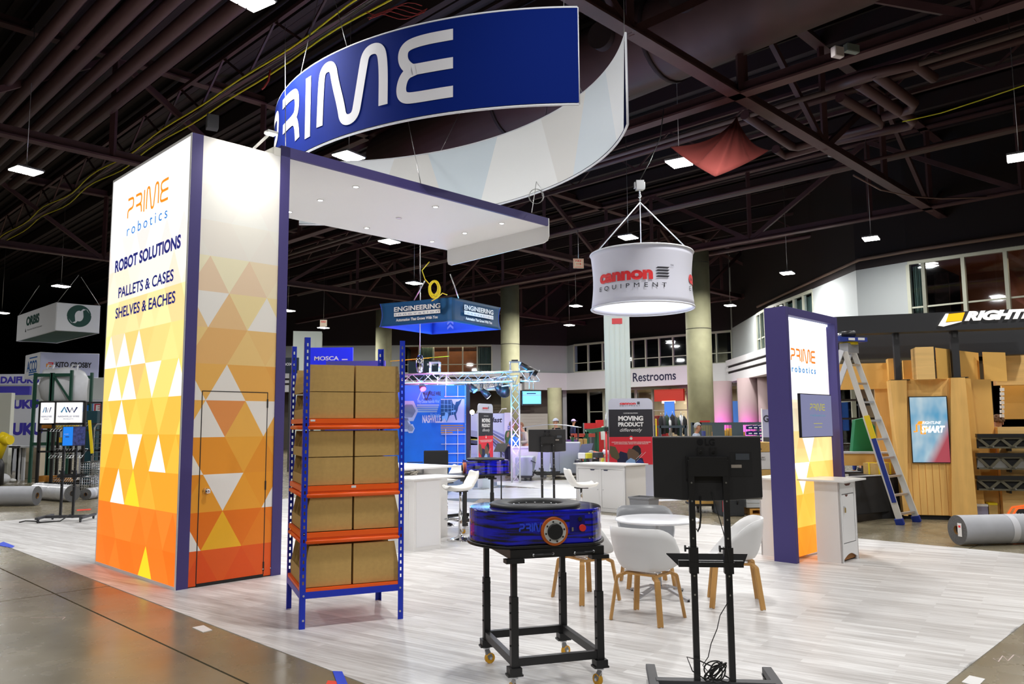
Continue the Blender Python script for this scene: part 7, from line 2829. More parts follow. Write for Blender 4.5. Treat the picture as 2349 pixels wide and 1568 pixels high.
# conveyors
for k, (x0, x1, y, Y, col, lab) in enumerate(((1312, 1372, 998, 33, (170, 60, 40), 'red-framed conveyor section behind the machines, upper'), (1345, 1398, 990, 30, (30, 90, 60), 'green and red sloping conveyor left of the square column'), (1300, 1350, 1012, 36, (90, 50, 120), 'purple-tinted conveyor section behind the navy-jacketed person'))):
    a, b = D_(x0, y, Y), D_(x1, y - (8 if k == 1 else 0), Y)
    o = thing('conveyor', lab, 'conveyor', (a[0], Y, 0))
    L = b[0] - a[0]
    m_ = mat('conv_%d' % k, s2l(*col), .5)
    for yy in (0, .7):
        MB().beam((0, yy, a[2]), (L, yy, b[2]), .06, .14).build('side_rail', m_, o)
    for x in (0.05, L / 2, L - .05):
        for yy in (0, .7):
            MB().box(x - .03, x + .03, yy - .03, yy + .03, 0, a[2]).build('leg', mat('conv_green', s2l(24, 84, 50), .5), o)
    n = 12
    for i in range(n):
        x = L * (i + .5) / n
        z = a[2] + (b[2] - a[2]) * (i + .5) / n
        MB().tube([(x, 0, z + .02), (x, .7, z + .02)], .03, 8).build('roller', steel, o)
o, w_, z0, z1 = rbox('drinks_cooler', 'red-topped drinks cooler with two glass doors in front of the roller door', 'refrigerator', 1340, 970, 1370, 1040, 40, .7, mat('cooler_grey', s2l(110, 115, 120), .4), to_floor=True)
MB().box(0, w_, -.03, 0, z1 - .28, z1).build('top_sign', red, o)
for k in (0, 1):
    MB().box(.04 + k * w_ / 2, w_ / 2 - .04 + k * w_ / 2, -.02, 0, .3, z1 - .3).build('glass_door', mat('cooler_glass', s2l(70, 76, 82), .1), o)
o, w_, z0, z1 = rbox('vending_machine', 'bright red vending machine beside the drinks cooler', 'vending machine', 1369, 963, 1386, 1040, 41, .7, red, to_floor=True)
MB().prism([(.3, .9), (.5, .9), (.52, 1.4), (.45, 1.6), (.35, 1.6), (.28, 1.4)], .0, .02, lambda u, v, q: (u - .1, -q, v)).build('bottle_graphic', ink_white, o)
for k, (x, lab) in enumerate(((1333, 'left'), (1343, 'right'))):
    rbox('carton', 'upright cardboard carton on the floor behind the packing machines, %s one' % lab, 'box', x - 4, 1006, x + 4, 1024, 27, .3, card)
# industrial tools and machine cluster at (1340-1400,1020-1100)
rnd = random.Random(12)
cols = [(30, 30, 34), (225, 225, 230), (200, 80, 30), (60, 62, 66), (210, 200, 60), (24, 24, 28), (130, 130, 128)]
for k in range(16):
    px = 1330 + k * 4.2
    py = 1035 + rnd.random() * 50
    Y = 22.5 + rnd.random() * 2
    c = D_(px, py, Y)
    lab_c = ['black', 'white', 'orange', 'dark grey', 'yellow', 'black', 'grey'][k % 7]
    o = thing('machine_part', 'small %s machine part left of the banner stand, %s from the left' % (lab_c, ['1st', '2nd', '3rd'][k] if k < 3 else '%dth' % (k + 1)), 'machine part', (c[0], Y, 0), rnd.random() * 3, 'machine parts heaped left of the banner')
    m_ = mat('mp_%d' % (k % 7), s2l(*cols[k % 7]), .45)
    h_ = c[2]
    if k % 3 == 0:
        MB().tube([(-.12, 0, h_ - .06), (.14, .04, h_ + .02)], [.1, .07], 12).box(-.03, .03, -.03, .03, 0, h_ - .05).build('housing', m_, o)
    elif k % 3 == 1:
        MB().cbox(0, 0, h_ - .03, .26, .2, .16, .3).build('housing', m_, o, bevel=.02)
        MB().box(-.02, .02, -.02, .02, 0, h_).build('stem', darkg, o)
    else:
        MB().beam((-.2, 0, 0), (.12, 0, h_), .06, .06).beam((.2, 0, 0), (.12, 0, h_ - .1), .05, .05).build('bracket', m_, o)
# red and silver poles in front of the banner stand
for k, px in enumerate((1393, 1400)):
    c = G(px, 1120)
    o = thing('measuring_pole', '%s red and silver pole left of the large banner stand' % ['left', 'right'][k], 'pole', (c[0], c[1], 0))
    MB().tube([(0, 0, 0), (0, 0, 1.55)], .03, 8).build('lower_pole', red if k == 0 else mat('pole_darkred', s2l(130, 20, 30), .5), o)
    MB().tube([(0, 0, 1.55), (0, 0, 2.0)], .018, 8).build('upper_pole', steel, o)
    MB().box(-.05, .05, -.05, .05, 1.5, 1.6).build('clamp', black, o)

# racks and boxes between banner stand and purple frame
def frame_rack(label, x0, x1, ytop, Y, m, levels=3, depth=.8, name='steel_rack'):
    a, b = D_(x0, ytop, Y), D_(x1, ytop, Y)
    o = thing(name, label, 'rack', (a[0], Y, 0))
    w_ = b[0] - a[0]
    for x in (0, w_):
        for y in (0, depth):
            MB().box(x - .04, x + .04, y - .04, y + .04, 0, a[2]).build('upright', m, o)
    for k in range(levels):
        z = a[2] * (k + 1) / levels - .04
        MB().box(0, w_, -.04, .04, z - .05, z + .03).box(0, w_, depth - .04, depth + .04, z - .05, z + .03).build('rail', m, o)
    return o, w_, a[2]


slate = mat('slate_frame', s2l(70, 84, 92), .5)
frame_rack('slate steel work frame with hanging clothes-like parts behind the near monitor', 1513, 1573, 975, 26, slate, 2)
rnd = random.Random(9)
for k in range(9):
    px = 1516 + k * 6.6
    c = D_(px, 950 + rnd.random() * 8, 27)
    o = thing('hanging_part', 'dark hanging part on the slate steel frame, %s from the left' % ['first', 'second', 'third', 'fourth', 'fifth', 'sixth', 'seventh', 'eighth', 'ninth'][k], 'machine part', (c[0], 27, c[2]), 0, 'row of hanging parts')
    m_ = [blackm, darkg, mat('hp_green', s2l(30, 60, 40), .6), steel][k % 4]
    MB().tube([(0, 0, 0), (0, 0, -.12), (.02, 0, -.4), (0, 0, -.62)], [.03, .1, .09, .05], 10).build('bag', m_, o)
    MB().tube([(0, 0, 0), (0, 0, .1)], .01, 5).build('hook', wirem, o)
for k, (x, y, col, lab) in enumerate(((1506, 960, (230, 200, 30), 'yellow upright beam'), (1500, 1040, (30, 30, 34), 'black upright beam'))):
    rbox('rack_post', lab + ' between the banner stand and the near monitor', 'rack', x - 2, y, x + 2, y + 60, 22, .1, mat('rp_%d' % k, s2l(*col), .5), to_floor=True)
for k in range(3):
    rbox('plastic_crate', 'red plastic crate beside the near monitor, %s of the stack' % ['top', 'middle', 'bottom'][k], 'crate', 1500, 1022 + k * 18, 1511, 1038 + k * 18, 21, .4, red)
o, w_, h_ = frame_rack('long slate wire-mesh cage behind the near monitor', 1605, 1762, 968, 24, slate, 3, 1.0, 'mesh_cage')
for x0, x1 in ((.36, .68), (.96, 1.25)):
    MB().box(x0, x1 + .05, -.06, -.045, h_ - .62, h_ - .06).build('solid_panel', slate, o)
mb = MB()
for i in range(26):
    mb.box(w_ * i / 26, w_ * i / 26 + .008, -.03, -.02, h_ - .9, h_)
q = mb.build('mesh_bars', slate, o)
q['kind'] = 'stuff'
MB().box(0, .3, -.06, -.03, h_ - .0, h_ + .05).build('red_cap', red, o)
for k, (x0, x1, y0, col) in enumerate(((1660, 1672, 986, (224, 172, 70)), (1672, 1688, 982, (224, 172, 70)), (1640, 1656, 990, (220, 140, 60)), (1697, 1710, 990, (210, 150, 70)), (1614, 1620, 988, (70, 80, 150)))):
    rbox('carton', ['tall tan carton in the mesh cage, left', 'tall tan carton in the mesh cage, right', 'orange-tan carton low in the mesh cage', 'tan carton at the right of the mesh cage', 'blue-grey slim carton at the left of the mesh cage'][k], 'box', x0, y0, x1, 1010, 24.4, .4, mat('cb_%d' % k, s2l(*col), .7), to_floor=True)
rnd = random.Random(21)
for k in range(12):
    px, py = 1719 + (k % 3) * 12, 984 + (k // 3) * 13
    c = D_(px, py, 23.4)
    o = thing('blue_bin', 'dark blue parts bin left of the purple frame, %s row, %s' % (['top', 'second', 'third', 'bottom'][k // 3], ['left', 'middle', 'right'][k % 3]), 'bin', (c[0], 23.3, c[2]), 0, 'dark blue parts bins')
    MB().prism([(-.07, 0), (.07, 0), (.07, .12), (-.07, .1)], 0, .2, lambda u, v, q: (u, q, v)).build('bin_body', mat('bin_navy', s2l(20, 30, 90), .4), o)
    MB().box(-.05, .05, -.004, 0, .03, .06).build('label_card', ink_white, o)
# "GI" stand panel
a = D_(1748, 936, 19)
o = thing('sign_panel', 'narrow white sign panel with the dark letters GI, beside the purple frame', 'sign', (a[0], 19, 0), -.35)
MB().box(-.03, .0, 0, .05, 0, a[2]).box(.2, .24, -.1, -.05, 0, a[2] + .12).build('frame_post', ink_white, o)
MB().box(0, .2, 0, .02, .1, a[2] - .03).build('panel', mat('panel_lilac', s2l(150, 150, 175), .5), o)
MB().box(0, .2, -.003, 0, .1, 1.35).build('dark_panel', darkg, o)
text('GI', ink_black, o, plane_xf((.02, -.002, 1.72), (1, 0, 0), (0, 0, 1)), w=.17, h=.16, bold=.03)
# boxes in front of it (between monitor and frame)
o, w_, z0, z1 = rbox('carton', 'brown cardboard carton with black symbol, top of the stack left of the purple frame', 'box', 1735, 1014, 1775, 1036, 15, .5, card)
text('R', ink_black, o, plane_xf((.02, -.002, z0 + .05), (1, 0, 0), (0, 0, 1)), w=.08, h=.09, bold=.05)
o, w_, z0, z1 = rbox('carton', 'white carton with small print under the brown one, left of the purple frame', 'box', 1737, 1037, 1780, 1076, 15, .5, mat('carton_white', s2l(210, 210, 212), .6))
text('FRAGILE', ink_black, o, plane_xf((.03, -.002, z0 + .17), (1, 0, 0), (0, 0, 1)), w=.12, h=.03)
text('CUBIC', ink_black, o, plane_xf((.03, -.002, z0 + .21), (1, 0, 0), (0, 0, 1)), w=.12, h=.03)
rbox('carton', 'tan carton third in the stack left of the purple frame', 'box', 1738, 1077, 1780, 1105, 15, .5, card)
rbox('carton', 'lower tan carton behind the hidden white cabinet', 'box', 1741, 1106, 1775, 1133, 15, .5, card)
o, w_, z0, z1 = rbox('plastic_crate', 'wide pale grey crate on the wooden pallet left of the purple frame', 'crate', 1711, 1134, 1765, 1164, 14.7, .6, mat('crate_pale', s2l(196, 202, 206), .5))
MB().box(.02, w_ - .02, -.01, 0, z0 + .09, z0 + .1).box(.02, w_ - .02, -.01, 0, z0 + .17, z0 + .18).build('rib', mat('crate_pale', (0, 0, 0)), o)
a, b = D_(1720, 1166, 14.7), D_(1770, 1187, 14.7)
o = thing('pallet', 'light wooden pallet box under the pale grey crate', 'pallet', (a[0], 14.7, 0))
w_ = b[0] - a[0]
pal = mat('pallet_pine', s2l(214, 160, 80), .7, noise=.1, nscale=6)
for z in (0, a[2] - .03):
    for k in range(3):
        MB().box(0, w_, k * .22, k * .22 + .16, z, z + .028).build('deck_board', pal, o)
for x in (0, w_ / 2, w_ - .05):
    MB().box(x, x + .05, 0, .6, .028, a[2] - .03).build('stringer', pal, o)
o, w_, z0, z1 = rbox('storage_tote', 'black lidded tote with a red label on the concrete', 'box', 1654, 1131, 1708, 1180, 14.6, .6, mat('tote_black', s2l(38, 44, 50), .5), to_floor=True)
MB().box(-.02, w_ + .02, -.02, .62, z1 - .06, z1 + .01).build('lid', mat('tote_black', (0, 0, 0)), o)
MB().box(.02, .12, -.004, 0, .08, .32).build('red_label', ink_red, o)
text('M', ink_white, o, plane_xf((.04, -.005, .24), (1, 0, 0), (0, 0, 1)), w=.06, h=.04, bold=.05)
MB().tube([(w_ * .7, -.01, z1 - .1), (w_ * .7, -.04, z1 - .14), (w_ * .7, -.01, z1 - .2)], .012, 6).build('latch', black, o)
a, b = D_(1590, 1134, 15.2), D_(1645, 1155, 15.2)
o = thing('dolly_box', 'tan wooden box on black castors behind the near monitor posts', 'trolley', (a[0], 15.2, 0))
w_ = b[0] - a[0]
MB().box(0, w_, 0, .6, b[2] - .0, a[2]).build('crate', mat('ply_tan', s2l(214, 170, 90), .6), o)
MB().box(-.02, w_ + .02, -.02, .62, b[2] - .04, b[2]).build('deck', black, o)
for x in (.08, w_ - .08):
    MB().tube([(x, .05, .05), (x + .03, .05, .05)], .05, 12).box(x - .01, x + .04, .03, .07, .06, b[2] - .04).build('castor', black, o)

# ================================================================== far left
# company walls
bl_ = mat('daifuku_violet', s2l(60, 50, 170), .6)
violet = mat('violet_panel', s2l(56, 50, 160), .6)
paleb = mat('pale_board', s2l(205, 208, 218), .6)
for k, (x0, y0, x1, y1, Y, lab) in enumerate(((-40, 858, 86, 882, 33, 'upper white band sign with violet letters'), (-40, 918, 78, 1000, 32, 'big white wall with two lines of violet letters'))):
    a, b = D_(x0, y0, Y), D_(x1, y1, Y)
    o = thing('company_sign', lab + ' at far left', 'sign', (a[0], Y, 0))
    w_ = b[0] - a[0]
    MB().box(0, w_, 0, .2, b[2] if k == 0 else 0, a[2]).build('board', paleb, o)
    xq = lambda px, py: (D_(px, py, Y)[0] - a[0], D_(px, py, Y)[2])
    xo = plane_xf((0, -.002, 0), (1, 0, 0), (0, 0, 1))
    if k == 0:
        u, z = xq(1, 878)
        text('DAIFUKU', bl_, o, lambda p, q, t: xo(p + u, q + z, t), w=xq(90, 878)[0] - u, h=.27, bold=.05)
        MB().box(0, xq(73, 890)[0], -.15, 0, xq(0, 906)[1], xq(0, 886)[1]).build('violet_band', violet, o)
    else:
        u, z = xq(-30, 936)
        text('DAIFUKU', bl_, o, lambda p, q, t: xo(p + u, q + z, t), w=xq(88, 936)[0] - u, h=.33, bold=.06)
        u2, z2 = xq(-45, 996)
        text('DAIFUKU', bl_, o, lambda p, q, t: xo(p + u2, q + z2, t), w=xq(98, 996)[0] - u2, h=.45, bold=.06)
rbox('white_panel', 'plain pale partition at the left edge of the picture', 'partition', -60, 901, 22, 982, 27, .2, mat('part_white', s2l(216, 218, 206), .6), to_floor=True)
a = D_(-20, 975, 24)
# E sign wall
a, b = D_(188, 916, 30), D_(250, 1010, 30)
o = thing('booth_wall', 'white booth wall with a red boxed letter E and a red triangle', 'display wall', (a[0], 30, 0))
MB().box(0, 1.6, 0, .1, 0, a[2]).build('panel', paleb, o)
xe = plane_xf((0, -.002, 0), (1, 0, 0), (0, 0, 1))
er = mat('e_red', s2l(190, 30, 60), .5)
u, z = D_(216, 944, 30)[0] - a[0], D_(216, 944, 30)[2]
MB().box(u, u + .28, -.004, 0, z, z + .3).build('red_square', er, o)
text('E', ink_white, o, lambda p, q, t: xe(p + u + .06, q + z + .05, t + .004), w=.16, h=.2, bold=.06)
MB().prism([(u, z - .55), (u + .3, z - .55), (u + .0, z - .3)], 0, .003, xe).build('red_triangle', er, o)
MB().box(0, u - .05, -.004, 0, z + .0, z + .35).build('blue_print', mat('e_blue', s2l(30, 110, 200), .5), o)
# green pallet rack with wrapped bags
gr = mat('rack_green', s2l(30, 74, 60), .5)
Yr = 25
a, b = D_(82, 855, Yr), D_(185, 852, Yr + .5)
gr_o = thing('pallet_rack', 'tall dark green pallet rack holding a white wrapped bulk bag', 'rack', (a[0], Yr, 0))
w_ = b[0] - a[0]
zt = a[2]
for x in (0, .52, w_ * .48, w_):
    for y in (0, 1.2):
        if x in (.52,) and y:
            continue
        MB().box(x - .04, x + .04, y - .04, y + .04, 0, zt + (.08 if x > 1 else 0)).build('upright', gr, gr_o)
for z in (zt - .07, zt - .95, 1.2):
    MB().box(0, w_, -.03, .03, z - .05, z + .05).box(0, w_, 1.17, 1.23, z - .05, z + .05).build('beam', gr, gr_o)
MB().beam((w_ * .48, 0, zt - .05), (w_, 0, zt - .9), .05, .05).beam((w_, 0, zt - .95), (w_ * .6, 0, zt - 1.5), .05, .05).build('brace', gr, gr_o)
bagm = mat('bag_white', s2l(206, 208, 212), .45, noise=.06, nscale=4)
o = thing('bulk_bag', 'big white wrapped bulk bag on the green pallet rack', 'bag', (a[0] + w_ * .5, Yr + .6, 0))
mb = MB()
z0 = zt - .92
rnd = random.Random(3)
prof = [(.55, z0), (.66, z0 + .1), (.7, z0 + .45), (.68, z0 + .8), (.6, z0 + 1.02), (.4, z0 + 1.1), (.0, z0 + 1.12)]
mb.lathe(prof, 0, 0, 28, cap=False, sx=1.05, sy=.8)
mb.v = [(x + .03 * sin(9 * z + 5 * x), y, z + .03 * sin(8 * x)) for x, y, z in mb.v]
mb.build('sack', bagm, o)
for s in (-1, 1):
    MB().tube([(s * .5, -.2, z0 + .95), (s * .48, -.1, z0 + 1.2), (s * .3, -.1, z0 + 1.2), (s * .3, -.2, z0 + 1.0)], .03, 6).build('lift_loop', bagm, o)
# sign tower on the black wire display
Yd_ = 21.5
bd = thing('wire_display', 'black steel display tower with tilted wire decks and a lit sign box on top', 'display stand', (D_(90, 1000, Yd_)[0], Yd_, 0))
x90 = D_(90, 1000, Yd_)[0]
ux = lambda px: D_(px, 1000, Yd_)[0] - x90
uz = lambda py: D_(140, py, Yd_)[2]
for px in (90, 122, 192):
    for y in (0, .9):
        MB().box(ux(px) - .035, ux(px) + .035, y - .03, y + .03, 0, uz(921)).build('upright', black, bd)
for py in (921, 972, 987, 1035, 1108):
    MB().box(ux(90), ux(192), -.03, .03, uz(py) - .025, uz(py) + .025).box(ux(90), ux(192), .87, .93, uz(py) - .025, uz(py) + .025).build('beam', black, bd)
sg = mat('sign_backlit', (.95, .95, .97), .5, emit=.5)
MB().box(ux(130), ux(188), -.08, -.03, uz(969), uz(923)).build('sign_face', sg, bd)
MB().box(ux(94), ux(123), -.08, -.03, uz(970), uz(923)).build('sign_face', sg, bd)
for px0, px1, dd_ in ((130, 188, 1), (94, 123, .5)):
    xq = plane_xf((ux(px0), -.082, uz(969)), (1, 0, 0), (0, 0, 1))
    wq = ux(px1) - ux(px0)
    for k, (m_, pts) in enumerate(((mat('nw_cyan', s2l(60, 150, 200), .5), [(.2, .28), (.32, .42), (.42, .28)]), (mat('nw_navy', s2l(40, 50, 110), .5), [(.42, .42), (.54, .28), (.62, .40), (.7, .28), (.82, .42)]))):
        mb = MB()
        stroke(mb, [(u * wq, v) for u, v in pts], .03 * dd_ + .01, xq, maxl=9)
        mb.build('logo_stroke', m_, bd, recalc=False)
    text('NASHVILLE WIRE', mat('nw_navy', (0, 0, 0)), bd, lambda p, q, t: xq(p + wq * .08, q + .15, t), w=wq * .84, h=.045)
    text('PRODUCTS', mat('nw_navy', (0, 0, 0)), bd, lambda p, q, t: xq(p + wq * .3, q + .09, t), w=wq * .4, h=.025)
for k, (py, x0, x1) in enumerate(((985, 126, 200), (1045, 126, 200), (1112, 122, 180))):
    mb = MB()
    z = uz(py)
    n = 11
    for i in range(n + 1):
        x = ux(x0) + (ux(x1) - ux(x0)) * i / n
        mb.tube([(x - .12, .3, z + .18), (x, -.25, z - .05)], .006, 4)
    for j in range(5):
        f = j / 4
        mb.tube([(ux(x0) - .12 * (1 - f), .3 - .55 * f, z + .18 - .23 * f), (ux(x1) - .12 * (1 - f), .3 - .55 * f, z + .18 - .23 * f)], .006, 4)
    q = mb.build('wire_deck', steel, bd)
for (px, py, col, w_, h_, lab) in ((107, 978, (190, 120, 30), .35, .1, 'orange-brown carton on the upper left shelf of the wire display'), (150, 1010, (225, 190, 30), .3, .08, 'yellow box inside the wire display'), (125, 1100, (180, 120, 40), .9, .1, 'long brown carton at the bottom of the wire display'), (150, 979, (190, 150, 40), .5, .05, 'yellow-brown strip box below the sign of the wire display')):
    c = D_(px, py, Yd_ + .4)
    o = thing('carton', lab, 'box', (c[0], Yd_ + .35, c[2] - .05), 0)
    MB().box(-w_ / 2, w_ / 2, 0, .3, 0, h_ + .06).build('body', mat('ct_%d' % px, s2l(*col), .7), o)
# wire trolley cart
for (x0, x1, y0, y1, Y, lab, nm) in ((186, 236, 1060, 1092, 20.5, 'upper wire basket cage left of the lit tower', 'wire_basket'), (184, 236, 1094, 1130, 19.5, 'low wire basket trolley left of the lit tower', 'wire_trolley')):
    a, b = D_(x0, y0, Y), D_(x1 + 20, y1, Y)
    o = thing(nm, lab, 'basket', (a[0], Y, 0))
    w_ = b[0] - a[0]
    mb = MB()
    for fy in (0, .5):
        for i in range(15):
            mb.tube([(w_ * i / 14, fy, b[2]), (w_ * i / 14, fy, a[2])], .006, 4)
        for j in range(7):
            z = b[2] + (a[2] - b[2]) * j / 6
            mb.tube([(0, fy, z), (w_, fy, z)], .007, 4)
    mb.build('wire_mesh', steel, o)
    MB().tube([(0, 0, a[2]), (w_, 0, a[2]), (w_, .5, a[2]), (0, .5, a[2])], .014, 6, closed=True).build('rim', steel, o)
    for x in (.05, w_ - .05):
        MB().tube([(x, 0, b[2]), (x, 0, .09)], .012, 6).build('leg', steel, o)
        MB().tube([(x - .015, 0, .05), (x + .015, 0, .05)], .05, 12).build('castor', black, o)
a = D_(217, 972, 22)
o = thing('roll_cage', 'tall silver roll cage with shelves beside the lit tower', 'cage', (a[0], 22, 0))
MB().tube([(0, 0, .1), (0, 0, a[2] - .1), (.08, 0, a[2]), (.7, 0, a[2]), (.7, 0, .1)], .025, 8).build('frame', steel, o)
for k in range(12):
    z = .3 + k * .12
    MB().box(.02, .7, -.02, .3, z, z + .012).build('shelf', steel, o)
# blue and yellow upright panels near it
rbox('teal_panel', 'dark teal upright frame behind the wire display', 'rack', 190, 942, 218, 1060, 24, .5, mat('teal_dark', s2l(22, 60, 70), .5), to_floor=True)
c = D_(208, 1000, 20.8)
o = thing('yellow_ruler', 'slanted yellow strip panel beside the blue leaflet screen', 'panel', (c[0], 20.8, c[2]))
MB().beam((-.05, 0, .42), (.06, 0, -.45), .03, .07).build('strip', yellow, o)
MB().tube([(.05, 0, -.5), (.05, 0, -c[2])], .02, 6).build('stem', black, o)
# rolls at left
p_ = Vector(G(84, 1158)[:2])
roll('large plain grey roll lying at the left border of the picture', p_, p_ + Vector((-3.2, -.15)), .21, rollm)
p_ = Vector(G(165, 1150)[:2])
roll('plastic-wrapped white roll next to the large one, core facing right', p_, p_ + Vector((-1.3, .8)), .19, mat('roll_wrapped', s2l(216, 218, 222), .2, bump=.6, bscale=9))
p_ = Vector(G(196, 1146)[:2])
roll('small roll end with a white tag behind the left stand posts', p_, p_ + Vector((-.05, .7)), .13, rollm)
# robot arm and tables at far left
a = D_(3, 1000, 24)
o = thing('industrial_robot', 'yellow industrial robot arm at the left border', 'robot', (a[0], 24, 0))
ymac = mat('machine_yellow', s2l(235, 205, 20), .4)
MB().tube([(-.2, 0, .8), (0, 0, 1.3), (.15, 0, 1.5)], [.22, .2, .16], 16).build('upper_arm', ymac, o)
MB().tube([(.0, 0, 1.35), (.35, -.1, 1.35)], [.18, .14], 14).build('wrist', ymac, o)
MB().lathe([(.3, 0), (.3, .6), (.2, .85)], -.2, 0, 20).build('pedestal', black, o)
for k, (px, lab) in enumerate(((20, 'left'), (85, 'right'))):
    a = D_(px, 1022, 26)
    o = thing('trestle_table', 'pale high table at the far left, %s one' % lab, 'table', (a[0], 26, 0), 0, 'pale tables far left')
    MB().box(-.7, .6, -.35, .35, a[2] - .05, a[2]).build('tabletop', lgrey, o)
    for x in (-.6, .35, .52):
        MB().box(x - .04, x + .04, -.04, .04, 0, a[2] - .05).build('leg', lgrey, o)
for k in range(4):
    a = D_(5 + k * 21, 1020, 29.5)
    o = thing('bar_stool', 'dark bar stool by the pale tables far left, %s from the left' % ['first', 'second', 'third', 'fourth'][k], 'stool', (a[0], 29.5, 0), 0, 'dark stools far left')
    MB().box(-.18, .18, -.18, .18, .95, 1.0).build('seat', blackm, o)
    for sx_ in (-1, 1):
        for sy_ in (-1, 1):
            MB().beam((sx_ * .15, sy_ * .15, .95), (sx_ * .2, sy_ * .2, 0), .025, .025).build('leg', blackm, o)
o = rbox('carton', 'beige carton stack behind the wire display', 'box', 58, 1022, 84, 1060, 27, .8, mat('beige_box', s2l(190, 178, 155), .7), to_floor=True)
c = G(28, 1105)
o = tag(MB().sph(c[0], c[1], .05, .12, .1, .06).build('plastic_scrap', whitep), 'scrap of white plastic on the concrete far left', 'litter')
c = G(3, 1110)
o = tag(MB().sph(c[0], c[1], .16, .25, .2, .17).build('wrapped_bundle', MATS['roll_wrapped']), 'crumpled wrapped bundle at the left border on the concrete', 'bundle')

# blue partition signs above the rack
a, b = D_(708, 797, 27), D_(809, 803, 27)
o = thing('company_sign', 'vivid blue sign board with white letters above the rack', 'sign', (a[0], 27, 0))
w_ = b[0] - a[0]
MB().box(0, w_, 0, .12, a[2] - 1.2, a[2]).build('board', mat('vivid_blue', s2l(20, 40, 240), .5, emit=.15), o)
MB().box(.1, .2, .02, .1, 0, a[2] - 1.2).build('post', darkg, o)
u, z = D_(721, 826, 27)[0] - a[0], D_(721, 826, 27)[2]
text('MOSCA', ink_white, o, lambda p, q, t: (p + u, -.002 - t, q + z), w=.85, h=.14, bold=.03)
MB().box(u + .95, u + 1.05 + .1, -.003, 0, z, z + .04).build('dash', ink_white, o)
a, b = D_(748, 828, 24), D_(884, 836, 24)
o = thing('booth_wall', 'muted violet booth wall just above the right bins of the rack', 'partition', (a[0], 24, 0), -.03)
MB().box(0, b[0] - a[0], 0, .1, 0, a[2]).build('panel', mat('muted_violet', s2l(64, 64, 150), .6), o)
a = D_(640, 820, 30)
o = thing('company_sign', 'small black sign seen between the purple post and the rack', 'sign', (a[0] + .1, 30, 0))
MB().box(0, .65, 0, .1, a[2] - .6, a[2]).build('board', mat('sign_charcoal', s2l(34, 44, 52), .6), o)
text('BOXES', ink_white, o, lambda p, q, t: (p + .1, -.002 - t, q + a[2] - .3), w=.45, h=.1, bold=.03)
MB().box(.3, .36, .02, .08, 0, a[2] - .6).build('post', darkg, o)
a, b = D_(937, 829, 33), D_(1002, 822, 31.5)
o = thing('company_sign', 'dark teal hanging banner behind the truss with small white letters', 'sign', (a[0], 33, a[2] - .8), -.4)
MB().box(0, 1.45, 0, .06, .0, .8).build('board', mat('sign_slate', s2l(30, 46, 58), .6), o)
text('MOFFETT', ink_white, o, lambda p, q, t: (p + .9, -.002 - t, q + .6), w=.45, h=.1, bold=.03)

# ================================================================== people
skin = mat('skin', s2l(205, 150, 120), .55)
skin2 = mat('skin_tan', s2l(170, 120, 92), .55)


def skin_layer(me):
    bm = bmesh.new()
    bm.from_mesh(me)
    bm.verts.layers.skin.verify()
    bm.to_mesh(me)
    bm.free()


def make_skin(name, J, chains, m, parent, grow=0.):
    ids, vs, rs, es = {}, [], [], []
    for ch_ in chains:
        prev = None
        for k in ch_:
            if k not in ids:
                ids[k] = len(vs)
                p, r = J[k]
                vs.append(p)
                rs.append(tuple(x + grow for x in r) if isinstance(r, tuple) else r + grow)
            if prev is not None:
                es.append((ids[prev], ids[k]))
            prev = k
    me = bpy.data.meshes.new(name)
    me.from_pydata(vs, es, [])
    me.materials.append(m)
    skin_layer(me)
    for i, r in enumerate(rs):
        r = r if isinstance(r, tuple) else (r, r)
        me.skin_vertices[0].data[i].radius = r
        me.skin_vertices[0].data[i].use_root = (i == 0)
    o = bpy.data.objects.new(name, me)
    COL.objects.link(o)
    o.parent = parent
    md = o.modifiers.new('skin', 'SKIN')
    md.use_smooth_shade = True
    s = o.modifiers.new('sub', 'SUBSURF')
    s.levels = s.render_levels = 2
    return o


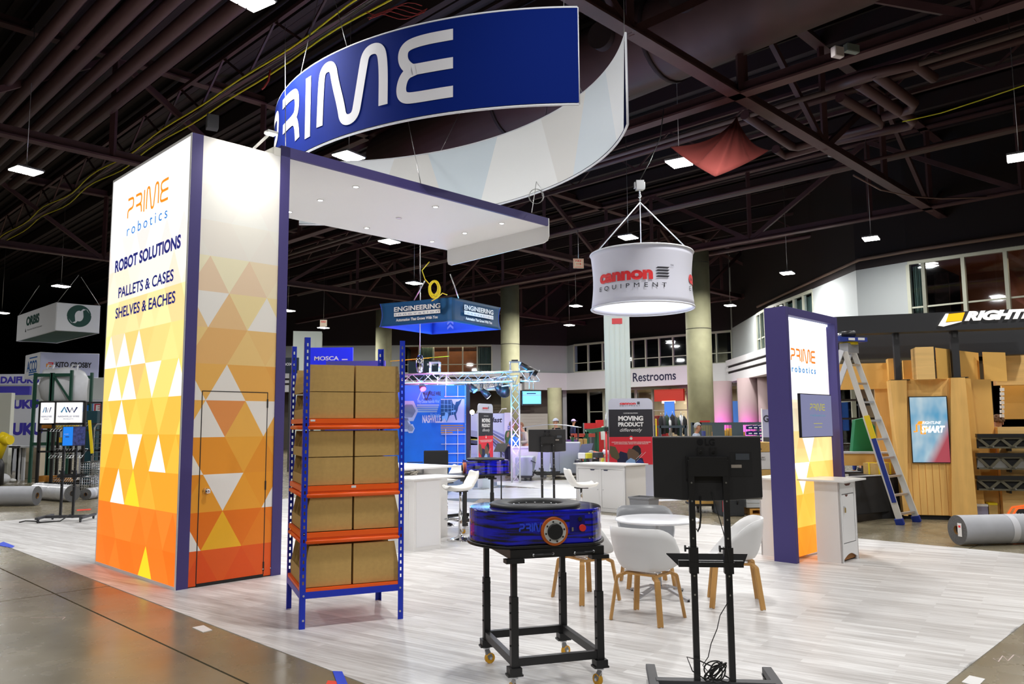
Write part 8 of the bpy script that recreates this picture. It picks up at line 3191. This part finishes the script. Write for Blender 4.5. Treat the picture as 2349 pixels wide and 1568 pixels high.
def person(label, loc, rz, h=1.75, shirt=(100, 100, 100), trousers=(40, 42, 50), hair=(80, 55, 35), cap=None, lean=0., headdown=0., arms='down', sk=skin, sleeves=True, curly=False):
    t = thing('person', label, 'person', loc, rz)
    k = h / 1.75
    ly = -lean

    def P(x, y, z):
        # lean forward (towards -y) above the hips
        yy = y + (ly * max(0, z - .95) / .6 if z > .95 else 0)
        return (x * k, yy * k, z * k)
    hy = -.02 - headdown * .1
    J = {'pel': (P(0, 0, .95), (.13, .1)), 'belly': (P(0, 0, 1.1), (.125, .095)), 'chest': (P(0, 0, 1.3), (.15, .11)), 'neck0': (P(0, 0, 1.44), (.07, .06)), 'neck': (P(0, hy * .5, 1.5), .052),
         'jaw': (P(0, hy - .02, 1.57), (.065, .075)), 'head': (P(0, hy, 1.65), (.078, .095)), 'crown': (P(0, hy + .01, 1.715), (.06, .075))}
    for s, n in ((-1, 'l'), (1, 'r')):
        J['sh' + n] = (P(s * .17, 0, 1.4), .065)
        if arms == 'down':
            J['el' + n] = (P(s * .24, .03, 1.13), .045)
            J['wr' + n] = (P(s * .25, -.06, .89), .032)
            J['ha' + n] = (P(s * .25, -.08, .82), (.022, .038))
        else:
            J['el' + n] = (P(s * .25, -.03, 1.13), .045)
            J['wr' + n] = (P(s * .14, -.3, 1.1), .032)
            J['ha' + n] = (P(s * .1, -.38, 1.1), (.038, .022))
        J['hip' + n] = (P(s * .09, 0, .88), .095)
        J['kn' + n] = (P(s * .1, -.02, .5), .065)
        J['an' + n] = (P(s * .1, .02, .1), .045)
        J['to' + n] = (P(s * .11, -.12, .045), (.042, .035))
        for q, dx in enumerate((-.025, -.008, .008, .025)):
            b = J['ha' + n][0]
            dn = Vector((0, 0, -1)) if arms == 'down' else Vector((0, -1, 0))
            J['f%d%s' % (q, n)] = (tuple(Vector(b) + Vector((dx if arms != 'down' else 0, dx if arms == 'down' else 0, 0)) * k + dn * (.085 - abs(dx) * .7) * k), .009)
        J['th' + n] = (tuple(Vector(J['ha' + n][0]) + Vector((-s * .045, -.03, -.0)) * k), .011)
    ch_ = [['pel', 'belly', 'chest', 'neck0', 'neck', 'jaw', 'head', 'crown']]
    for n in 'lr':
        ch_ += [['chest', 'sh' + n, 'el' + n, 'wr' + n, 'ha' + n], ['pel', 'hip' + n, 'kn' + n, 'an' + n, 'to' + n]]
        ch_ += [['ha' + n, 'f%d%s' % (q, n)] for q in range(4)] + [['ha' + n, 'th' + n]]
    make_skin('body', J, ch_, sk, t)
    Jt = dict(J)
    sh = [['pel', 'belly', 'chest', 'neck0']]
    for n in 'lr':
        sh.append(['chest', 'sh' + n, 'el' + n] + (['wr' + n] if sleeves else []))
    make_skin('shirt', Jt, sh, mat('cloth_%d_%d_%d' % shirt, s2l(*shirt), .85), t, .014)
    make_skin('trousers', J, [['pel', 'hipl', 'knl', 'anl'], ['pel', 'hipr', 'knr', 'anr']], mat('cloth_%d_%d_%d' % trousers, s2l(*trousers), .85), t, .014)
    hd = Vector(J['head'][0])
    for n in 'lr':
        b = Vector(J['to' + n][0])
        MB().sph(b.x, b.y + .05, .05, .055, .14, .05).build('shoe', blackm, t)
    MB().tube([hd + Vector((0, -.092, .01)) * k, hd + Vector((0, -.115, -.03)) * k], [.01, .016], 6).build('nose', sk, t)
    for s in (-1, 1):
        MB().sph(*(hd + Vector((s * .03, -.088, .012)) * k), .011).build('eye', blackm, t)
        MB().sph(*(hd + Vector((s * .083, .0, -.01)) * k), .012, .022, .032).build('ear', sk, t)
    MB().box(hd.x - .025, hd.x + .025, hd.y - .098 * k, hd.y - .085 * k, hd.z - .062 * k, hd.z - .052 * k).build('mouth', mat('lip', s2l(150, 80, 75), .6), t)
    if hair:
        hm = mat('hair_%d_%d_%d' % hair, s2l(*hair), .8)
        mb = MB()
        if curly:
            rn = random.Random(4)
            for _ in range(60):
                a, b = rn.uniform(0, 2 * pi), rn.uniform(-.1, 1.35)
                v = Vector((cos(a) * cos(b) * .095, sin(a) * cos(b) * .105 + .02, sin(b) * .1 + .04)) * k
                if v.y < -.07 and v.z < .07:
                    continue
                mb.sph(*(hd + v), .028 * k, n=6, k=4)
        else:
            vs = []
            nu, nv = 20, 8
            for j in range(nv + 1):
                for i in range(nu):
                    a = 2 * pi * i / nu
                    lim = 1.25 if sin(a) < -.3 else 1.95
                    th = lim * j / nv
                    vs.append(hd + Vector((.093 * sin(th) * cos(a), .108 * sin(th) * sin(a) + .008, .115 * cos(th) + .012)) * k)
            mb.add(vs, [(j * nu + i, j * nu + (i + 1) % nu, (j + 1) * nu + (i + 1) % nu, (j + 1) * nu + i) for j in range(nv) for i in range(nu)], True)
        mb.build('hair', hm, t, recalc=not curly)
    if cap:
        cmn = mat('cap_%d_%d_%d' % cap, s2l(*cap), .7)
        mb = MB()
        nu = 20
        vs = []
        for j in range(6):
            th = 1.45 * j / 5
            for i in range(nu):
                a = 2 * pi * i / nu
                vs.append(hd + Vector((.1 * sin(th) * cos(a), .115 * sin(th) * sin(a), .11 * cos(th) + .03)) * k)
        mb.add(vs, [(j * nu + i, j * nu + (i + 1) % nu, (j + 1) * nu + (i + 1) % nu, (j + 1) * nu + i) for j in range(5) for i in range(nu)], True)
        c = mb.build('cap', cmn, t)
        MB().prism([(-.07 * k, 0), (.07 * k, 0), (.05 * k, -.09 * k), (-.05 * k, -.09 * k)], 0, .008, lambda u, v, q: (hd.x + u, hd.y - .095 * k + v, hd.z + .035 * k + q)).build('brim', cmn, c)
    return t


def at_person(px, Y):
    x = D_(px, 985, Y)[0]
    return (x, Y, 0)


person('person in a green shirt bending, back to us, beside the lit truss post', at_person(1166, 26.7), 2.2, 1.8, (86, 120, 70), (60, 62, 80), (150, 130, 110), lean=.12, arms='front')
person('person in a beige shirt with tied brown hair looking down at a counter', at_person(1206, 26.6), -1.2, 1.76, (200, 190, 170), (70, 70, 90), (130, 90, 60), lean=.1, headdown=.5, arms='front')
person('person in a red white and blue cap and black shirt behind the far monitor', at_person(1276, 30), -1.0, 1.9, (24, 24, 30), (40, 42, 50), (70, 50, 40), cap=(200, 205, 220))
person('person standing in a navy jacket and pale lilac cap, turned away', at_person(1315, 42), 1.9, 1.95, (16, 24, 66), (120, 110, 95), (60, 50, 50), cap=(170, 150, 210))
person('grey-haired person in a pale grey shirt looking right, above the near monitor', at_person(1597, 22.5), 1.1, 1.7, (170, 180, 196), (50, 52, 60), (170, 172, 174), sk=skin2, headdown=.3)
person('person with curly brown hair in a dark green jacket behind the timber desk', at_person(2290, 15.0), 2.6, 1.76, (44, 56, 50), (24, 26, 28), (110, 78, 52), curly=True)
person('person in a blue shirt seated low behind the service window, right of the green panel', (D_(2030, 1010, 18)[0], 18, -.25), 1.4, 1.7, (40, 80, 150), (30, 32, 40), (40, 34, 32), lean=.1)
person('person in a dark blue shirt behind the service window, left of the green panel', (D_(1983, 1010, 18.6)[0], 18.6, -.3), 2.9, 1.7, (40, 60, 140), (30, 32, 40), (40, 34, 32), lean=.15)
# table with goods beside the beige-shirted person
c = G(1196, 1062)
o = thing('packing_table', 'white packing counter in front of the two bending people', 'table', (c[0], 25.5, 0))
MB().box(-.45, .7, 0, .6, .95, 1.0).build('tabletop', white, o)
MB().box(-.45, .7, .05, .1, .0, .95).build('modesty_panel', white, o)
c2_ = D_(1180, 1030, 25.9)
o = thing('blue_bag', 'bright blue plastic bag on the white packing counter', 'bag', (c2_[0], 25.8, 1.0))
MB().lathe([(.0, 0), (.16, .03), (.2, .12), (.15, .26), (.05, .32), (0, .33)], 0, 0, 14, cap=False).build('sack', mat('bag_blue', s2l(40, 120, 210), .4), o)
MB().tube([(-.05, 0, .3), (-.03, 0, .4), (.04, 0, .4), (.05, 0, .3)], .012, 6).build('handle', MATS['bag_blue'], o)
